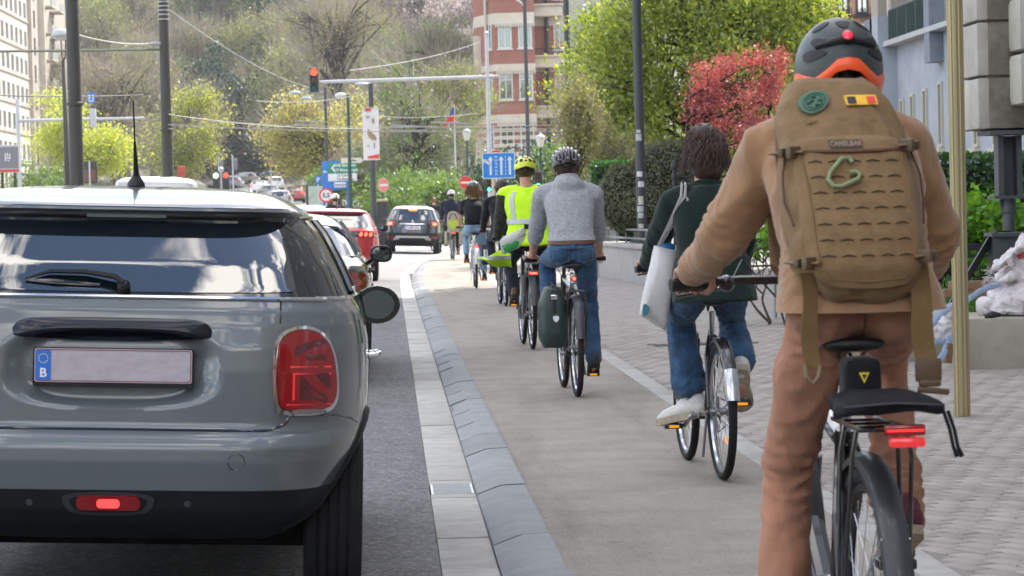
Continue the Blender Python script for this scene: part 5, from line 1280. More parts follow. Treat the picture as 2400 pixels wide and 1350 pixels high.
# pannier on the left side
pn = thing('pannier_bag', 'dark green roll top pannier with white reflector beside the man in grey hoodie', 'pannier', b3.location, rot=b3.rotation_euler)
mb = MB(); rg = []
for i in range(15):
    t = i / 14; z = .36 + .40 * t; w_ = .098 * min(1, .72 + t * 1.6) * (1 if t < .75 else 1 - (t - .75) * 1.6); l_ = .145 * (1 - .25 * max(0, t - .7)) * min(1, .8 + t)
    rg.append([V((-.165 + w_ * math.copysign(abs(math.cos(a)) ** .6, math.cos(a)) - .02 * t * 0, -.02 - .06 * t * 0 + l_ * math.copysign(abs(math.sin(a)) ** .6, math.sin(a)), z)) for a in [2 * PI * k / 26 for k in range(26)]])
mb.rings(rg); me = mb.mesh('pn'); me.update(); fd = folds(.008, 10, (1, 1, .7), 6); nn = [v.normal.copy() for v in me.vertices]
for v, q in zip(me.vertices, nn): v.co += q * fd(v.co, q)
gpan = M('pannier_green', (.014, .032, .028), .45, var=.25, vs=12, bump=.15, bs=80)
link('bag_body', me, gpan, pn, 60)
MB().ball((-.165, -.02, .765), (.066, .12, .028), 18, 10).build('rolled_top', gpan, pn)
MB().prism(smooth_poly([(-.022, .024), (.022, .024), (.020, -.004), (0, -.026), (-.020, -.004)], 2), lambda a, b: V((-.155 + a, -.172, .56 + b)), lambda a, b: V((-.155 + a, -.158, .56 + b))).build('reflector_badge', M('badge_white', (.75, .77, .8), .35), pn)
mb = MB(); mb.tube([(-.165, -.165, .60), (-.165, -.16, .70), (-.165, -.12, .79), (-.165, .05, .812), (-.165, .10, .76)], .012, 6, flat=.3, up=(0, -1, 0)); st_ = mb.build('strap', M('strap_black', (.01, .01, .011), .7), pn)
MB().box((-.165, -.168, .715), (.046, .010, .034), bev=.003).build('buckle', chrome, st_)

# ------------------------------------------------------------------ 4: rider in the hi-vis vest
loc, rz = place((1249, 819), (1227, 806), 1.07)
b4, k4 = bike('bicycle', 'black bicycle with wide red rack lamp, ridden by the person in hi-vis vest', loc, rz, 0, fm=bblack, r=.35, sad=(.20, .95), bar=(.82, 1.06), bw=.62, crank=38, guards=bgrey, rack=bblack, fine=False)
p4, J4 = person(b4, k4, 'person in yellow hi-vis vest and yellow helmet with white and green bag', lean=20, L=.44, sh=.20, topm=camo, legm=darkj, hem=-.10, vox=.012, ankle_r=.056, head=(0, .085, .205), seed=7, shoe=(leatherb, soleb), armr=1.1, bwid=1.08, fold=.006)
T4 = J4['T']; vm = MB(); T4.loft(vm, -.09, .50, .020)
for s_ in (-1, 1): vm.capsule([J4['S'] + V((s_ * .10, 0, -.005)), J4['shd'][s_] + V((-s_ * .005, 0, .012))], [.085, .086], 14)
vest = link('vest', remesh(vm, .012, 3, .5, folds(.010, 7, (1, 1, .5), 4)), neon, p4, 60)
T4.band(.13, .18, 0, 360, .031, 48, .012, 0).build('reflective_band', reflect, vest)
for s_ in (-1, 1):
    rg = []
    for d in np.linspace(.18, .46, 12):
        a = -90 + s_ * 42; rg.append([T4.pt(d, a - 8, .031), T4.pt(d, a + 8, .031), T4.pt(d, a + 8, .018), T4.pt(d, a - 8, .018)])
    MB().rings(rg).build('reflective_band', reflect, vest)
# vest front blown open to the left
fw = MB(); n = 14; rg = []
for i in range(n + 1):
    t = i / n; x = -.16 - .34 * t; zt = .94 + .02 * math.sin(t * 6) - .05 * t; zb = .76 + .10 * t + .02 * math.sin(t * 8 + 1); y = .28 + .05 * math.sin(t * 7)
    rg.append([V((x, y, zt)), V((x - .01, y - .04 - .03 * math.sin(t * 5), (zt + zb) / 2)), V((x, y, zb)), V((x, y + .006, zb)), V((x - .01, y - .034 - .03 * math.sin(t * 5), (zt + zb) / 2)), V((x, y + .006, zt))])
fw.rings(rg).build('vest_flap', neon, vest, 60)
rg = []
for i in range(n + 1):
    t = i / n; x = -.17 - .30 * t; y = .28 + .05 * math.sin(t * 7); zm = .875 - .0 * t
    rg.append([V((x, y - .050 - .03 * math.sin(t * 5), zm + .018)), V((x, y - .050 - .03 * math.sin(t * 5), zm - .018)), V((x, y - .035 - .03 * math.sin(t * 5), zm - .018)), V((x, y - .035 - .03 * math.sin(t * 5), zm + .018))])
MB().rings(rg).build('reflective_band', reflect, vest)
hair_cap(J4['C'], J4['Mh'], hairdk, p4, n=200, ln=.05)
h4 = Helm(J4['C'] + V((0, -.01, .045)), (.108, .140, .112), -8)
hl4 = h4.shell(rim3, 0, n=40).build('helmet', M('helmet_lime', (.62, .72, .02), .35, coat=.5), p4, 50)
for pts in ([(-130, 20), (-108, 18), (-106, 34), (-122, 40)], [(-50, 20), (-72, 18), (-74, 34), (-58, 40)], [(-160, 14), (-140, 12), (-138, 34), (-155, 34)], [(-20, 14), (-40, 12), (-42, 34), (-25, 34)], [(-98, 22), (-82, 22), (-84, 30), (-96, 30)], [(-125, 52), (-104, 46), (-104, 60), (-122, 68)], [(-55, 52), (-76, 46), (-76, 60), (-58, 68)]):
    h4.vent(pts, .003, .004).build('vent', M('vent_black', (.006, .006, .007), .6), hl4)
h4.vent([(-101, 40), (-79, 40), (-79, 54), (-101, 54)], .005, .006).build('lamp_lens', reddark, hl4)
straps(h4, hl4, J4['C'])
mg = thing('shoulder_bag', 'white and green messenger bag at the hip of the hi-vis vest rider', 'messenger bag', b4.location, rot=b4.rotation_euler)
inv = b4.matrix_basis.inverted(); Yb = loc.y + .02
q = [inv @ P(px, py, Yb) for px, py in ((1172, 560), (1228, 531), (1236, 572), (1178, 598))]
def bagp(u, v, o): return q[0].lerp(q[1], u).lerp(q[3].lerp(q[2], u), v) + V((0, -.06 - o + .05 * (2 * u - 1) ** 2 + .03 * (2 * v - 1) ** 4, 0))
bag = patch(rrect(1, 1, .12, 4, (.5, .5)), bagp, .02, .12, 8).build('bag_body', M('bag_offwhite', (.48, .48, .45), .6, var=.06), mg, 50)
patch(smooth_poly([(.04, .52), (.72, .50), (.62, .92), (.10, .95)], 1), bagp, .024, .01, 4).build('bag_stripe', M('bag_green', (.01, .30, .06), .5), bag)
patch([(.0, .47), (1.0, .42), (1.0, .46), (.0, .51)], bagp, .023, .004, 3).build('bag_piping', blackc, bag)
MB().tube([q[1] + V((0, -.03, .0)), T4.pt(.10, -50, .035), T4.pt(.25, -60, .035), T4.pt(.38, -58, .035), J4['shd'][1] + V((-.07, -.04, .10)), J4['shd'][1] + V((-.07, .05, .09)), T4.pt(.30, 60, .035), T4.pt(.10, 110, .035), T4.pt(-.02, 170, .035), q[0] + V((0, .0, 0))], .024, 8, flat=.18, up=(0, -1, 0)).build('bag_strap', M('strap_black', (.01, .01, .011), .7), mg)

# ------------------------------------------------------------------ 5: rider hidden in front of the vest
loc, rz = place((1186, 718), (1173, 712), 1.07)
b5, k5 = bike('bicycle', 'dark bicycle with red rack lamp, mostly hidden in front of the hi-vis rider', loc, rz, 0, fm=bgrey, r=.35, sad=(.20, .95), bar=(.82, 1.04), bw=.60, crank=8, guards=bblack, rack=bblack, fine=False)
p5, J5 = person(b5, k5, 'person in dark clothes and blue shoes hidden ahead of the hi-vis rider', lean=26, L=.43, topm=blackc, legm=darkj, vox=.014, shoe=(blueshoe, soleb), seed=3, head=(0, .1, .16))
hair_cap(J5['C'], J5['Mh'], hairdk, p5, n=60, ln=.04)
# ------------------------------------------------------------------ 6: woman with black t-shirt and little backpack
loc, rz = place((1117, 676), (1113, 664), 1.07)
b6, k6 = bike('bicycle', 'white and black city bicycle with red rack lamp, ridden by the curly blonde cyclist', loc, rz, 0, fm=bwhite, r=.345, sad=(.20, .93), bar=(.82, 1.05), bw=.62, crank=-25, guards=bwhite, rack=balu, fine=False)
p6, J6 = person(b6, k6, 'cyclist with curly blond hair, black helmet, black t-shirt and light jeans', lean=16, L=.43, sh=.175, topm=blackc, legm=denimlt, sleeve='short', vox=.012, hem=.03, cuff=.12, shoe=(M('black_shoe', (.012, .012, .013), .6), soleb), seed=6, head=(0, .08, .215), jacket_name='t_shirt', legr=1.06)
hair_cap(J6['C'], J6['Mh'], hairbl, p6, low=-.12, n=700, ln=.16, seed=8, r=(.10, .12, .105), wav=.022, spread=.05)
h6 = Helm(J6['C'] + V((0, -.01, .045)), (.108, .140, .112), -6)
hl6 = h6.shell(rim3, 0, n=32).build('helmet', M('helmet_black', (.012, .013, .015), .35, coat=.5), p6, 50)
for la in (-45, -18, 18, 45): MB().tube([h6.lm(la, a, .003) for a in np.linspace(4, 140, 10)], .010, 6).build('rib', M('helmet_rib_pale', (.12, .125, .13), .3, coat=.5), hl6)
pk6 = thing('backpack', 'small plain black backpack on the curly blond cyclist', 'backpack', b6.location, rot=b6.rotation_euler)
T6 = J6['T']; mb = MB(); rg = []
for i in range(11):
    d = .06 + .40 * i / 10; c, rx, ry = T6.at(d); w_ = .135 * (1 - (abs(i / 10 - .5) * 1.95) ** 5 * .6); D = .10 * (1 - (abs(i / 10 - .45) * 1.8) ** 4 * .7)
    rg.append([V((w_ * math.copysign(abs(math.cos(a)) ** .6, math.cos(a)), c.y - ry - .01 - D * .5 + D * .62 * math.sin(a), c.z)) for a in [2 * PI * k / 20 for k in range(20)]])
mb.rings(rg).build('pack_body', cloth('black_nylon', (.007, .007, .011), .75, var=.3, sheen=0), pk6, 60)
c, rx, ry = T6.at(.22); MB().box((0, c.y - ry - .088, c.z), (.16, .02, .15), (R(-16), 0, 0), bev=.008).build('pocket', M('pack_pocket', (.018, .018, .02), .6), pk6)
for s_ in (-1, 1): MB().tube([T6.pt(.46, -90 + s_ * 30, .01), J6['S'] + V((s_ * .09, 0, .055)), T6.pt(.40, 90 - s_ * 30, .02), T6.pt(.2, 90 - s_ * 55, .02), T6.pt(.10, -90 + s_ * 70, .02)], .022, 6, flat=.3, up=(0, -1, 0)).build('shoulder_strap', blackc, pk6)
pn6 = thing('pannier_bag', 'black pannier with two pale reflective bars on the right of the curly blond cyclist', 'pannier', b6.location, rot=b6.rotation_euler)
MB().box((.17, -.02, .58), (.14, .30, .36), bev=.03).build('bag_body', M('pannier_black', (.012, .013, .014), .5, var=.2), pn6, 60)
for x in (.145, .195): MB().box((x, -.172, .60), (.032, .006, .13), bev=.002).build('reflective_bar', M('badge_white', (.75, .77, .8), .35), pn6)
# ------------------------------------------------------------------ 7: rider in navy with a child seat
loc, rz = place((1063, 609), (1058, 601), 1.07)
b7, k7 = bike('bicycle', 'grey bicycle carrying a lime and beige child seat, ridden by the person in navy', loc, rz, 0, fm=balu, r=.35, sad=(.20, .98), bar=(.82, 1.10), bw=.64, crank=-30, guards=bblack, rack=balu, fine=False)
p7, J7 = person(b7, k7, 'person in navy jacket and white helmet riding the bicycle with child seat', lean=18, L=.47, sh=.21, topm=navy, legm=darkj, vox=.014, bwid=1.2, armr=1.3, hem=-.12, shoe=(leatherb, solew), seed=12, head=(0, .085, .20), top=hood)
hair_cap(J7['C'], J7['Mh'], hairdk, p7, n=60, ln=.04)
h7 = Helm(J7['C'] + V((0, -.01, .045)), (.108, .140, .112), -6)
hl7 = h7.shell(rim3, 0, n=32).build('helmet', M('helmet_white', (.62, .62, .58), .4, coat=.4), p7, 50)
for pts in ([(-130, 20), (-108, 18), (-106, 50), (-122, 56)], [(-50, 20), (-72, 18), (-74, 50), (-58, 56)], [(-97, 30), (-83, 30), (-84, 56), (-96, 56)]): h7.vent(pts, .003, .004).build('vent', M('vent_grey', (.10, .10, .10), .6), hl7)
cs = thing('child_seat', 'lime green and beige child seat on the rear of the navy rider\'s bicycle', 'child seat', b7.location, rot=b7.rotation_euler)
beige = M('seat_beige', (.42, .36, .27), .5)
pb = smooth_poly([(-.15, .80), (-.17, 1.05), (-.15, 1.22), (-.09, 1.32), (.09, 1.32), (.15, 1.22), (.17, 1.05), (.15, .80)], 2)
bs_ = MB().prism(pb, lambda a, b: V((a, -.27 - .1 * (b - .8), b)), lambda a, b: V((a, -.19 - .1 * (b - .8) - .6 * a * a, b))).build('seat_shell', beige, cs, 50)
MB().prism(smooth_poly([(-.10, .84), (-.13, 1.10), (-.06, 1.06), (.06, 1.06), (.13, 1.10), (.10, .84)], 2), lambda a, b: V((a, -.285 - .1 * (b - .8), b)), lambda a, b: V((a, -.26 - .1 * (b - .8), b))).build('seat_pad', M('seat_lime', (.42, .55, .03), .5), cs, 50)
MB().tube([(-.11, -.32, 1.1), (-.05, -.335, 1.25), (.05, -.335, 1.25), (.11, -.32, 1.1)], .012, 6).build('harness', blackc, cs)
MB().box((0, -.10, .80), (.30, .30, .10), bev=.03).build('seat_base', beige, cs)
for s_ in (-1, 1):
    MB().box((s_ * .19, -.02, .60), (.07, .20, .36), bev=.025).build('leg_guard', beige, cs, 50); MB().box((s_ * .19, .06, .40), (.09, .20, .05), bev=.015).build('foot_rest', M('seat_brown', (.20, .12, .06), .6), cs)
# ------------------------------------------------------------------ far riders
def far_rider(px, py_top, Y, lb, lbb, tm, lm_, hm=None, hc=None, rz=0, sadz=.95):
    X = P(px, 480, Y).x
    b, k = bike('bicycle', lbb, (X, Y, gz(Y)), rz, 0, r=.35, sad=(.2, sadz), bar=(.82, 1.06), crank=40, rack=bblack, fine=False, group='bicycles beyond the junction')
    p_, J = person(b, k, lb, lean=18, L=.49, topm=tm, legm=lm_, vox=.016, seed=int(px), shoe=(blueshoe, soleb), head=(0, .085, .2), group='cyclists beyond the junction')
    hair_cap(J['C'], J['Mh'], hm or hairdk, p_, n=120, ln=.05)
    if hc:
        h = Helm(J['C'] + V((0, -.01, .045)), (.108, .14, .112)); h.shell(rim3, 0, n=24).build('helmet', hc, p_, 50)
far_rider(1012, 465, 93, 'cyclist with reddish fair hair and dark jacket just right of the black crossover', 'bicycle half hidden behind the black crossover car', blackc, darkj, M('hair_ginger', (.22, .09, .03), .5), None, -12)
far_rider(785, 470, 66, 'rider in a white helmet seen over the roof of the red hatchback', 'bicycle hidden behind the red hatchback', blackc, darkj, None, M('helmet_white', (.62, .62, .58), .4, coat=.4))
def walker(px, Y, z, lb, tm, lm_, k=1.0, swing=.22, arm_up=False, ang=0):
    X = P(px, 480, Y).x; root = thing('person', lb, 'person', (X, Y, z), R(ang), 'pedestrians by the park')
    b = MB(); hips = V((0, 0, .90)); S = V((0, .02, 1.40))
    hm, Mh = head_mb(V((0, .03, 1.60))); b.add(hm.v, hm.f); b.capsule([S, (0, .03, 1.55)], .055, 10)
    up = MB(); up.rings([[V((x * math.cos(a), y * math.sin(a), z)) for a in [2 * PI * i / 16 for i in range(16)]] for z, x, y in ((.88, .17, .13), (1.05, .15, .11), (1.25, .18, .12), (1.38, .17, .1), (1.44, .08, .07))])
    pn_ = MB(); pn_.ball((0, 0, .92), (.165, .13, .12), 14, 10)
    for s_ in (-1, 1):
        sh = V((s_ * .18, .01, 1.37)); el = sh + (V((s_ * .16, .05, .02)) if arm_up and s_ > 0 else V((s_ * .06, -.05 * s_, -.27))); wr = el + (V((s_ * .10, .1, .20)) if arm_up and s_ > 0 else V((s_ * .03, .12, -.22)))
        up.capsule([sh, el, wr], [.065, .055, .045], 10); b.capsule([el, wr, wr + (wr - el).normalized() * .12], [.04, .03, .03], 8)
        for f in range(4): b.capsule([wr + (wr - el).normalized() * .10, wr + (wr - el).normalized() * .17 + V((.012 * (f - 1.5), .02, 0))], .010, 6)
        hp = V((s_ * .09, 0, .88)); kn = V((s_ * .09, s_ * swing * .6 + .03, .48)); an = V((s_ * .09, s_ * swing, .09)); pn_.capsule([hp, kn, an], [.095, .066, .05], 12); b.capsule([an, an + V((0, 0, .1))], .035, 8)
        shoe_mesh(an, an + V((0, .13, -.08)), blueshoe, soleb, root)
    link('body', remesh(b, .016, 2), skin, root, 60); link('top', remesh(up, .016, 3, .5, folds(.006, 8)), tm, root, 60); link('trousers', remesh(pn_, .016, 3, .5, folds(.006, 8)), lm_, root, 60)
    MB().ball((0, .012, 1.635), (.084, .10, .095), 14, 10).build('hair', hairdk, root); root.scale = (k, k, k)
walker(862, 198, gz(198), 'walker in a red top with one arm raised, left of the banner pole', cloth('red_top', (.35, .02, .03)), blackc, .92, .25, True, 30)
walker(792, 215, gz(215) + .1, 'walker in a pink top standing behind the direction sign', cloth('pink_top', (.35, .06, .14)), darkj, .95, .1, False, -40)
# ================================================================== trees, hedges, wood
def quads(name, pos, size, mat, parent, seed=0, asp=1.7, normal=None, jit=1.0):
    """many small leaf blades as one mesh"""
    rs = np.random.RandomState(seed); n = len(pos)
    nr = rs.normal(size=(n, 3)) * jit
    if normal is not None: nr = nr + normal
    nr /= np.linalg.norm(nr, axis=1, keepdims=True) + 1e-9
    t = np.cross(nr, rs.normal(size=(n, 3))); t /= np.linalg.norm(t, axis=1, keepdims=True) + 1e-9
    b = np.cross(nr, t); s = (size * (.6 + .8 * rs.rand(n)))[:, None]
    v = np.stack([pos - t * s * .5, pos + b * s * .5 / asp + nr * s * .06, pos + t * s * .5, pos - b * s * .5 / asp + nr * s * .06], 1).reshape(-1, 3)
    return np_mesh(name, v, n, mat, parent)
def np_mesh(name, v, n, mat, parent):
    me = bpy.data.meshes.new(name); me.vertices.add(len(v)); me.vertices.foreach_set('co', v.astype(np.float32).ravel())
    me.loops.add(4 * n); me.polygons.add(n); me.loops.foreach_set('vertex_index', np.arange(4 * n, dtype=np.int32)); me.polygons.foreach_set('loop_start', np.arange(0, 4 * n, 4, dtype=np.int32))
    me.update(calc_edges=True); me.materials.append(mat)
    o = bpy.data.objects.new(name, me); col.objects.link(o); o.parent = parent; return o
def twig_quads(name, a, b, wd, mat, parent, seed=0):
    rs = np.random.RandomState(seed); n = len(a); d = b - a; t = np.cross(d, rs.normal(size=(n, 3))); t /= np.linalg.norm(t, axis=1, keepdims=True) + 1e-9; t *= wd
    return np_mesh(name, np.stack([a - t, a + t, b + t * .35, b - t * .35], 1).reshape(-1, 3), n, mat, parent)
bark = M('bark', (.085, .068, .052), .9, var=.4, vs=8, bump=.5, bs=25, stretch=(1, 1, .2))
barkd = M('bark_dark', (.035, .029, .024), .9, var=.4, vs=8, bump=.5, bs=25)
twigm = leafmat('twig_brown', (.15, .13, .10), (.29, .255, .205), .3, (1, .95, .85))
L_spring = leafmat('leaf_spring', (.105, .165, .012), (.36, .41, .05), .5, (1, .98, .5))
L_yellow = leafmat('leaf_yellow', (.36, .34, .07), (.58, .54, .15), .5, (1, 1, .7))
L_lime = leafmat('leaf_lime', (.27, .32, .03), (.50, .53, .075), .52, (1, 1, .6))
L_olive = leafmat('leaf_olive', (.16, .17, .055), (.34, .32, .12), .45)
L_hill = leafmat('leaf_hill', (.11, .135, .045), (.28, .30, .10), .42)
L_mid = leafmat('leaf_mid', (.06, .11, .025), (.17, .25, .045), .42)
L_dark = leafmat('leaf_dark', (.012, .028, .020), (.03, .06, .035), .25)
L_bloss = leafmat('leaf_blossom', (.48, .42, .42), (.68, .60, .60), .4, (1, .9, .9))
L_red = leafmat('leaf_red', (.20, .04, .048), (.55, .20, .18), .45, (1, .62, .5))
L_hedge = leafmat('leaf_hedge', (.018, .062, .008), (.05, .15, .018), .35)
L_bush = leafmat('leaf_bush', (.08, .22, .008), (.20, .40, .02), .4)
L_box = leafmat('leaf_box', (.065, .072, .03), (.17, .165, .075), .3)
def tree(name, label, loc, crown, nclump, per, lsize, crad, lm, trunk_r=.2, group=None, seed=1, nlimb=26, bk=bark, twigs=0, tw_len=.9, tw_w=.012, fork=.35, lean=(0, 0), shell=.55, cat='tree', flat=.7, stems=1, tw_mat=None, hole=-.12, hole_f=.55):
    rs = np.random.RandomState(seed); rg = random.Random(seed)
    root = thing(name, label, cat, loc, group=group)
    cl = []
    wt = np.array([c[3] * c[4] * c[5] for c in crown]); wt = wt / wt.sum()
    for _ in range(nclump):
        c = crown[rs.choice(len(crown), p=wt)]; d = rs.normal(size=3); d /= np.linalg.norm(d); q = (shell + (1 - shell) * rs.rand()) if rs.rand() < .75 else rs.rand() ** .5
        q *= 1 + .16 * noise.noise(V(d * 2.2) + V((seed, c[0], c[2])))
        pt = np.array(c[:3]) + d * q * np.array(c[3:6])
        if noise.noise(V(pt) * hole_f + V((seed * 1.3, 0, 0))) < hole: continue
        cl.append(pt)
    cl = np.array(cl)
    zc = min(c[2] - c[5] for c in crown); ztop = max(c[2] + c[5] for c in crown); cx = sum(c[0] * w for c, w in zip(crown, wt)); cy = sum(c[1] * w for c, w in zip(crown, wt))
    fz_ = zc + (ztop - zc) * fork
    mb = MB(); ends = []
    for st in range(stems):
        ox, oy = (rg.uniform(-.3, .3), rg.uniform(-.3, .3)) if stems > 1 else (0, 0)
        k = trunk_r / math.sqrt(stems)
        pts = [V((ox, oy, -.3))] + [V((ox * (1 + t) + (cx + lean[0]) * t ** 1.6 + rg.uniform(-1, 1) * .25 * k * 4 * t + ox * 3 * t, oy + (cy + lean[1]) * t ** 1.6 + rg.uniform(-1, 1) * k * t, fz_ * t)) for t in (.15, .35, .6, .8, 1)]
        up = pts[-1] + V((rg.uniform(-.3, .3), 0, (ztop - fz_) * .75))
        mb.tube(pts + [pts[-1].lerp(up, .5) + V((rg.uniform(-.3, .3), rg.uniform(-.3, .3), 0)), up], [k * 1.25, k, k * .9, k * .8, k * .7, k * .62, k * .35, k * .08], 9); ends.append((pts, up))
    idx = rs.choice(len(cl), min(nlimb, len(cl)), replace=False)
    for i in idx:
        pts, up = ends[i % stems]; e = V(cl[i]); t = rg.uniform(.05, .75); s_ = pts[-1].lerp(up, max(0, t - .15)) if t > .15 else pts[-2].lerp(pts[-1], .5)
        if s_.z > e.z: s_ = pts[-2].lerp(pts[-1], rg.random())
        m1 = s_.lerp(e, .45) + V((rg.uniform(-.2, .2), rg.uniform(-.2, .2), (e - s_).length * .10)); r0 = trunk_r * rg.uniform(.22, .42)
        mb.tube([s_, s_.lerp(m1, .5) + V((0, 0, .03)), m1, m1.lerp(e, .5) + V((rg.uniform(-.15, .15), 0, .05)), e], [r0, r0 * .8, r0 * .55, r0 * .3, r0 * .08], 6)
        for _ in range(3):
            e2 = V(cl[rs.randint(len(cl))])
            if (e2 - m1).length < (e - s_).length * .8: mb.tube([m1, m1.lerp(e2, .5) + V((rg.uniform(-.1, .1), 0, .08)), e2], [r0 * .4, r0 * .25, r0 * .05], 5)
    mb.build('trunk', bk, root, 60, fix=False)
    if per:
        pos = np.repeat(cl, per, 0) + rs.normal(size=(len(cl) * per, 3)) * crad * np.array([1, 1, flat])
        quads('crown', pos, lsize, lm, root, seed)
    if twigs:
        a = cl[rs.randint(len(cl), size=twigs)] + rs.normal(size=(twigs, 3)) * crad * .9
        c0 = np.array([cx, cy, zc + (ztop - zc) * .3]); d = a - c0; d /= np.linalg.norm(d, axis=1, keepdims=True); d = d + rs.normal(size=d.shape) * .55 + np.array([0, 0, .35]); d /= np.linalg.norm(d, axis=1, keepdims=True)
        twig_quads('twigs', a, a + d * tw_len * (.5 + rs.rand(twigs, 1)), tw_w, tw_mat or twigm, root, seed)
    return root
def rel(px, py, Y, z0):   # centre of a crown lobe, relative to a trunk standing at (X, Y, z0)
    return P(px, py, Y)
def lobe(loc, px, py, Y, rx, ry, rz): p = P(px, py, Y); return (p.x - loc[0], p.y - loc[1], p.z - loc[2], rx, ry, rz)
# the big spring-green tree on the right
Lc = (P(1615, 480, 66).x, 66, .05)
tree('lime_tree', 'big spring green tree filling the upper right behind the red shrub', Lc, [lobe(Lc, 1640, 110, 66, 3.1, 3.0, 4.4), lobe(Lc, 1455, 90, 66, 1.2, 1.8, 3.0), lobe(Lc, 1345, 205, 64, .85, 1.0, .8), lobe(Lc, 1860, 120, 67, 1.3, 1.6, 1.6), lobe(Lc, 1600, 330, 65, 2.2, 2.0, 1.4), lobe(Lc, 1760, 0, 66, 2.4, 2.2, 3.2)], 1100, 85, .115, .27, L_spring, .26, seed=5, nlimb=70, bk=barkd, fork=.22, twigs=1500, tw_len=.7, tw_w=.008, tw_mat=leafmat('twig_dark', (.05, .045, .03), (.09, .08, .05), .1))
Lc = (P(1735, 480, 56).x, 56, .05)
tree('plum_tree', 'red leaved ornamental plum between the woman\'s head and the tan shoulder', Lc, [lobe(Lc, 1740, 245, 56, 1.05, 1.0, .95), lobe(Lc, 1690, 200, 56, .55, .6, .6), lobe(Lc, 1800, 170, 56, .5, .6, .55), lobe(Lc, 1665, 270, 56, .5, .6, .5), lobe(Lc, 1645, 185, 56, .22, .3, .42), lobe(Lc, 1725, 160, 56, .25, .3, .40), lobe(Lc, 1825, 140, 56, .3, .3, .35), lobe(Lc, 1770, 145, 56, .18, .3, .30), lobe(Lc, 1635, 225, 56, .3, .3, .25)], 620, 30, .06, .10, L_red, .09, seed=3, nlimb=30, bk=barkd, fork=.2, twigs=700, tw_len=.3, tw_w=.004, tw_mat=L_red, stems=3, hole_f=1.9, hole=-.08)
for i, (px, py, rx, rz, Y) in enumerate(((1352, 300, .55, 1.5, 60), (1440, 318, .45, 1.15, 61))):
    Lc = (P(px, 480, Y).x, Y, .05)
    tree('hornbeam', ('taller pale yellow green upright tree right of the dark lamp post', 'shorter pale yellow green upright tree before the big green tree')[i], Lc, [lobe(Lc, px, py + 20, Y, rx, rx, rz * .85), lobe(Lc, px, py - 55, Y, rx * .5, rx * .5, rz * .75)], 230, 26, .07, .16, L_olive, .06, seed=20 + i, nlimb=40, fork=.25, twigs=900, tw_len=.45, tw_w=.005, group='young upright trees')
# street and park trees beyond the junction
def T_(kind, px, py, Y, rx, rz, lb, seed, py0=None, **k):
    z0 = gz(Y) - .05; L_ = (P(px + k.pop('dx', 0), 480, Y).x, Y, z0); ex = k.pop('extra', [])
    rq = random.Random(seed); cr = [lobe(L_, px, py, Y, rx * .72, rx * .7, rz * .78)] + [lobe(L_, *e) for e in ex]; c0 = lobe(L_, px, py, Y, 1, 1, 1)
    for i in range(8):
        a = rq.uniform(0, 6.28); e = rq.uniform(-.75, .95); q = rq.uniform(.62, .98); k_ = rq.uniform(.26, .46)
        cr.append((c0[0] + rx * q * math.cos(a) * math.cos(e), c0[1] + rx * q * math.sin(a) * math.cos(e), c0[2] + rz * q * math.sin(e), rx * k_, rx * k_, rx * k_ * .8))
    d = dict(lime=dict(nclump=300, per=85, lsize=.17, crad=.5, lm=L_lime, trunk_r=.22, twigs=1200, tw_len=.9, tw_w=.014),
             yellow=dict(nclump=320, per=60, lsize=.16, crad=.5, lm=L_yellow, trunk_r=.24, twigs=4000, tw_len=1.0, tw_w=.013),
             bare=dict(nclump=300, per=7, lsize=.22, crad=.6, lm=L_olive, trunk_r=.4, twigs=4200, tw_len=1.3, tw_w=.014),
             mid=dict(nclump=340, per=62, lsize=.18, crad=.5, lm=L_mid, trunk_r=.26, twigs=2500, tw_len=1.0, tw_w=.014, bk=barkd),
             dark=dict(nclump=420, per=44, lsize=.32, crad=.6, lm=L_dark, trunk_r=.3, bk=barkd))[kind]
    d.update(k); return tree('tree', lb, L_, cr, seed=seed, nlimb=d.pop('nlimb', 45), **d)
T_('lime', 195, 330, 150, 2.4, 2.5, 'bright yellow green tree behind the thick dark mast on the left', 31, extra=[(130, 290, 152, 1.6, 1.5, 1.7), (250, 350, 148, 1.2, 1.2, 1.5)], dx=-50, fork=.2)
T_('yellow', 430, 330, 175, 2.2, 2.9, 'yellow green tree just right of the second dark mast', 32, extra=[(455, 250, 176, 1.4, 1.4, 1.3), (400, 390, 174, 1.3, 1.3, 1.2)], fork=.25, lm=L_lime)
T_('bare', 280, 250, 205, 4.2, 5.2, 'bare multi-stemmed tree with upright limbs between the two dark masts', 33, stems=5, fork=.45, trunk_r=.5)
T_('yellow', 755, 335, 150, 2.6, 2.3, 'pale yellow leafing tree under the overhead red signal', 34, extra=[(690, 380, 150, 1.4, 1.4, 1.3), (840, 270, 152, 1.5, 1.5, 1.4), (700, 270, 150, 1.3, 1.3, 1.2)], fork=.25, bk=barkd)
T_('bare', 785, 110, 215, 4.0, 5.2, 'tall bare tree with dark forked trunk above the red signal', 35, fork=.2, trunk_r=.5, bk=barkd, per=7, nlimb=60, extra=[(720, 60, 216, 2.6, 2.4, 3), (860, 40, 214, 2.6, 2.4, 3.4)])
T_('mid', 965, 300, 140, 2.6, 3.2, 'dark trunked green tree directly behind the black crossover', 36, extra=[(930, 380, 139, 2.0, 1.8, 1.5), (1040, 330, 140, 1.5, 1.5, 2.0)], fork=.35, lean=(.6, 0), per=22, trunk_r=.34)
T_('bare', 1000, 160, 190, 3.6, 4.4, 'sparse grey tree left of the brick apartment tower', 37, fork=.25, trunk_r=.4, per=9, lm=L_mid, bk=barkd)
T_('mid', 1070, 250, 165, 2.3, 3.2, 'fresh green tree by the flag beside the brick tower', 38, fork=.3, lm=L_spring, per=16)
T_('mid', 880, 420, 145, 1.8, 1.6, 'dark green bushy tree behind the banner pole', 39, fork=.2)
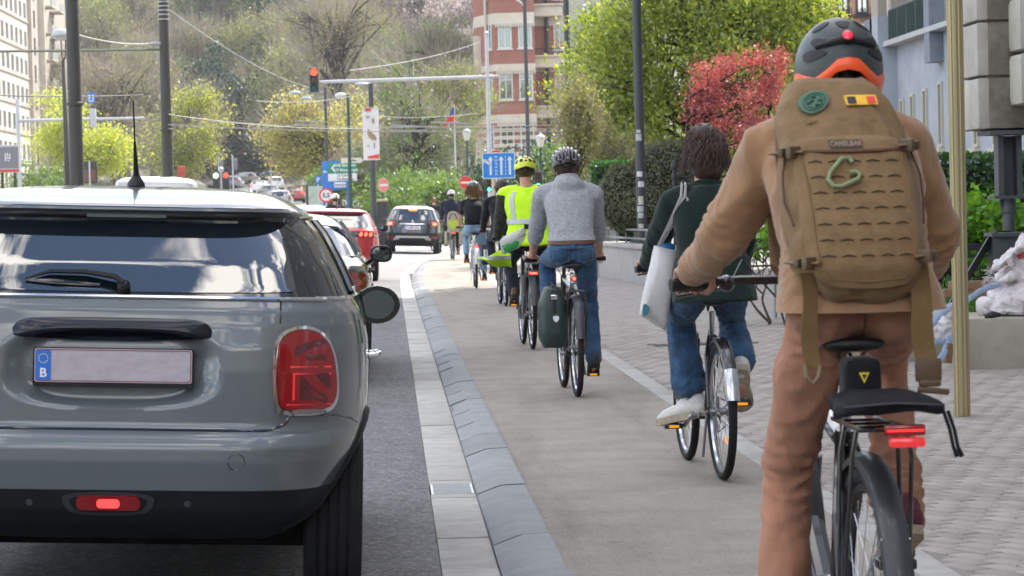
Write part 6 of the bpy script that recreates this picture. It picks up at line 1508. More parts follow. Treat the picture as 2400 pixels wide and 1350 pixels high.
T_('lime', 1095, 215, 230, 2.0, 2.6, 'lime green tree low on the slope left of the brick tower', 45, lm=L_lime, per=22)
for i, (px, py, Y, r_, rz) in enumerate(((590, 345, 312, 4.6, 4.2), (520, 375, 309, 3.6, 2.8), (660, 365, 318, 4.0, 3.8), (560, 270, 322, 4.6, 4.4))):
    T_('dark', px, py, Y, r_, rz, ('large dark evergreen tree beyond the uphill queue', 'low dark evergreen at the left behind the uphill queue', 'dark evergreen above the direction sign', 'dark evergreen highest on the slope')[i], 50 + i, group='dark evergreens on the slope', fork=.2)
# low shrubs in front of the park
for i, (px, py, Y, rx, rz, lm) in enumerate(((900, 455, 120, 1.5, 1.0, L_mid), (985, 455, 124, 1.7, 1.2, L_mid), (1075, 440, 118, 1.6, 1.4, L_mid), (1130, 450, 112, 1.2, 1.3, L_dark), (1040, 470, 108, 1.0, .8, L_mid), (1235, 420, 120, 1.8, 1.6, L_dark), (1330, 400, 118, 1.6, 1.7, L_mid), (95, 425, 130, 2.3, 1.0, L_mid), (770, 440, 140, 1.2, .9, L_mid), (860, 440, 150, 1.6, 1.4, L_dark), (1180, 425, 128, 1.3, 1.5, L_mid))):
    Lc = (P(px, 480, Y).x, Y, gz(Y)); lb = P(px, py, Y)
    tree('shrub', ('green shrub left of the black crossover', 'green shrub right behind the black crossover', 'rounded green shrub behind the no entry sign', 'dark shrub at the foot of the blue lane sign', 'small green shrub behind the navy rider', 'dark shrub below the brick apartment tower', 'green shrub left of the pale upright trees', 'low green shrubs at the left edge behind the stop sign', 'green shrub below the pale yellow tree behind the blue direction board', 'dark shrub behind the banner pole', 'green shrub between the cream sign posts')[i], Lc, [(0, 0, max(.3, lb.z - Lc[2]), rx, rx, rz), (0, 0, rz * .6, rx * .9, rx * .9, rz * .7)], 170, 34, .16, .26, lm, .05, seed=70 + i, nlimb=16, bk=barkd, fork=.1, cat='shrub', stems=3, group='shrubs along the park edge')
# the wooded hill: every tree a copy of one of six kinds
hillm = M('hill_floor', (.055, .058, .032), .95, var=.5, vs=.12)
mb = MB(); hx = [-140 + 20 * i for i in range(15)]; hy = [303, 320, 340, 360, 380, 410, 460, 540]
mb.add([(x, y, gz(y) + .1) for y in hy for x in hx], [[j * 15 + i, j * 15 + i + 1, (j + 1) * 15 + i + 1, (j + 1) * 15 + i] for j in range(7) for i in range(14)])
tag(mb.build('hill', hillm, None, 60), kind='structure')
def proto(kind, seed, cr, **k):
    d = dict(bare=dict(nclump=300, per=22, lsize=.26, crad=.7, lm=L_hill, trunk_r=.42, twigs=3000, tw_len=1.6, tw_w=.024), olive=dict(nclump=340, per=34, lsize=.28, crad=.7, lm=L_hill, trunk_r=.36, twigs=1800, tw_len=1.4, tw_w=.022),
             green=dict(nclump=340, per=44, lsize=.30, crad=.7, lm=L_mid, trunk_r=.28, bk=barkd, twigs=800, tw_len=1.4, tw_w=.022), bloss=dict(nclump=330, per=28, lsize=.34, crad=.6, lm=L_bloss, trunk_r=.25, twigs=2500, tw_len=1.2, tw_w=.02), fresh=dict(nclump=320, per=44, lsize=.28, crad=.6, lm=L_spring, trunk_r=.25, twigs=800, tw_len=1.2, tw_w=.02),
             dark=dict(nclump=400, per=34, lsize=.42, crad=.7, lm=L_dark, trunk_r=.3, bk=barkd))[kind]
    d.update(k); return tree('tree', 'x', (0, 0, -500), cr, seed=seed, nlimb=60, hole_f=.32, **d)
C0 = [(0, 0, 9, 4.2, 4.2, 6.0), (1.5, 0, 12, 2.6, 2.6, 3.5), (-1.8, .5, 8, 2.8, 2.6, 3.5)]
PR = dict(bare=proto('bare', 101, C0), bare2=proto('bare', 107, [(0, 0, 9, 3.6, 3.6, 6.4), (-1.6, 0, 11, 2.6, 2.6, 4)], per=9), olive=proto('olive', 102, C0), green=proto('green', 103, [(0, 0, 7.5, 4.0, 4.0, 5.5), (1.2, 0, 10, 2.5, 2.5, 3.5)]), bloss=proto('bloss', 104, [(0, 0, 7, 3.8, 3.6, 4.2), (1, 0, 9.5, 2.4, 2.4, 2.8)]), fresh=proto('fresh', 105, [(0, 0, 7, 3.2, 3.2, 5)]), dark=proto('dark', 106, [(0, 0, 7, 3.8, 3.8, 6), (0, 0, 11, 2.2, 2.2, 4)]))
LB = dict(bare='bare brownish tree in the wood on the hill', bare2='bare brownish tree in the wood on the hill', olive='pale olive tree just coming into leaf on the wooded hill', green='mid green leafy tree on the wooded hill', bloss='pinkish white blossoming tree on the hill left of the brick tower', fresh='bright fresh green tree high on the wooded hill', dark='dark evergreen tree low on the wooded hill')
rh = random.Random(21)
def hill(px, Y, kd, sc_): o = dup(PR[kd], (P(px, 480, Y).x, Y, gz(Y) - .4), rh.uniform(0, 6.28), LB[kd], sc_); o['group'] = 'trees of the wooded hill'
row1 = [(60, 'olive'), (150, 'bare'), (225, 'bare2'), (300, 'olive'), (370, 'bare'), (440, 'bare2'), (500, 'dark'), (560, 'bare'), (620, 'dark'), (680, 'olive'), (740, 'bare2'), (800, 'green'), (860, 'bare'), (930, 'green'), (990, 'bare2'), (1050, 'green'), (1110, 'green'), (1180, 'green'), (1260, 'green'), (1360, 'olive')]
for px, kd in row1: hill(px + rh.uniform(-14, 14), 309 + rh.uniform(-4, 6), kd, rh.uniform(.85, 1.1))
for px, kd in [(110, 'bare'), (190, 'bare2'), (265, 'olive'), (335, 'bare2'), (405, 'green'), (475, 'bare2'), (545, 'olive'), (610, 'olive'), (675, 'bare2'), (735, 'fresh'), (800, 'bare'), (865, 'olive'), (925, 'green'), (985, 'bloss'), (1045, 'green'), (1100, 'bloss'), (1165, 'green'), (1250, 'bare')]: hill(px + rh.uniform(-14, 14), 330 + rh.uniform(-5, 6), kd, rh.uniform(.95, 1.2))
for px, kd in [(200, 'green'), (280, 'fresh'), (350, 'bare2'), (420, 'fresh'), (490, 'green'), (560, 'bare2'), (630, 'green'), (700, 'olive'), (770, 'olive'), (830, 'green'), (890, 'bare2'), (950, 'bloss'), (1010, 'bloss'), (1070, 'bloss'), (1120, 'bloss'), (1200, 'bare'), (130, 'bare')]: hill(px + rh.uniform(-14, 14), 350 + rh.uniform(-4, 6), kd, rh.uniform(1.0, 1.25))
for px, kd in [(210, 'fresh'), (300, 'green'), (400, 'fresh'), (480, 'fresh'), (570, 'green'), (660, 'fresh'), (750, 'green'), (840, 'fresh'), (920, 'green'), (1000, 'bloss'), (1080, 'bloss')]: hill(px + rh.uniform(-14, 14), 372 + rh.uniform(-4, 6), kd, rh.uniform(1.1, 1.3))
for o in PR.values():
    for ch in list(o.children_recursive): bpy.data.objects.remove(ch)
    bpy.data.objects.remove(o)
# ------------------------------------------------------------------ hedges and bushes near the pavement
def surf_leaves(name, pts_n, lsize, lm, parent, seed, jit=.8, depth=.05):
    rs = np.random.RandomState(seed); p = np.array([list(a) for a, b in pts_n]); n = np.array([list(b) for a, b in pts_n]); p = p - n * depth * rs.rand(len(p), 1) * 1.5 + n * depth * .6
    return quads(name, p, lsize, lm, parent, seed, 1.6, n * 1.1, jit)
def hedge_box(name, label, c, sz, n, lsize, lm, core, seed, rz=0, cat='hedge', group=None, wob=.05):
    root = thing(name, label, cat, c, rz, group); x, y, z = sz; rs = random.Random(seed)
    MB().box((0, 0, z / 2 - .04), (x - .1, y - .1, z - .1), bev=.06).build('branches', core, root)
    out = []; A = [(y * z, 'x-'), (y * z, 'x+'), (x * z, 'y-'), (x * z, 'y+'), (x * y, 'z+')]; tot = sum(a for a, _ in A)
    for a, k in A:
        for _ in range(int(n * a / tot)):
            u, v = rs.uniform(-.5, .5), rs.uniform(0, 1); w_ = wob * (noise.noise(V((u * x * 3, v * z * 3, seed))) + rs.uniform(-.3, .3))
            if k[0] == 'x': s_ = -1 if k[1] == '-' else 1; out.append((V((s_ * (x / 2 + w_), u * y, v * z)), V((s_, 0, .3))))
            elif k[0] == 'y': s_ = -1 if k[1] == '-' else 1; out.append((V((u * x, s_ * (y / 2 + w_), v * z)), V((0, s_, .3))))
            else: out.append((V((u * x, (v - .5) * y, z + w_)), V((0, 0, 1))))
    surf_leaves('foliage', out, lsize, lm, root, seed); return root
core_d = M('hedge_core', (.010, .014, .006), .95)
h_ = P(2275, 480, 32); hedge_box('hedge', 'dark green clipped hedge in front of the grey blue house at the right', (h_.x + .6, 32.4, .05), (5.2, .9, 1.86), 17000, .075, L_hedge, core_d, 3)
h_ = P(1423, 480, 58); hedge_box('hedge', 'small square cut hedge with brownish top left of the rounded bush', (h_.x + .15, 58.3, .05), (.85, .9, 2.32), 5000, .07, L_hedge, core_d, 4)
h_ = P(1440, 480, 54); hedge_box('hedge', 'low dark hedge behind the stone wall with tube railing', (h_.x + .1, 54, .05), (.8, 1.2, 1.12), 3500, .07, L_hedge, core_d, 5)
def round_bush(label, loc, blobs, n, lsize, lm, seed, cat='bush', stems=0):
    root = thing('bush', label, cat, loc); rs = random.Random(seed); core = MB(); out = []
    wt = [b[3] * b[4] + b[3] * b[5] for b in blobs]
    for b in blobs: core.ball(b[:3], [q * .9 for q in b[3:]], 20, 12)
    for i, b in enumerate(blobs):
        for _ in range(int(n * wt[i] / sum(wt))):
            d = V((rs.gauss(0, 1), rs.gauss(0, 1), rs.gauss(0, 1))).normalized(); p = V((b[0] + d.x * b[3], b[1] + d.y * b[4], b[2] + d.z * b[5])); k = 1 + .07 * noise.noise(p * 3.5)
            p = V((b[0] + d.x * b[3] * k, b[1] + d.y * b[4] * k, b[2] + d.z * b[5] * k))
            if p.z < 0 or any(j != i and ((p.x - c[0]) / c[3]) ** 2 + ((p.y - c[1]) / c[4]) ** 2 + ((p.z - c[2]) / c[5]) ** 2 < .8 for j, c in enumerate(blobs)): continue
            out.append((p, d))
    core.build('branches', core_d, root)
    surf_leaves('foliage', out, lsize, lm, root, seed)
    return root
b0 = (P(1535, 480, 49).x, 49, .05); s49 = FPX / 49
def bl(px, py, rx, rz): p = P(px, py, 49); return (p.x - b0[0], 0, p.z - .05, rx / s49, rx / s49 * .9, rz / s49)
round_bush('big rounded olive green clipped bush behind the leaning lamp post', b0, [bl(1560, 425, 92, 96), bl(1462, 465, 62, 80), bl(1620, 440, 70, 80), bl(1530, 480, 110, 60)], 26000, .05, L_box, 6)
tree('shrub', 'fresh green leafy shrub with bare stems behind the iron railing at the right', (P(2290, 480, 28.5).x, 28.5, .05), [(-.25, 0, 1.12, .95, .5, .32), (.55, 0, 1.05, .6, .5, .30), (-1.0, 0, 1.0, .6, .5, .28), (-.2, 0, .85, 1.2, .4, .25)], 260, 26, .085, .10, L_bush, .03, seed=91, nlimb=60, fork=.05, cat='shrub', stems=6, bk=bark)
tree('shrub', 'green leafy shrub glimpsed between the woman\'s coat and the tan arm', (P(1815, 480, 29.5).x, 29.5, .05), [(0, 0, .9, .6, .5, .4), (.2, 0, .6, .5, .4, .35)], 130, 26, .085, .10, L_bush, .03, seed=92, nlimb=20, fork=.05, cat='shrub', stems=3, bk=bark)
g0 = P(2230, 480, 26.2); rs = np.random.RandomState(5); a = np.stack([g0.x + rs.uniform(-.9, 1.4, 900), 26.3 + rs.uniform(-.25, .25, 900), np.full(900, .05)], 1); d = np.stack([rs.normal(size=900) * .3, rs.normal(size=900) * .2, np.ones(900)], 1)
tag(twig_quads('grass', a, a + d * (.25 + .35 * rs.rand(900, 1)), .009, leafmat('grass_blade', (.05, .16, .012), (.14, .30, .03), .4), None, 4), kind='stuff')
# ================================================================== buildings
def brickmat(name, c1, c2, mort, sx=.25, sy=.075):
    m = M(name, c1, .9); nt = m.node_tree; N = nt.nodes; L = nt.links
    tc = N.new('ShaderNodeTexCoord'); sp = N.new('ShaderNodeSeparateXYZ'); L.new(tc.outputs['Object'], sp.inputs[0])
    ad = N.new('ShaderNodeMath'); ad.operation = 'ADD'; L.new(sp.outputs[0], ad.inputs[0]); L.new(sp.outputs[1], ad.inputs[1])
    cb = N.new('ShaderNodeCombineXYZ'); L.new(ad.outputs[0], cb.inputs[0]); L.new(sp.outputs[2], cb.inputs[1])
    br = N.new('ShaderNodeTexBrick'); br.inputs['Scale'].default_value = 1; br.inputs['Brick Width'].default_value = sx; br.inputs['Row Height'].default_value = sy; br.inputs['Mortar Size'].default_value = .008
    br.inputs['Color1'].default_value = tuple(c1) + (1,); br.inputs['Color2'].default_value = tuple(c2) + (1,); br.inputs['Mortar'].default_value = tuple(mort) + (1,)
    L.new(cb.outputs[0], br.inputs['Vector']); L.new(br.outputs[0], N['Principled BSDF'].inputs['Base Color']); return m
brick = brickmat('red_brick', (.25, .06, .036), (.33, .09, .055), (.34, .28, .24))
cream = M('cream_render', (.56, .50, .42), .85, var=.10, vs=1.2)
wood_w = M('window_white', (.62, .60, .57), .5)
paneb = M('pane', (.05, .075, .085), .04, ior=2.2, spec=.9)
panebl = M('pane_sky_reflect', (.06, .22, .34), .04, ior=2.2, spec=.9)  # blue sky reflection painted into the pane colour
iron = M('wrought_iron', (.012, .013, .014), .5)
def wall_window(par, c, u, w, h, fr=wood_w, gl=paneb, bars=1, transom=True, depth=.10, f=.07):
    """window standing in a wall: c centre on the wall face, u unit vector along the wall (left to right seen from outside)"""
    u = V(u).normalized(); n = u.cross(V((0, 0, 1))).normalized(); z = V((0, 0, 1)); mb = MB(); Rm = Matrix((u, n, z)).transposed()
    def bx(a, b, sx, sz, d0, d1): mb.box(c + u * a + z * b + n * ((d0 + d1) / 2), (sx, d1 - d0, sz), Rm)
    bx(-(w - f) / 2, 0, f, h, -.04, .05); bx((w - f) / 2, 0, f, h, -.04, .05); bx(0, (h - f) / 2, w - 2 * f, f, -.04, .05); bx(0, -(h - f) / 2, w - 2 * f, f, -.04, .05)
    for k in range(bars): bx((k + 1) * w / (bars + 1) - w / 2, 0, .05, h - 2 * f, -.03, .035)
    if transom: bx(0, h * .24, w - 2 * f, .05, -.03, .03)
    bx(0, -h / 2 - .06, w + .16, .09, -.03, .12)
    fo = mb.build('window', fr, par)
    MB().box(c + n * .006, (w - f, .02, h - f), Rm).build('pane', gl, fo); return fo
def facade_box(mb, c, u, w, h, d):   # slab on a wall, d proud
    u = V(u).normalized(); n = u.cross(V((0, 0, 1))).normalized(); mb.box(c + n * d / 2, (w, d, h), Matrix((u, n, V((0, 0, 1)))).transposed())
# ---- brick apartment tower
Yt = 180; bt_ = thing('apartment_tower', 'red brick and cream apartment tower with white windows behind the blue lane sign', 'building', (0, 0, 0))
pl_ = [P(px, 480, y).xy for px, y in ((1118, 190), (1122, 182), (1150, 179.6), (1170, 178.6), (1262, 178.2), (1263, 181), (1345, 181), (1345, 200), (1118, 200))]
zf = lambda py: P(1200, py, 178.5).z
def ring_mesh(pl, z0, z1, off=0):
    c = sum((V(p) for p in pl), V((0, 0))) / len(pl); out = []
    for z in (z0, z1): out.append([V((p[0] + (p[0] - c[0]) * off, p[1] + (p[1] - c[1]) * off, z)) for p in pl])
    return MB().rings(out)
ring_mesh(pl_, 2.0, zf(-420)).build('wall', brick, bt_, smooth=False)
for i, (a, b) in enumerate(((30, 56), (150, 166), (268, 288), (356, 520), (-80, -64), (-200, -184))):
    ring_mesh(pl_, zf(b), zf(a), .006 + .0004 * i).build('cream_band', cream, bt_, smooth=False)
for a in (300, 318, 336): ring_mesh(pl_, zf(a + 9), zf(a), .003).build('cream_band', cream, bt_, smooth=False)
tm_ = MB()
for a in (56, 166, 288, -64):
    for i in range(18): tm_.box(V((P(1172 + i * 5.2, 480, 178.3).x, 178.12, zf(a + 4))), (.10, .10, .2))
tm_.build('dentil_course', cream, bt_)
n0, n1 = V((pl_[3][0], pl_[3][1], 0)), V((pl_[4][0], pl_[4][1], 0)); uf = (n1 - n0).normalized(); nf = uf.cross(V((0, 0, 1)))
m0, m1 = V((pl_[2][0], pl_[2][1], 0)), n0; um = (m1 - m0).normalized()
for cy, h in ((82, 62), (202, 62), (322, 58), (-38, 62), (-158, 62)):
    zc, hh = zf(cy), h / 35.2
    for px in (1193, 1240): q = n0 + uf * ((P(px, 480, 178.4).x - n0.x) / uf.x); wall_window(bt_, V((q.x, q.y, zc)), uf, 32 / 35.2, hh)
    q = m0.lerp(m1, .45); wall_window(bt_, V((q.x, q.y, zc)), um, .40, hh, gl=panebl, bars=0)
    q = V((P(1320, 480, 181).x, 181, zc)); wall_window(bt_, q, (1, 0, 0), .75, hh)
for cy in (15, 136, 255, -105):
    bal = MB().box(V((P(1292, 480, 180.2).x, 180.1, zf(cy + 8))), (2.0, 1.5, .78), bev=.05); bal.box(V((P(1292, 480, 180.2).x, 180.0, zf(cy - 5))), (2.2, 1.8, .10)); bo = bal.build('balcony', cream, bt_)
    rl = MB()
    for i in range(15): rl.box(V((P(1264, 480, 179.4).x + i * .12, 179.3, zf(cy - 14))), (.03, .03, .5))
    rl.box(V((P(1290, 480, 179.4).x, 179.3, zf(cy - 22))), (1.8, .05, .05)); rl.build('balcony_rail', iron, bo)
MB().tube([V((P(1291, 480, 180.6).x, 180.8, 2)), V((P(1291, 480, 180.6).x, 180.8, zf(-400)))], .13, 8).build('downpipe', iron, bt_)
MB().tube([V((P(1148, 480, 179.5).x, 179.4, 2)), V((P(1148, 480, 179.5).x, 179.4, zf(-400)))], .09, 8).build('downpipe', M('pipe_cream', (.5, .46, .40), .6), bt_)
bs2 = MB()
for a in (120, 240, 360): bs2.box(V((P(1131, 480, 181).x, 181.0, zf(a))), (.7, .5, 2.4), bev=.05)
bs2.build('quoin', cream, bt_)
# ---- long pale apartment block on the left
ab = thing('apartment_block', 'long cream apartment block with rows of white windows at the upper left', 'building', (0, 0, 0))
XL = -38.0
def PX(px, py, X):
    d = ray(px, py); return CAM + d * ((X - CAM.x) / d.x)
y0, y1, y2 = PX(-60, 200, XL).y, PX(70, 200, XL).y, PX(165, 200, XL).y
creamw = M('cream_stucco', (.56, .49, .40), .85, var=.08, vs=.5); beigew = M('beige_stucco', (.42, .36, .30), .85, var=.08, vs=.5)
MB().box((XL - 6, (y0 + y1) / 2, 17), (12, y1 - y0, 34)).build('wall', creamw, ab, smooth=False)
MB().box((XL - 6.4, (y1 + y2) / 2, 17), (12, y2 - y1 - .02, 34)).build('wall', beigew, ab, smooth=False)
ztop = PX(0, -40, XL).z; fh_ = 3.0
u_ = V((0, 1, 0))
for k in range(8):
    z = 5.6 + k * fh_
    fa = MB()
    for y in np.arange(y0 + 2, y1 - 1, 3.4): wall_window(ab, V((XL, y, z)), u_, 1.9, 1.75, bars=2, transom=False)
    facade_box(fa, V((XL, (y0 + y1) / 2, z - 1.15)), u_, y1 - y0 - .4, .12, .14); fa.build('string_course', cream, ab)
    for y in (y1 + 4.0, y1 + 8): wall_window(ab, V((XL - .4, y, z)), u_, 1.1, 1.7, fr=M('window_brown', (.12, .08, .06), .5), bars=0, transom=False)
    for y in (y1 + 16, y1 + 24):
        wall_window(ab, V((XL - .4, y, z)), u_, 2.2, 2.0, bars=1, transom=False)
        bo = MB().box((XL + .25, y, z - 1.25), (1.3, 4.6, .16)).build('balcony', creamw, ab)
        rl = MB().box((XL + .85, y, z - .75), (.05, 4.6, .8)); rl.build('balcony_front', M('frosted_panel', (.42, .44, .43), .3), bo)
MB().box((XL + .1, y1, 17), (.6, .8, 33.9)).build('pilaster', beigew, ab, smooth=False)
MB().box((XL - .2, y1 + 12.2, 17), (.9, .7, 33.8)).build('pilaster', creamw, ab, smooth=False)
# ---- peach brick house beyond the tree
ph = thing('brick_house', 'peach brick house with tall dark windows above the tan man\'s helmet', 'building', (0, 0, 0))
x0 = P(1925, 480, 88).x; x1 = P(2045, 480, 88).x
MB().box(((x0 + x1) / 2 + 2, 91, 9), (x1 - x0 + 4, 6, 18)).build('wall', brickmat('peach_brick', (.46, .21, .13), (.54, .27, .18), (.5, .36, .28)), ph, smooth=False)
zz = lambda py: P(1980, py, 88).z
for px in (1945, 1985, 2030):
    wall_window(ph, V((P(px, 480, 88).x, 88, zz(-2))), (1, 0, 0), .42, 1.0, fr=M('window_dark', (.03, .04, .045), .4), bars=1, transom=False)
    wall_window(ph, V((P(px, 480, 88).x, 88, zz(-120))), (1, 0, 0), .42, 1.0, fr=M('window_dark', (.03, .04, .045), .4), bars=1, transom=False)
wall_window(ph, V((P(2012, 480, 88).x, 88, zz(95))), (1, 0, 0), .55, .9, fr=M('window_ochre', (.45, .30, .12), .5), bars=2, transom=False)
rl = MB()
for i in range(12): rl.box((P(1955, 480, 88).x + i * .06, 87.7, zz(38)), (.02, .02, .5))
for i in range(12): rl.box((P(2024, 480, 88).x + i * .06, 87.7, zz(38)), (.02, .02, .5))
rl.build('balcony_rail', iron, ph)
MB().box((P(1990, 480, 88).x, 87.9, zz(62)), (1.9, .4, .12)).build('ledge', cream, ph)
# ---- grey blue house whose long front faces the street, its tall bulk shades the near street
gh = thing('stone_house', 'grey blue stone house with narrow slit windows and green terrace rail at the right', 'building', (0, 0, 0))
stoneb = M('bluestone', (.30, .335, .40), .85, var=.16, vs=1.6, bump=.3, bs=14, bd=.02, c2=(.40, .43, .48))
stoned = M('bluestone_dark', (.20, .225, .27), .85, var=.2, vs=2.5, bump=.3, bs=14, bd=.02)
XG = 10.5; ya, yb = 43.0, 58.6
zg = lambda px, py: PX(px, py, XG)
zl = zg(2150, 92).z
MB().box((XG + 3, (ya + yb) / 2, zl / 2), (6, yb - ya, zl)).build('wall', stoneb, gh, smooth=False)
lg = MB().box((XG - .06, (ya + yb) / 2 - 1.8, zl + .04), (.45, yb - ya - 3.4, .10)); lg.build('ledge', M('pale_stone', (.42, .43, .44), .8, var=.1, vs=4), gh)
for px in (2112, 2136, 2166, 2202, 2240, 2285, 2330):
    a, b = zg(px, 0), None; zt, zb = zg(px, 238 - (px - 2100) * .45).z, zg(px, 345).z; yc = a.y
    wall_window(gh, V((XG, yc, (zt + zb) / 2)), (0, -1, 0), .34, zt - zb, fr=M('window_cream', (.50, .48, .38), .6), bars=0, transom=False, f=.05)
for px, zt_ in ((2048, 4.9), (2078, 5.2), (2092, 5.2)):
    y = zg(px, 100).y; MB().box((XG - .18, y, zt_ / 2 - .02), (.42, .9, zt_)).build('pier', stoned if px != 2092 else stoneb, gh, smooth=False)
y = zg(2205, 100).y; MB().box((XG - .12, y, 3.2 + zl / 2), (.3, .5, 3.0)).build('pier', stoned, gh, smooth=False)
rl = MB(); yA, yB = zg(2103, 90).y, zg(2193, 90).y
for z in (.12, .72): rl.tube([(XG - .15, yA, zl + z), (XG - .15, yB, zl + z)], .022, 6)
for i in range(30): t = i / 29; rl.tube([(XG - .15, yA + (yB - yA) * t, zl + .06), (XG - .15, yA + (yB - yA) * t, zl + .72)], .016 if i % 7 else .035, 5)
rl.build('terrace_rail', M('rail_green', (.018, .045, .045), .5), gh)
MB().box((XG - .0 + .12, (yA + yB) / 2, zl + .34), (.03, yA - yB, .5)).build('rail_screen', M('screen_dark', (.05, .075, .085), .4), gh)
MB().box((XG + 4.2, (ya + yb) / 2, 13.0), (5.5, yb - ya - .1, 26)).build('upper_storeys', M('grey_render', (.30, .29, .28), .9, var=.12, vs=.8), gh, smooth=False)
MB().box((XG + .9, yb - .4, 13), (1.5, .8, 26)).build('side_pier', M('beige_render', (.40, .36, .31), .9, var=.1, vs=1), gh, smooth=False)
MB().tube([(XG + .3, yb - 1.4, 0.2), (XG + .3, yb - 1.4, 9)], .07, 8).build('downpipe', M('pipe_cream', (.5, .46, .40), .6), gh)
# neighbouring houses of the same row, out of the picture on the right
for i, (a, b, x, h, nm, lb) in enumerate(((22.6, 42.9, 10.7, 25, (.36, .33, .28), 'tall beige town house next to the grey blue house'), (-2, 22.4, 11.2, 27, (.30, .30, .30), 'tall grey town house beside the street at the far right'), (-30, -2.2, 10.9, 24, (.38, .30, .22), 'ochre town house behind the camera on the right'))):
    t = thing('town_house', lb, 'building', (0, 0, 0), group='town houses of the right hand row')
    MB().box((x + 5, (a + b) / 2, h / 2), (10, b - a, h)).build('wall', M('town_wall_%d' % i, nm, .9, var=.12, vs=1), t, smooth=False)
    for k in range(7):
        for y in np.arange(a + 2, b - 1, 3.1): wall_window(t, V((x, y, 2.6 + 3.3 * k)), (0, -1, 0), 1.2, 2.0)
t = thing('reflection_terrace', 'unseen dark stone terrace added behind the camera to darken car reflections', 'building', (0, 0, 0))  # unseen terrace, added so the car mirrors and paint reflect something dark
MB().box((-8, -52, 6), (70, 12, 12)).build('wall', M('terrace_stone', (.14, .125, .11), .9, var=.2, vs=.6), t)
for k in range(3):
    for x in np.arange(-40, 26, 3.2): wall_window(t, V((x, -46, 2.4 + 3.6 * k)), (-1, 0, 0), 1.4, 2.2)
# ---- rusticated stone gate pier held up on steel props
gp = thing('stone_pier', 'rusticated pale stone pier with dark stains propped up on steel at the right edge', 'pier', (0, 0, 0))
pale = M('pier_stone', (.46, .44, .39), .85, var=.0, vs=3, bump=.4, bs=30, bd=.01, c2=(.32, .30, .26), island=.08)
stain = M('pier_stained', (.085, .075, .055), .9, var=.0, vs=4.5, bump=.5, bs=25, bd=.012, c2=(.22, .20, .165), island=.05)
zs_ = [P(2300, y, 22).z for y in (305, 180, 50, -75, -200, -325, -450, -700)]
xl = PX if False else P(2302, 250, 22).x
for i in range(7):
    a, b = zs_[i], zs_[i + 1]
    MB().box((xl + .80, 22.37, (a + b) / 2), (1.5, .74, b - a - .012), bev=.035).build('stone_block', stain, gp, 50); MB().box((xl + .02, 22.372, (a + b) / 2), (.11, .738, b - a - .016), bev=.03).build('lit_stone_face', pale, gp, 50)  # thin pale slab puts the lit left side into the stone colour
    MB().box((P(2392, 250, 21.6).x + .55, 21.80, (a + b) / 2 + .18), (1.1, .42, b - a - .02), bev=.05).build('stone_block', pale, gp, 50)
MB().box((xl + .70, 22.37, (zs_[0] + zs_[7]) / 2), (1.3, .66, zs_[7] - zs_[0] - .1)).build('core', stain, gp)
# the props under it
sp_ = thing('steel_prop', 'dark grey steel prop and jack under the stone pier at the right edge', 'prop', (P(2368, 480, 22.1).x, 22.25, 0))
pst = M('prop_steel', (.075, .085, .09), .5, .5, var=.2, vs=8)
zz = lambda py: P(2368, py, 22.2).z
mb = MB().box((.03, 0, zz(311)), (.42, .5, .035)); mb.box((-.055, 0, (zz(318) + zz(458)) / 2), (.045, .16, zz(318) - zz(458))); mb.box((.10, 0, (zz(318) + zz(458)) / 2), (.045, .16, zz(318) - zz(458))); mb.box((.02, .06, (zz(318) + zz(458)) / 2), (.14, .03, zz(318) - zz(458)))
mb.build('column', pst, sp_)
MB().box((.02, 0, zz(462)), (.30, .28, .028)).build('plate', pst, sp_); MB().box((.02, 0, zz(549)), (.36, .32, .03)).build('plate', pst, sp_)
mb = MB().lathe([(.052, zz(540)), (.052, zz(500)), (.062, zz(498)), (.062, zz(466))], (.02, 0, 0), (0, 0, 1), 14); mb.tube([(-.05, -.03, zz(468)), (-.02, 0, zz(510))], .014, 6); mb.build('jack', pst, sp_)
mb = MB()
for s_ in (-1, 1): mb.lathe([(.020, 0), (.020, .022), (.010, .024), (.010, .04)], (.02 + s_ * .14, -.11, zz(547)), (0, 0, 1), 6)
mb.build('bolts', pst, sp_)
MB().box((.02, .02, (zz(552) + .45) / 2 + .1), (.30, .22, zz(552) - .66)).build('pedestal', pst, sp_)
MB().tube([(-.12, .05, zz(556)), (-.48, .25, .42)], .085, 4, flat=.35).build('diagonal_brace', M('brace_green', (.03, .045, .045), .6), sp_)
# concrete block with the bulk bag on top
cb_ = thing('concrete_block', 'pale concrete foundation block under the white bulk bag on the cobbles', 'concrete block', (0, 0, 0))
conc = M('concrete', (.36, .335, .28), .9, var=.15, vs=3, bump=.4, bs=40, c2=(.27, .25, .20))
q0 = G(2240, 868, .067); zt = .45
MB().box((q0.x + .62, q0.y + .62, .25), (1.05, 1.25, .42), (0, 0, R(-9)), bev=.012).build('block', conc, cb_, 50)
c2_ = thing('concrete_slab', 'low concrete slab edge left of the striped pole beyond the loose straps', 'concrete block', (q0.x - .1, q0.y + 1.9, .0))
MB().box((.0, 0, .24), (1.0, 1.2, .40), (0, 0, R(-4)), bev=.012).build('block', conc, c2_, 50)
bb_ = thing('bulk_bag', 'crumpled white bulk bag with red print lying on the concrete block', 'sack', (0, 0, 0))
Bp = lambda px, py, d=0: P(px, py, q0.y + .55 + d)
mb = MB()
for px, py, d, a in ((2400, 700, 0, (.30, .30, .16)), (2345, 712, -.05, (.16, .22, .09)), (2395, 640, .1, (.19, .16, .17)), (2425, 600, .12, (.19, .16, .19)), (2360, 665, .05, (.12, .14, .13)), (2440, 670, .1, (.26, .3, .28))): mb.ball(Bp(px, py, d), a, 18, 12, (0, R(-12), 0))
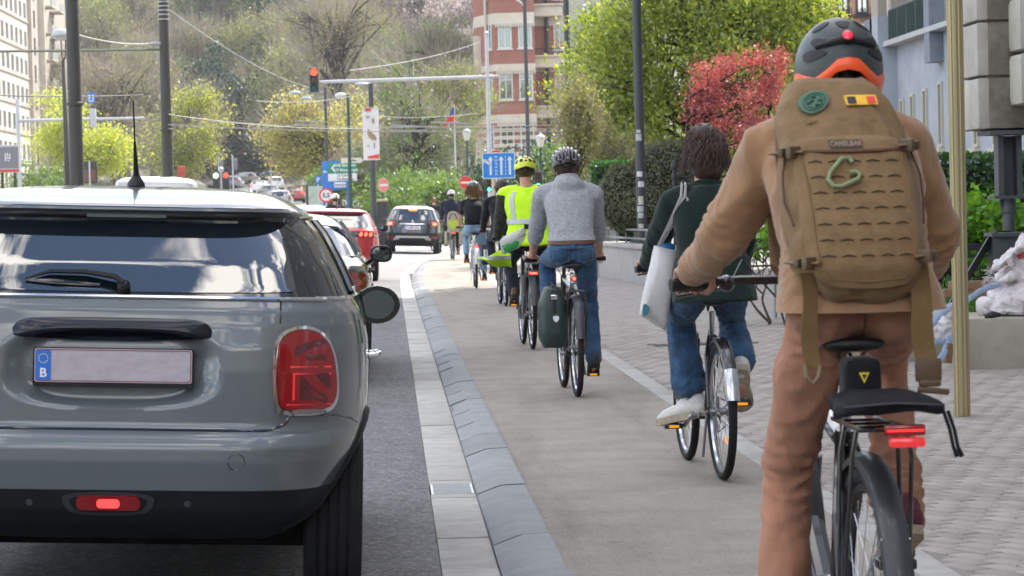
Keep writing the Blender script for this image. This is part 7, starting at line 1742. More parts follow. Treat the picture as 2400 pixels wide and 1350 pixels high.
for pts in ([(2322, 640, -.1), (2345, 618, -.08), (2372, 590, -.05), (2402, 572, 0)], [(2318, 655, -.12), (2340, 660, -.14), (2375, 650, -.12), (2410, 660, -.1)], [(2310, 725, -.1), (2350, 728, -.22), (2400, 732, -.28)]): mb.tube([Bp(*p) for p in pts], [.03, .06, .07, .06][:len(pts)], 10, flat=.45)
bagm = M('woven_white', (.56, .52, .53), .6, var=.10, vs=12, bump=.3, bs=130)
def vor(p, a): d = noise.voronoi(p)[0]; return a * (d[1] - d[0] - .3)
f1, f2 = folds(.045, 4.5, (1, 1, .8), 4), folds(.018, 13, (1, 1, .7), 8)
bgo = link('bag_body', remesh(mb, .011, 2, .5, lambda p, n: f1(p, n) * .6 + f2(p, n) * .4 + vor(p * 5, .085) + vor(p * 13 + V((3, 1, 2)), .028)), bagm, bb_, 60)
fr_ = MB(); rgf = random.Random(3)
for i in range(60): a = Bp(2322 + rgf.uniform(-8, 10), 640 + rgf.uniform(-10, 35), -.14 + rgf.uniform(-.04, .04)); fr_.tube([a, a + V((-.03 - rgf.random() * .03, -.01, rgf.uniform(-.03, .02)))], .0022, 4)
fr_.build('frayed_edge', bagm, bb_)
hq = Bp(2385, 640); stitch(dict(o=bgo, H=hq), [ln_([(.00, .13), (.05, .16), (.09, .15)]), ln_([(.01, .11), (.06, .14), (.09, .12)]), ln_([(-.13, .03), (-.11, .05), (-.10, .08)])], M('print_red', (.70, .07, .03), .6), .010, 'o', 'red_print')
bw_ = M('strap_blue', (.10, .22, .50), .6, c2=(.55, .58, .62), vs=60)
sb = thing('bag_straps', 'blue and white striped lifting straps trailing from the bulk bag to the ground', 'straps', (0, 0, 0))
def stp(pts, wd=.022): MB().tube([P(px, py, Y) for px, py, Y in pts], wd, 8, flat=.22, up=(.3, -1, .2)).build('strap', bw_, sb)
yb_ = q0.y
stp([(2345, 665, yb_ + .2), (2300, 680, yb_ + .1), (2265, 705, yb_), (2215, 720, yb_ + .1), (2180, 760, yb_), (2160, 800, yb_ - .2), (2168, 850, yb_ - .6)])
stp([(2290, 690, yb_ + .15), (2245, 705, yb_ + .1), (2200, 745, yb_), (2165, 785, yb_ - .2), (2148, 835, yb_ - .5)], .02)
stp([(2232, 800, yb_ - .2), (2195, 800, yb_ - .3), (2160, 825, yb_ - .5), (2145, 862, yb_ - .6)], .022)
stp([(2225, 785, yb_ - .2), (2212, 830, yb_ - .3), (2185, 862, yb_ - .5), (2150, 866, yb_ - .6)], .026)
mb = MB(); mb.ball(P(2212, 775, yb_), (.07, .07, .10), 12, 8); mb.ball(P(2225, 740, yb_ + .1), (.05, .06, .07), 12, 8)
link('cloth_end', remesh(mb, .010, 2, .5, folds(.02, 12, (1, 1, .8), 9)), bagm, sb, 60)
tbm = M('timber', (.20, .12, .065), .85, var=.3, vs=9, stretch=(8, 1, 1))
for i, (px, py, L_, rz_, lb) in enumerate(((2285, 668, .42, 5, 'short brown timber lying behind the concrete block left of the bag'), (2280, 686, .5, -4, 'lower brown timber lying behind the concrete block'))):
    p = P(px, py, yb_ + 1.2); t = thing('timber', lb, 'timber', p, R(rz_)); MB().box((0, 0, 0), (L_, .12, .07), bev=.006).build('beam', tbm, t)
p = P(2224, 828, yb_ - .25); t = thing('timber', 'small upright brown wood offcut beside the striped straps', 'timber', p, R(20)); MB().box((0, 0, 0), (.05, .04, .15), (0, R(8), 0), bev=.004).build('beam', tbm, t)
hs = thing('hose_nozzle', 'black hose nozzle with thin lance lying on the concrete block', 'tool', (0, 0, 0))
mb = MB().tube([P(2308, 742, yb_ + .12), P(2325, 737, yb_ + .1), P(2345, 738, yb_ + .1)], [.018, .030, .014], 10); mb.tube([P(2345, 738, yb_ + .1), P(2420, 741, yb_ + .1)], .007, 6); mb.build('nozzle', M('black_plastic2', (.015, .015, .016), .5), hs)
# low wall with railings, and the iron railing by the shrubs
gw = thing('garden_wall', 'low grey stone garden wall with steel tube railing left of the leaning lamp post', 'wall', (0, 0, 0))
wst = M('wall_stone', (.33, .32, .315), .85, var=.12, vs=3, bump=.3, bs=30)
wa = [(1418, 612, 51.0), (1500, 640, 46.0)]
p0, p1 = P(1418, 560, 52).xy, P(1520, 560, 46).xy
d_ = (V((p1[0], p1[1], 0)) - V((p0[0], p0[1], 0))); ln_ = d_.length; an_ = math.atan2(d_.y, d_.x); mid = (V((p0[0], p0[1], 0)) + V((p1[0], p1[1], 0))) / 2
MB().box((mid.x, mid.y, .36), (ln_ * 1.9, .34, .62), (0, 0, an_)).build('wall', wst, gw)
MB().box((mid.x, mid.y, .70), (ln_ * 1.9 + .1, .44, .07), (0, 0, an_), bev=.01).build('coping', wst, gw)
mb = MB(); q = V((p0[0], p0[1], 0)); mb.box((q.x, q.y, .55), (.46, .46, 1.0), (0, 0, an_)); mb.box((q.x, q.y, 1.08), (.54, .54, .07), (0, 0, an_)); mb.build('pillar', wst, gw)
mb = MB(); dn = d_.normalized()
for z in (.82, .98): mb.tube([q + V((0, 0, z)), q + dn * ln_ * 1.4 + V((0, 0, z))], .022, 6)
for i in range(6): mb.tube([q + dn * (.5 + i * 1.3) + V((0, 0, .7)), q + dn * (.5 + i * 1.3) + V((0, 0, .98))], .018, 6)
mb.build('tube_rail', M('rail_grey', (.18, .19, .20), .5, .6), gw)
ir = thing('iron_railing', 'black iron railing on a low kerb in front of the shrubs at the right', 'railing', (0, 0, 0))
mb = MB(); x0, x1, yy = P(1840, 580, 26.8).x, P(2345, 580, 26.8).x, 26.8
zt_, zb_ = P(2250, 580, 26.8).z, P(2250, 690, 26.8).z
mb.box(((x0 + x1) / 2, yy, zt_), (x1 - x0, .05, .07)); mb.box(((x0 + x1) / 2, yy, zb_ + .02), (x1 - x0, .03, .03)); mb.box(((x0 + x1) / 2, yy, zt_ - .09), (x1 - x0, .03, .025))
n = int((x1 - x0) / .20)
for i in range(n + 1): mb.tube([(x0 + (x1 - x0) * i / n, yy, .2), (x0 + (x1 - x0) * i / n, yy, zt_)], .011, 5)
mb.build('bars', iron, ir)
MB().box(((x0 + x1) / 2, yy, .16), (x1 - x0, .3, .30), bev=.01).build('kerb_wall', wst, ir)
fp = thing('fence_post', 'black iron fence post with pointed finial left of the dark haired woman', 'fence', (P(1583, 480, 44).x, 44, .06))
z1 = P(1583, 372, 44).z - .06
mb = MB().lathe([(.045, 0), (.045, z1 - .32), (.06, z1 - .31), (.06, z1 - .26), (.035, z1 - .25), (.035, z1 - .17), (.055, z1 - .15), (.06, z1 - .10), (.04, z1 - .04), (.012, z1 - .01), (.0, z1)], (0, 0, 0), (0, 0, 1), 12); mb.build('post', iron, fp)
mb = MB()
for z in (z1 - .30, z1 - .42, .3): mb.tube([(0, 0, z), (2.6, .4, z)], .018, 5)
for i in range(1, 18): mb.tube([(i * .15, i * .023, .3), (i * .15, i * .023, z1 - .30)], .010, 5)
mb.build('railing', iron, fp)
# ================================================================== poles, signs, signals, wires
polem = M('pole_dark', (.055, .062, .068), .45, .3, var=.15, vs=3, stretch=(1, 1, .1))
polel = M('pole_light', (.46, .47, .49), .45, .3, var=.08, vs=4)
polegr = M('pole_green', (.018, .06, .05), .5, .2)
anth = M('mast_brown', (.060, .055, .050), .6, .2, var=.2, vs=2, stretch=(1, 1, .1))
signw = M('sign_white', (.66, .66, .66), .4); signb = M('sign_blue', (.015, .15, .50), .4); signr = M('sign_red', (.62, .035, .03), .4); signg = M('sign_green', (.01, .22, .12), .4); signback = M('sign_back', (.30, .31, .33), .5, .5)
def pole(name, label, px, Y, r0, r1, H, mat, cat='lamp post', group=None, z=None, dpx=480):
    b = P(px, dpx, Y); z = gz(Y) if z is None else z
    o = thing(name, label, cat, (b.x, Y, z), group=group); mb = MB().tube([(0, 0, -.1), (0, 0, H * .5), (0, 0, H)], [r0, (r0 + r1) / 2, r1], 16); mb.build('shaft', mat, o); return o
z_at = lambda o, py: P(1200, py + (0), o.location.y).z - o.location.z
def zy(o, py): # height above the foot for a picture row, at this object's own column
    px = proj((o.location.x, o.location.y, 3))[0]; return P(px, py, o.location.y).z - o.location.z
o = pole('lamp_post', 'dark grey lamp post covered with stickers, between the hoodie and the woman in green', 1507, 47.5, .088, .070, 9.5, polem, group='lamp posts along the pavement', z=.06, dpx=660)
for py, w_, h_ in ((308, 10, 7), (322, 15, 16), (408, 14, 12), (432, 15, 13), (470, 12, 20), (490, 16, 14), (505, 13, 12), (530, 12, 10)):
    z = zy(o, py); a0 = -115 + (py * 7 % 25); s_ = FPX / 47.5; da = math.degrees(w_ / s_ / .086) / 2; rr = .0885 - .018 * z / 9.5
    mb = MB(); rg = []
    for i in range(7): a = R(a0 - da + 2 * da * i / 6); rg.append([V((k * math.cos(a), k * math.sin(a), z + dz)) for k, dz in ((rr, -h_ / s_ / 2), (rr + .002, -h_ / s_ / 2), (rr + .002, h_ / s_ / 2), (rr, h_ / s_ / 2))])
    st_ = mb.rings(rg).build('sticker', M('sticker_%d' % (py % 3), ((.6, .6, .6), (.42, .43, .45), (.5, .48, .42))[py % 3], .6, var=.35, vs=40), o)
mb = MB(); z = zy(o, 322)
o2 = pole('lamp_post', 'dark lamp post rising directly behind the grey hoodie rider\'s helmet', 1338, 71, .085, .070, 9.5, polem, group='lamp posts along the pavement')
o3 = pole('lamp_post', 'thin dark lamp post in front of the brick tower\'s windows', 1241, 105, .085, .070, 10.5, polem, group='lamp posts along the pavement')
for q in (o, o2, o3): MB().tube([(0, 0, q.children[0].dimensions.z - .2 if False else 9.3), (-.5, -.1, 9.7), (-1.3, -.2, 9.8)], .04, 8).ball((-1.5, -.2, 9.78), (.38, .14, .06), 14, 8).build('lamp_head', polel, q)
# fluted champagne pole
g = G(2256, 975, .067); fpole = thing('striped_pole', 'fluted champagne coloured metal pole standing in the cobbles at the right', 'pole', g)
mb = MB(); n = 60; rg = []
for z in (0, .02, 2.2, 4.6): rg.append([V(((.0475 + .0028 * (1 if (k % 6) < 3 else -1)) * math.cos(2 * PI * k / n), (.0475 + .0028 * (1 if (k % 6) < 3 else -1)) * math.sin(2 * PI * k / n), z)) for k in range(n)])
mb.rings(rg).build('shaft', M('champagne_metal', (.36, .30, .17), .42, .55, var=.12, vs=4, stretch=(1, 1, .1)), fpole, 25)
# masts on the left
m1 = pole('catenary_mast', 'thick dark tram mast with a stepped collar at the left', 181, 54, .150, .118, 9, anth, 'mast', 'tram wire masts', dpx=430)
z = zy(m1, 248); MB().lathe([(.135, z), (.168, z + .01), (.168, z + .06), (.13, z + .08)], (0, 0, 0), (0, 0, 1), 16).build('collar', anth, m1)
m2 = pole('catenary_mast', 'dark tram mast with ringed top right of the first mast', 394, 66, .150, .105, 9, anth, 'mast', 'tram wire masts', dpx=420)
z = zy(m2, 308); MB().lathe([(.13, z), (.165, z + .01), (.165, z + .05), (.13, z + .07)], (0, 0, 0), (0, 0, 1), 16).build('collar', anth, m2)
mb = MB()
for py in (4, 14, 24, 34, 45): z = zy(m2, py); mb.lathe([(.118, z - .015), (.135, z - .01), (.135, z + .01), (.118, z + .015)], (0, 0, 0), (0, 0, 1), 14)
mb.build('insulator_rings', polel, m2)
z = zy(m2, 102); MB().tube([(0, -.05, z), (-.32, -.05, z)], .045, 10).build('bracket_arm', M('arm_pale', (.34, .35, .35), .5, .4), m2)
# mushroom lamp
ml = pole('park_lamp', 'slim dark lamp post with a mushroom shaped lamp head left of the thick mast', 158, 70, .085, .062, 1, anth, dpx=430)
H_ = zy(ml, 140); ml.children[0].data = MB().tube([(0, 0, -.1), (0, 0, H_ * .5), (0, 0, H_)], [.085, .07, .062], 14).mesh(); ml.children[0].data.materials.append(anth); ml.children[0].data.shade_smooth()
zt = zy(ml, 84); MB().lathe([(.30, zt - .03), (.31, zt + .01), (.26, zt + .10), (.16, zt + .17), (.0, zt + .20)], (0, 0, 0), (0, 0, 1), 24).build('lamp_head', M('lamp_grey', (.36, .38, .39), .35, .3), ml)
MB().lathe([(.27, zt - .035), (.20, zt - .09), (.06, zt - .12), (.04, zt - .04)], (0, 0, 0), (0, 0, 1), 20).build('lamp_bowl', M('lamp_glass', (.5, .5, .48), .2), ml)
mb = MB()
for s_ in (-1, 1): mb.tube([(0, 0, H_ - .02), (s_ * .05, 0, H_ + .12), (s_ * .06, 0, zt - .05)], .016, 6)
mb.build('yoke', anth, ml)
# tram stop sign at the left edge
ts = thing('stop_sign', 'grey transit stop sign with white emblem and red stripe at the left edge', 'sign', (P(22, 480, 75).x, 75, 0))
sz = FPX / 75; zc = zy(ts, 372)
MB().box((0, 0, zc), (56 / sz, .12, 64 / sz), (0, R(2), 0), bev=.01).build('panel_frame', M('panel_pale', (.5, .48, .48), .4), ts)
MB().box((0, -.062, zc + .03), (48 / sz, .012, 50 / sz)).build('panel', M('panel_grey', (.20, .20, .225), .4), ts)
MB().box((0, -.064, zc - 28 / sz), (50 / sz, .012, 5 / sz)).build('red_stripe', signr, ts)
mb = MB()
for a, b, w_, h_ in ((-.06, 0, .035, .22), (.06, .02, .035, .16), (0, -.03, .10, .035), (0, .06, .03, .12), (.02, -.10, .05, .03), (-.03, .10, .05, .03)): mb.box((a, -.070, zc + .04 + b), (w_, .004, h_))
mb.build('emblem', signw, ts)
mb = MB()
for s_ in (-.17, .17): mb.tube([(s_, .02, 0), (s_, .02, zc)], .04, 8)
mb.build('posts', anth, ts)
# gantry arm with the small blue sign
ga = thing('signal_gantry', 'pale grey post and horizontal arm with signal boxes behind the left masts', 'signal', (P(48, 480, 112).x, 112, gz(112)))
s112 = FPX / 112; za = zy(ga, 283); L_ = (340 - 48) / s112
MB().tube([(0, 0, 0), (0, 0, zy(ga, 232))], .08, 10).build('post', polel, ga); MB().tube([(0, 0, za), (L_, 0, za)], [.07, .05], 8).build('arm', polel, ga)
xx = (222 - 48) / s112
MB().box((xx, -.08, za + .05), (14 / s112, .2, 42 / s112), bev=.02).build('signal_box', M('box_pale', (.44, .45, .48), .5), ga)
zb = za + (283 - 234) / s112
MB().box((xx - .05, -.1, zb), (19 / s112, .04, 24 / s112), bev=.005).build('blue_sign', signb, ga)
mb = MB()
for a in (-.075, .075): mb.box((xx - .05 + a, -.123, zb + .03), (.06, .006, .2))
mb.box((xx - .05, -.123, zb - .13), (.22, .006, .05)); mb.build('sign_symbol', signw, ga)
# back of a sign and small things at the left
bs = thing('traffic_sign', 'dark back of a square sign with a central post between the two masts', 'sign', (P(213, 480, 82).x, 82, 0)); zc = zy(bs, 404); s82 = FPX / 82
MB().box((0, 0, zc), (34 / s82, .04, 52 / s82), bev=.01).build('panel', M('sign_back_dark', (.05, .045, .045), .6), bs); MB().box((0, -.025, zc - .1), (26 / s82, .01, 28 / s82)).build('lower_panel', M('panel_brown', (.16, .075, .05), .6), bs)
MB().tube([(0, -.06, 0), (0, -.06, zc + .33)], .03, 8).build('post', polel, bs)
def roundsign(name, label, px, py, Y, rad, face, bar=None, tilt=0, post=polem, ring=None, txt=None, z0=None, white=signw, group=None):
    o = thing(name, label, 'sign', (P(px, 480, Y).x, Y, gz(Y) if z0 is None else z0), group=group, rz=R(tilt)); zc = zy(o, py)
    MB().tube([(0, .04, 0), (0, .04, zc + rad)], .032, 8).build('post', post, o)
    d = MB().lathe([(rad, 0), (rad, .012), (rad * .2, .012)], (0, .012, zc), (0, -1, 0), 28).build('disc', ring or face, o)
    if ring: MB().lathe([(rad * .76, .012), (rad * .76, .016), (.01, .016)], (0, .012, zc), (0, -1, 0), 28).build('disc_face', face, o)
    else: MB().lathe([(rad * 1.0, .0), (rad * 1.04, .006), (rad * .98, .010)], (0, .012, zc), (0, -1, 0), 28).build('disc_rim', white, o)
    if bar: MB().box((0, -.006, zc), (rad * 1.5, .008, rad * .30), (0, R(0), 0)).build('bar', bar, o)
    if txt: t = text_mb(txt, rad * .85, .001, .006); t.xf(Matrix.Translation((0, -.012, zc))); t.build('lettering', M('sign_black', (.015, .015, .016), .5), o, smooth=False)
    return o
roundsign('no_entry_sign', 'bright red no entry sign above the black helmeted cyclist', 1093, 428, 96, .235, signr, signw, post=polel, group='no entry signs')
f2 = roundsign('no_entry_sign', 'faded pink no entry sign seen at an angle left of the black crossover', 900, 434, 100, .26, M('sign_faded', (.62, .20, .16), .5), signw, tilt=42, group='no entry signs')
roundsign('no_entry_sign', 'no entry sign peeking out above the blue lane sign', 1165, 368, 99, .26, signr, signw, post=polel, group='no entry signs')
roundsign('weight_sign', 'round white weight limit sign with red ring below the blue direction board', 765, 458, 108, .29, signw, None, ring=signr, txt='5,5', post=polel)
# blue lane sign on two cream posts
ls = thing('lane_sign', 'blue lane direction sign with white arrows on two cream posts', 'sign', (P(1171, 480, 74).x, 74, 0)); s74 = FPX / 74; zc = zy(ls, 388)
fr = MB().prism(rrect(77 / s74, 61 / s74, .03), lambda a, b: V((a, -.02, zc + b)), lambda a, b: V((a, .02, zc + b))).build('panel_border', signw, ls)
MB().prism(rrect(73 / s74, 57 / s74, .025), lambda a, b: V((a, -.025, zc + b)), lambda a, b: V((a, -.015, zc + b))).build('panel', M('sign_sky_blue', (.01, .20, .62), .4), ls)
mb = MB(); k = 1 / s74
def arrow(x, top=22, bot=-22, w_=5, hw=12):
    for poly in ([(x - w_ / 2, bot), (x + w_ / 2, bot), (x + w_ / 2, top - 9), (x - w_ / 2, top - 9)], [(x - hw / 2, top - 9), (x + hw / 2, top - 9), (x, top)]):
        mb.prism([(a * k, b * k) for a, b in poly], lambda a, b: V((a, -.029, zc + b)), lambda a, b: V((a, -.026, zc + b)))
arrow(-19); arrow(6); arrow(26)
mb.prism([(a * k, b * k) for a, b in [(-19, -2), (-19, 4), (-29, 13), (-33, 10)]], lambda a, b: V((a, -.029, zc + b)), lambda a, b: V((a, -.026, zc + b)))
mb.prism([(a * k, b * k) for a, b in [(-36, 6), (-25, 13), (-36, 16)]], lambda a, b: V((a, -.029, zc + b)), lambda a, b: V((a, -.026, zc + b)))
for x in (-7.5, -4.5, 16):
    for j in range(6): mb.box((x * k, -.0275, zc + (-20 + 8 * j) * k), (1.6 * k, .003, 4.5 * k))
mb.build('lane_arrows', signw, ls)
mb = MB()
for s_ in (-14, 1.5): mb.tube([(s_ * k, .05, 0), (s_ * k, .05, zc + .3)], .045, 10)
mb.build('posts', M('post_cream', (.52, .45, .34), .6), ls)
# pedestrian signal and yield sign under it
def signal(name, label, px, py, Y, lit, post_r=.05, H=.85, W=.30, facing=0, post=True, pm=polel, group='traffic signals', z0=None, body=None, lit2=None, posttop=None):
    o = thing(name, label, 'traffic light', (P(px, 480, Y).x, Y, gz(Y) if z0 is None else z0), R(facing), group); zc = zy(o, py)
    hb = MB().box((0, -.12, zc), (W, .18, H), bev=.03).build('housing', body or M('signal_black', (.02, .021, .022), .5), o)
    for i in range(3):
        z = zc + (1 - i) * H * .31; on = (i == lit)
        m_ = [M('lamp_red_on', (.9, .05, .03), .3, emit=1.3, ec=(1, .05, .03)), M('lamp_amber_on', (.9, .5, .05), .3, emit=4), M('lamp_green_on', (.05, .6, .35), .3, emit=4, ec=(.05, 1, .6))][i] if on else [M('lamp_red_off', (.10, .012, .012), .3), M('lamp_amber_off', (.08, .035, .02), .3), M('lamp_green_off', (.01, .06, .05), .3)][i]
        MB().lathe([(H * .125, 0), (H * .10, .015), (.01, .02)], (0, -.21, z), (0, -1, 0), 20).build('lamp', m_, hb)
        MB().torus((0, -.23, z), H * .135, .012, (0, 1, 0), 14, 6, (R(-100), R(100)), 6).build('visor', M('signal_black', (.02, .021, .022), .5), hb)
    if post: MB().tube([(.0, .05, 0), (.0, .05, posttop or zc + H * .6)], post_r, 10).build('post', pm, o)
    return o
signal('traffic_light', 'small green pedestrian signal under the blue lane sign', 1147, 434, 82, 2, W=.24, H=.42, post=False, group='traffic signals')
signal('traffic_light', 'traffic signal showing green beside the yellow helmet', 1262, 422, 88, 2, W=.26, H=.6, pm=polegr)
ys = thing('yield_sign', 'small red bordered triangular yield sign behind the hi-vis rider', 'sign', (P(1153, 480, 76).x, 76, 0)); zc = zy(ys, 493)
tri = [(-.16, .12), (.16, .12), (0, -.15)]
MB().prism(tri, lambda a, b: V((a, -.02, zc + b)), lambda a, b: V((a, 0, zc + b))).build('panel', signr, ys); MB().prism([(a * .62, b * .62 + .008) for a, b in tri], lambda a, b: V((a, -.024, zc + b)), lambda a, b: V((a, -.01, zc + b))).build('panel_face', signw, ys); MB().tube([(0, .03, 0), (0, .03, zc + .1)], .03, 8).build('post', polel, ys)
# overhead red signal on its long arm
ov = thing('mast_signal', 'red overhead traffic signal on a long pale arm from a tall pale mast', 'traffic light', (P(1150, 480, 98).x, 98, 0)); s98 = FPX / 98
zt, za = zy(ov, 78), zy(ov, 180); Lr = (1150 - 757) / s98
MB().tube([(0, 0, -.1), (0, 0, zt * .5), (0, 0, zt)], [.10, .085, .06], 14).ball((0, 0, zt), .085, 12, 8).build('mast', polel, ov)
MB().tube([(.4, 0, za + .02), (0, 0, za), (-Lr, 0, za - .05)], [.05, .075, .062], 10).build('arm', polel, ov)
xs = -(1150 - 745) / s98; zs = za + .02
hb = MB().box((xs, -.1, zs), (.38, .22, .92), bev=.03).build('housing', M('signal_grey', (.17, .18, .20), .5), ov)
MB().box((xs, -.214, zs), (.30, .012, .86), bev=.005).build('front_plate', M('signal_black', (.02, .021, .022), .5), hb)
for i, m_ in enumerate((M('lamp_red_big', (.9, .05, .02), .3, emit=1.3, ec=(1, .07, .02)), M('lamp_amber_off', (.08, .035, .02), .3), M('lamp_green_off', (.01, .06, .05), .3))):
    z = zs + (1 - i) * .285; MB().lathe([(.135, 0), (.11, .02), (.01, .03)], (xs, -.221, z), (0, -1, 0), 22).build('lamp', m_, hb); MB().torus((xs, -.27, z), .14, .012, (0, 1, 0), 16, 6, (R(-100), R(100)), 6).build('visor', M('signal_black', (.02, .021, .022), .5), hb)
# low red signal over the grey car's roof
lo = thing('traffic_light', 'low two headed traffic signal with a lit red lamp left of the car queue', 'traffic light', (P(520, 480, 120).x, 120, gz(120)), group='traffic signals'); zc = zy(lo, 420); s120 = FPX / 120
MB().tube([(0, 0, 0), (0, 0, zc + .42)], .11, 12).ball((0, 0, zc + .42), .13, 12, 8).build('post', polel, lo)
for x, lit, m_ in ((.22, M('lamp_red_on', (.9, .05, .03), .3, emit=1.3, ec=(1, .05, .03)), 'signal_black'), (-.22, M('lamp_pale_on', (.7, .75, .5), .3, emit=2.0, ec=(.8, 1, .6)), 'signal_black')):
    hb = MB().box((x, -.1, zc - .1), (.28, .2, .86), bev=.03).build('housing', M('signal_black', (.02, .021, .022), .5), lo); MB().lathe([(.115, 0), (.1, .02), (.01, .03)], (x, -.2, zc + .16), (0, -1, 0), 18).build('lamp', lit, hb)
for px, py, Y, lb in ((515, 385, 190, 'grey signal post seen from the side before the dark evergreens'), (548, 385, 196, 'grey signal post with three visors before the dark evergreens')):
    o = thing('traffic_light', lb, 'traffic light', (P(px, 480, Y).x, Y, gz(Y)), group='traffic signals'); zc = zy(o, py); MB().tube([(0, 0, 0), (0, 0, zc + .6)], .06, 8).build('post', polel, o)
    hb = MB().box((.2, .1, zc), (.22, .26, .85), bev=.03).build('housing', M('signal_grey', (.17, .18, .20), .5), o)
    for i in range(3): MB().box((.36, .1, zc + .28 * (i - 1)), (.14, .22, .03)).build('visor', M('signal_grey', (.17, .18, .20), .5), hb)
for px, py, Y, lb in ((427, 402, 150, 'red post mounted box at the left of the car queue'), (637, 381, 200, 'small red panel before the dark evergreens')):
    o = thing('red_box', lb, 'sign', (P(px, 480, Y).x, Y, gz(Y))); zc = zy(o, py); MB().box((0, 0, zc), (.42 if Y < 180 else .38, .12, .62 if Y < 180 else .5), bev=.03).build('box', M('box_red', (.50, .07, .045), .5), o); MB().tube([(0, .08, 0), (0, .08, zc)], .04, 8).build('post', polel, o)
    mb = MB()
    for j in (-1, 0, 1): mb.box((0, -.064, zc + j * .13), (.24, .006, .04))
    mb.build('marks', M('mark_dark_red', (.22, .03, .03), .5), o)
# banner pole with lamp head
bn = pole('banner_pole', 'grey pole with a tall white banner and small lamp head, left of the black crossover', 876, 88, .105, .08, 1, polem, 'banner pole'); s88 = FPX / 88
zt = zy(bn, 195); bn.children[0].data = MB().tube([(0, 0, -.1), (0, 0, zt * .5), (0, 0, zt)], [.105, .09, .075], 14).mesh(); bn.children[0].data.materials.append(polem)
MB().tube([(0, 0, zt - .03), (-.2, -.02, zt)], .04, 8).ball((-.30, -.03, zt - .02), (.22, .10, .055), 14, 8).build('lamp_head', polel, bn)
zc = zy(bn, 314); W_, H2 = 38 / s88, 121 / s88
bo = MB().prism([(-W_ / 2, -H2 / 2), (W_ / 2, -H2 / 2), (W_ / 2, H2 / 2), (-W_ / 2, H2 / 2)], lambda a, b: V((a - .03, -.13 + .02 * math.sin(b * 3), zc + b)), lambda a, b: V((a - .03, -.115 + .02 * math.sin(b * 3), zc + b))).build('banner', M('banner_white', (.66, .63, .62), .6, var=.04, vs=3), bn, smooth=False)
def bnr(poly, m_, nm): MB().prism(poly, lambda a, b: V((a - .03, -.162, zc + b)), lambda a, b: V((a - .03, -.158, zc + b))).build(nm, m_, bo, smooth=False)
br_ = M('banner_red', (.62, .055, .05), .6)
bnr([(-.17, .74), (.02, .74), (.02, .84), (-.17, .84)], br_, 'banner_block'); bnr([(-.12, -.80), (.25, -.80), (.25, -.66), (-.12, -.73)], br_, 'banner_block')
gold = M('banner_gold', (.32, .22, .12), .6, var=.4, vs=14); bnr(smooth_poly([(.03, .42), (.08, .56), (.13, .40), (.08, .30)], 1), gold, 'banner_motif'); bnr(smooth_poly([(-.10, .20), (.02, .05), (.18, -.10), (.17, -.22), (.02, -.20), (-.12, -.05)], 1), gold, 'banner_motif')
bnr([(-.16, .56), (-.02, .56), (-.02, .585), (-.16, .585)], M('banner_text', (.18, .18, .22), .6), 'text_line'); bnr([(-.16, .51), (-.04, .51), (-.04, .53), (-.16, .53)], M('banner_text', (.18, .18, .22), .6), 'text_line'); bnr([(-.13, -.35), (-.06, -.35), (-.06, -.43), (-.13, -.43)], M('banner_pale', (.42, .40, .38), .6), 'text_line'); bnr([(.08, -.30), (.12, -.30), (.12, -.46), (.08, -.46)], M('banner_text', (.18, .18, .22), .6), 'text_line')
MB().tube([(-W_ / 2 - .05, -.12, zc + H2 / 2), (W_ / 2, -.12, zc + H2 / 2)], .018, 6).build('banner_rod', polel, bn)
MB().tube([(-W_ / 2 - .05, -.12, zc - H2 / 2), (W_ / 2, -.12, zc - H2 / 2)], .018, 6).build('banner_rod', polel, bn)
# direction boards
db = thing('direction_board', 'blue direction board with green and white inset panels and arrows', 'sign', (P(796, 480, 116).x, 116, gz(116))); s116 = FPX / 116; zc = zy(db, 411); k = 1 / s116
def pan(x0, y0, x1, y1, m_, nm, d, par=db): # picture rows/cols around (796, 411)
    return MB().box((((x0 + x1) / 2 - 796) * k, -d, zc + (411 - (y0 + y1) / 2) * k), (abs(x1 - x0) * k, .02, abs(y1 - y0) * k), bev=.003).build(nm, m_, par)
b0_ = pan(757, 377, 800, 445, signb, 'panel', .0); pan(757, 424, 818, 442, signb, 'lower_panel', .012)
gp_ = pan(771, 382, 838, 406, signg, 'green_panel', .025); wp2 = pan(771, 407, 838, 424, signw, 'white_panel', .027); tp_ = pan(784, 427, 812, 439, signw, 'place_panel', .03)
def txt(t, px, py, h, m_, par, d, sx=.9):
    q = text_mb(t, h * k * 1.25, .001, .003, sx=sx); q.xf(Matrix.Translation(((px - 796) * k, -d, zc + (411 - py) * k))); q.build('lettering', m_, par, smooth=False)
dkt = M('sign_black', (.015, .015, .016), .5)
txt('E40 Berchem', 812, 388, 8, signw, gp_, .037); txt('E19 Mons-Bergen', 813, 399, 8, signw, gp_, .037, .8); txt('La Cambre', 810, 411, 7, dkt, wp2, .039); txt('Ter Kameren', 811, 420, 7, dkt, wp2, .039, .85); txt('Centrum', 797, 433, 8, dkt, tp_, .042, .9)
mb = MB()
for y, in ((394,), (415,)): mb.prism([((a - 796) * k, zc + (411 - (y + b)) * k) for a, b in ((778, 0), (786, 9), (790, 9), (783, 0), (790, -9), (786, -9))], lambda a, b: V((a, -.042, b)), lambda a, b: V((a, -.036, b)))
mb.build('chevrons', signw, gp_)
MB().prism([((a - 796) * k, zc + (411 - b) * k) for a, b in ((759, 402), (764, 398), (764, 401), (769, 401), (769, 403), (764, 403), (764, 406))], lambda a, b: V((a, -.016, b)), lambda a, b: V((a, -.009, b))).build('small_arrow', signw, b0_)
mb = MB()
for px in (760, 816): mb.tube([((px - 796) * k, .04, 0), ((px - 796) * k, .04, zc + .4)], .045, 8)
mb.build('posts', M('post_blue', (.015, .10, .32), .5), db)
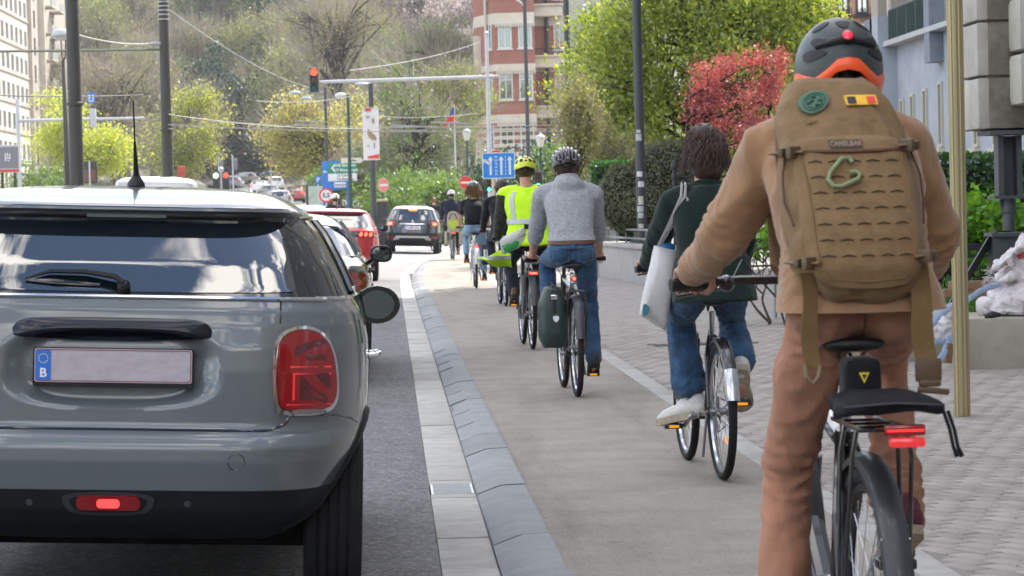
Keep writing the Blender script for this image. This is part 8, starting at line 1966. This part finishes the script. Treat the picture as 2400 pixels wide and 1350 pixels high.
o = thing('finger_sign', 'small white arrow shaped finger sign pointing right above the direction board', 'sign', (P(828, 480, 112).x, 112, gz(112))); zc2 = zy(o, 376); s_ = 1 / s112
MB().prism([(a * s_, b * s_) for a, b in ((-26, -6), (20, -6), (26, 0), (20, 6), (-26, 6))], lambda a, b: V((a, -.02, zc2 + b)), lambda a, b: V((a, .01, zc2 + b))).build('panel', M('sign_cream', (.62, .60, .52), .5), o)
t = text_mb('Ixelles', .14, .001, .002); t.xf(Matrix.Translation((0, -.024, zc2))); t.build('lettering', dkt, o, smooth=False)
gpole = pole('lamp_post', 'slim dark green lamp post with a pale lantern by the direction board', 822, 111, .09, .06, 1, polegr); zt = zy(gpole, 222)
gpole.children[0].data = MB().tube([(0, 0, -.1), (0, 0, zt * .5), (0, 0, zt)], [.09, .075, .06], 12).mesh(); gpole.children[0].data.materials.append(polegr)
MB().tube([(0, 0, zt), (-.15, 0, zt + .02)], .03, 6).ball((-.32, 0, zt - .02), (.22, .12, .12), 14, 8).build('lantern', M('lantern_pale', (.55, .56, .55), .4), gpole)
dl_ = pole('lamp_post', 'grey lamp post with two drooping disc lamps under the overhead red signal', 769, 128, .09, .07, 1, polem); zt = zy(dl_, 205); s128 = FPX / 128
dl_.children[0].data = MB().tube([(0, 0, -.1), (0, 0, zt * .5), (0, 0, zt)], [.10, .085, .065], 12).mesh(); dl_.children[0].data.materials.append(polem)
for dx, py in ((-69, 216), (-45, 230)):
    z = zy(dl_, py); x = dx / s128; lh = MB().tube([(0, 0, z + .02), (x, -.05, z + .06)], .025, 6).lathe([(.27, z - .04), (.25, z + .03), (.15, z + .09), (.0, z + .11)], (x, -.05, 0), (0, 0, 1), 16); lh.build('lamp_head', M('lamp_bluegrey', (.27, .33, .36), .4, .2), dl_)
o = thing('parking_sign', 'small blue parking sign left of the direction board', 'sign', (P(747, 480, 114).x, 114, gz(114))); zc3 = zy(o, 422)
MB().box((0, -.01, zc3), (.26, .02, .36), bev=.004).build('panel', signb, o); t = text_mb('P', .26, .002, .006); t.xf(Matrix.Translation((0, -.026, zc3))); t.build('lettering', signw, o, smooth=False); MB().tube([(0, .03, 0), (0, .03, zc3 + .15)], .03, 8).build('post', polel, o)
ad = thing('advert_panel', 'glass poster panel with a pale poster below the direction board', 'advert panel', (P(741, 480, 122).x, 122, gz(122))); zc4 = zy(ad, 459); sk = FPX / 122
MB().box((0, 0, zc4), (46 / sk, .16, 52 / sk), bev=.02).build('frame', M('frame_dark', (.03, .035, .035), .4), ad); MB().box((.03, -.085, zc4), (38 / sk, .01, 46 / sk)).build('poster', M('poster', (.46, .50, .55), .3, var=.2, vs=4, c2=(.30, .42, .22)), ad)
MB().tube([(0, 0, -.1), (0, 0, zc4)], .06, 8).build('foot', M('frame_dark', (.03, .035, .035), .4), ad)
# old style lanterns
for px, py, Y, lb in ((1098, 318, 110, 'old style white lantern on a green post left of the blue lane sign'), (1270, 333, 100, 'old style white lantern on a green post in front of the brick tower')):
    o = pole('street_lantern', lb, px, Y, .05, .04, 1, polegr, 'lantern', 'old style lanterns'); z = zy(o, py + 12)
    o.children[0].data = MB().tube([(0, 0, -.1), (0, 0, 1.0), (0, 0, 1.05), (0, 0, z)], [.075, .07, .045, .04], 10).mesh(); o.children[0].data.materials.append(polegr)
    MB().lathe([(.05, z), (.10, z + .03), (.17, z + .32), (.16, z + .34)], (0, 0, 0), (0, 0, 1), 8).build('lantern_glass', M('lantern_white', (.62, .60, .54), .3), o, 20)
    MB().lathe([(.19, z + .34), (.15, z + .42), (.07, z + .47), (.05, z + .52), (.0, z + .55)], (0, 0, 0), (0, 0, 1), 8).build('lantern_cap', polel, o, 20)
# flag
fo = thing('flag', 'red and blue flag with a yellow tip hanging from a slim white pole', 'flag', (P(1070, 480, 118).x, 118, gz(118))); sf = FPX / 118; zt = zy(fo, 250)
MB().tube([(0, 0, 0), (0, 0, zt + .1)], [.05, .03], 8).build('flag_pole', polel, fo)
def fl(pts, m_, nm): MB().prism([(a / sf, b / sf) for a, b in pts], lambda a, b: V((a, -.03 + .15 * math.sin(a * 6), zt + b)), lambda a, b: V((a, .0 + .15 * math.sin(a * 6), zt + b))).build(nm, m_, fo)
fl([(0, 0), (-4, -2), (-10, -12), (-12, -22), (0, -18)], M('flag_blue', (.03, .08, .28), .7), 'flag_stripe'); fl([(-12, -22.2), (0, -18.2), (0, -34), (-12, -40), (-24, -50), (-28, -48), (-18, -32)], M('flag_red', (.65, .05, .04), .7), 'flag_stripe'); fl([(0, .2), (-4, -1.8), (-3, 4), (0, 6)], M('flag_yellow', (.7, .5, .05), .7), 'flag_stripe')
# red bordered sign by the tan shoulder
o = thing('red_border_sign', 'white sign with red border on a grey post half hidden by the tan shoulder', 'sign', (P(1812, 480, 31).x, 31, .06)); zc5 = zy(o, 318); s31 = FPX / 31
MB().box((.02, 0, zc5), (70 / s31, .02, 66 / s31), bev=.004).build('panel', signr, o); MB().box((.02, -.011, zc5), (58 / s31, .008, 54 / s31)).build('panel_face', signw, o)
MB().tube([(.0, .03, 0), (.0, .03, zc5 + .1)], .024, 10).build('post', M('post_zinc', (.34, .37, .39), .4, .6), o)
# overhead wires
def wire(lb, pts, r=.012, sag=.3, m_=M('wire_dark', (.05, .05, .05), .6), grp='overhead tram wires'):
    o = MB(); a, b = [P(*p) for p in pts]
    o.tube([a.lerp(b, t / 14) - V((0, 0, sag * 4 * (t / 14) * (1 - t / 14))) for t in range(15)], r, 5)
    return tag(o.build('tram_wire', m_, None), lb, 'wire', grp)
wpale = M('wire_pale', (.34, .34, .33), .5)
wire('overhead cross wire running left from the second mast at roof height', ((-40, 121, 64), (388, 116, 66)), .03, .0, M('wire_green', (.12, .14, .10), .6))
wire('pale double cable sagging between the two masts', ((176, 80, 54), (355, 102, 66)), .016, .08, wpale)
wire('dark cable crossing behind the left masts below the mushroom lamp', ((-40, 222, 70), (335, 222, 80)), .018, .05)
wire('long thin wire descending from the second mast towards the red signal', ((396, 22, 66), (745, 210, 110)), .012, .3, wpale)
wire('thin wire from the brick tower down to the overhead signal', ((820, 165, 100), (1125, 98, 170)), .016, .2, wpale)
for i, (a, b) in enumerate((((395, 292, 60), (1330, 300, 62)), ((395, 268, 60), (900, 300, 66)), ((500, 285, 90), (1330, 292, 70)), ((600, 236, 90), (820, 226, 100)), ((880, 272, 100), (1120, 265, 120)))):
    wire(('lower trolley wire across the junction', 'upper trolley wire from the second mast to the banner', 'second trolley wire across the junction', 'short wire left of the disc lamps', 'wire running to the brick tower')[i], (a, b), .010, .12, wpale)
for px, py, Y in ((690, 283, 90), (915, 294, 66), (1010, 287, 64)):
    a = P(px, py, Y); tag(MB().tube([a, a + V((.5, 0, -.03)), a + V((1.1, 0, -.06))], [.02, .03, .012], 6).tube([a + V((.0, 0, -.12)), a + V((.9, .1, -.14))], .018, 6).build('wire_fitting', wpale, None), {690: 'pale wire fitting left of the banner', 915: 'pale wire fitting right of the banner', 1010: 'pale wire fitting left of the flag'}[px], 'wire fitting', 'wire fittings')
# litter bin by the banner pole
o = thing('litter_bin', 'dark litter bin with yellow lid at the foot of the banner pole', 'litter bin', (P(890, 480, 92).x, 92, 0)); z = zy(o, 472)
MB().box((0, 0, z / 2), (.55, .5, z), bev=.04).build('bin_body', M('bin_dark', (.03, .03, .03), .5), o); MB().box((0, 0, z + .03), (.6, .55, .08), bev=.02).build('bin_lid', M('bin_yellow', (.45, .40, .16), .5), o)
# ================================================================== the air between here and the hill
hz = MB().box((0, 230, 40), (900, 760, 88)); am = bpy.data.materials.new('air'); am.use_nodes = True; nt = am.node_tree
nt.nodes.remove(nt.nodes['Principled BSDF']); pv = nt.nodes.new('ShaderNodeVolumePrincipled'); pv.inputs['Color'].default_value = (.86, .90, .96, 1); pv.inputs['Density'].default_value = .0002; pv.inputs['Anisotropy'].default_value = .35
nt.links.new(pv.outputs[0], nt.nodes['Material Output'].inputs['Volume'])
tag(hz.build('haze', am, None, smooth=False), kind='stuff')
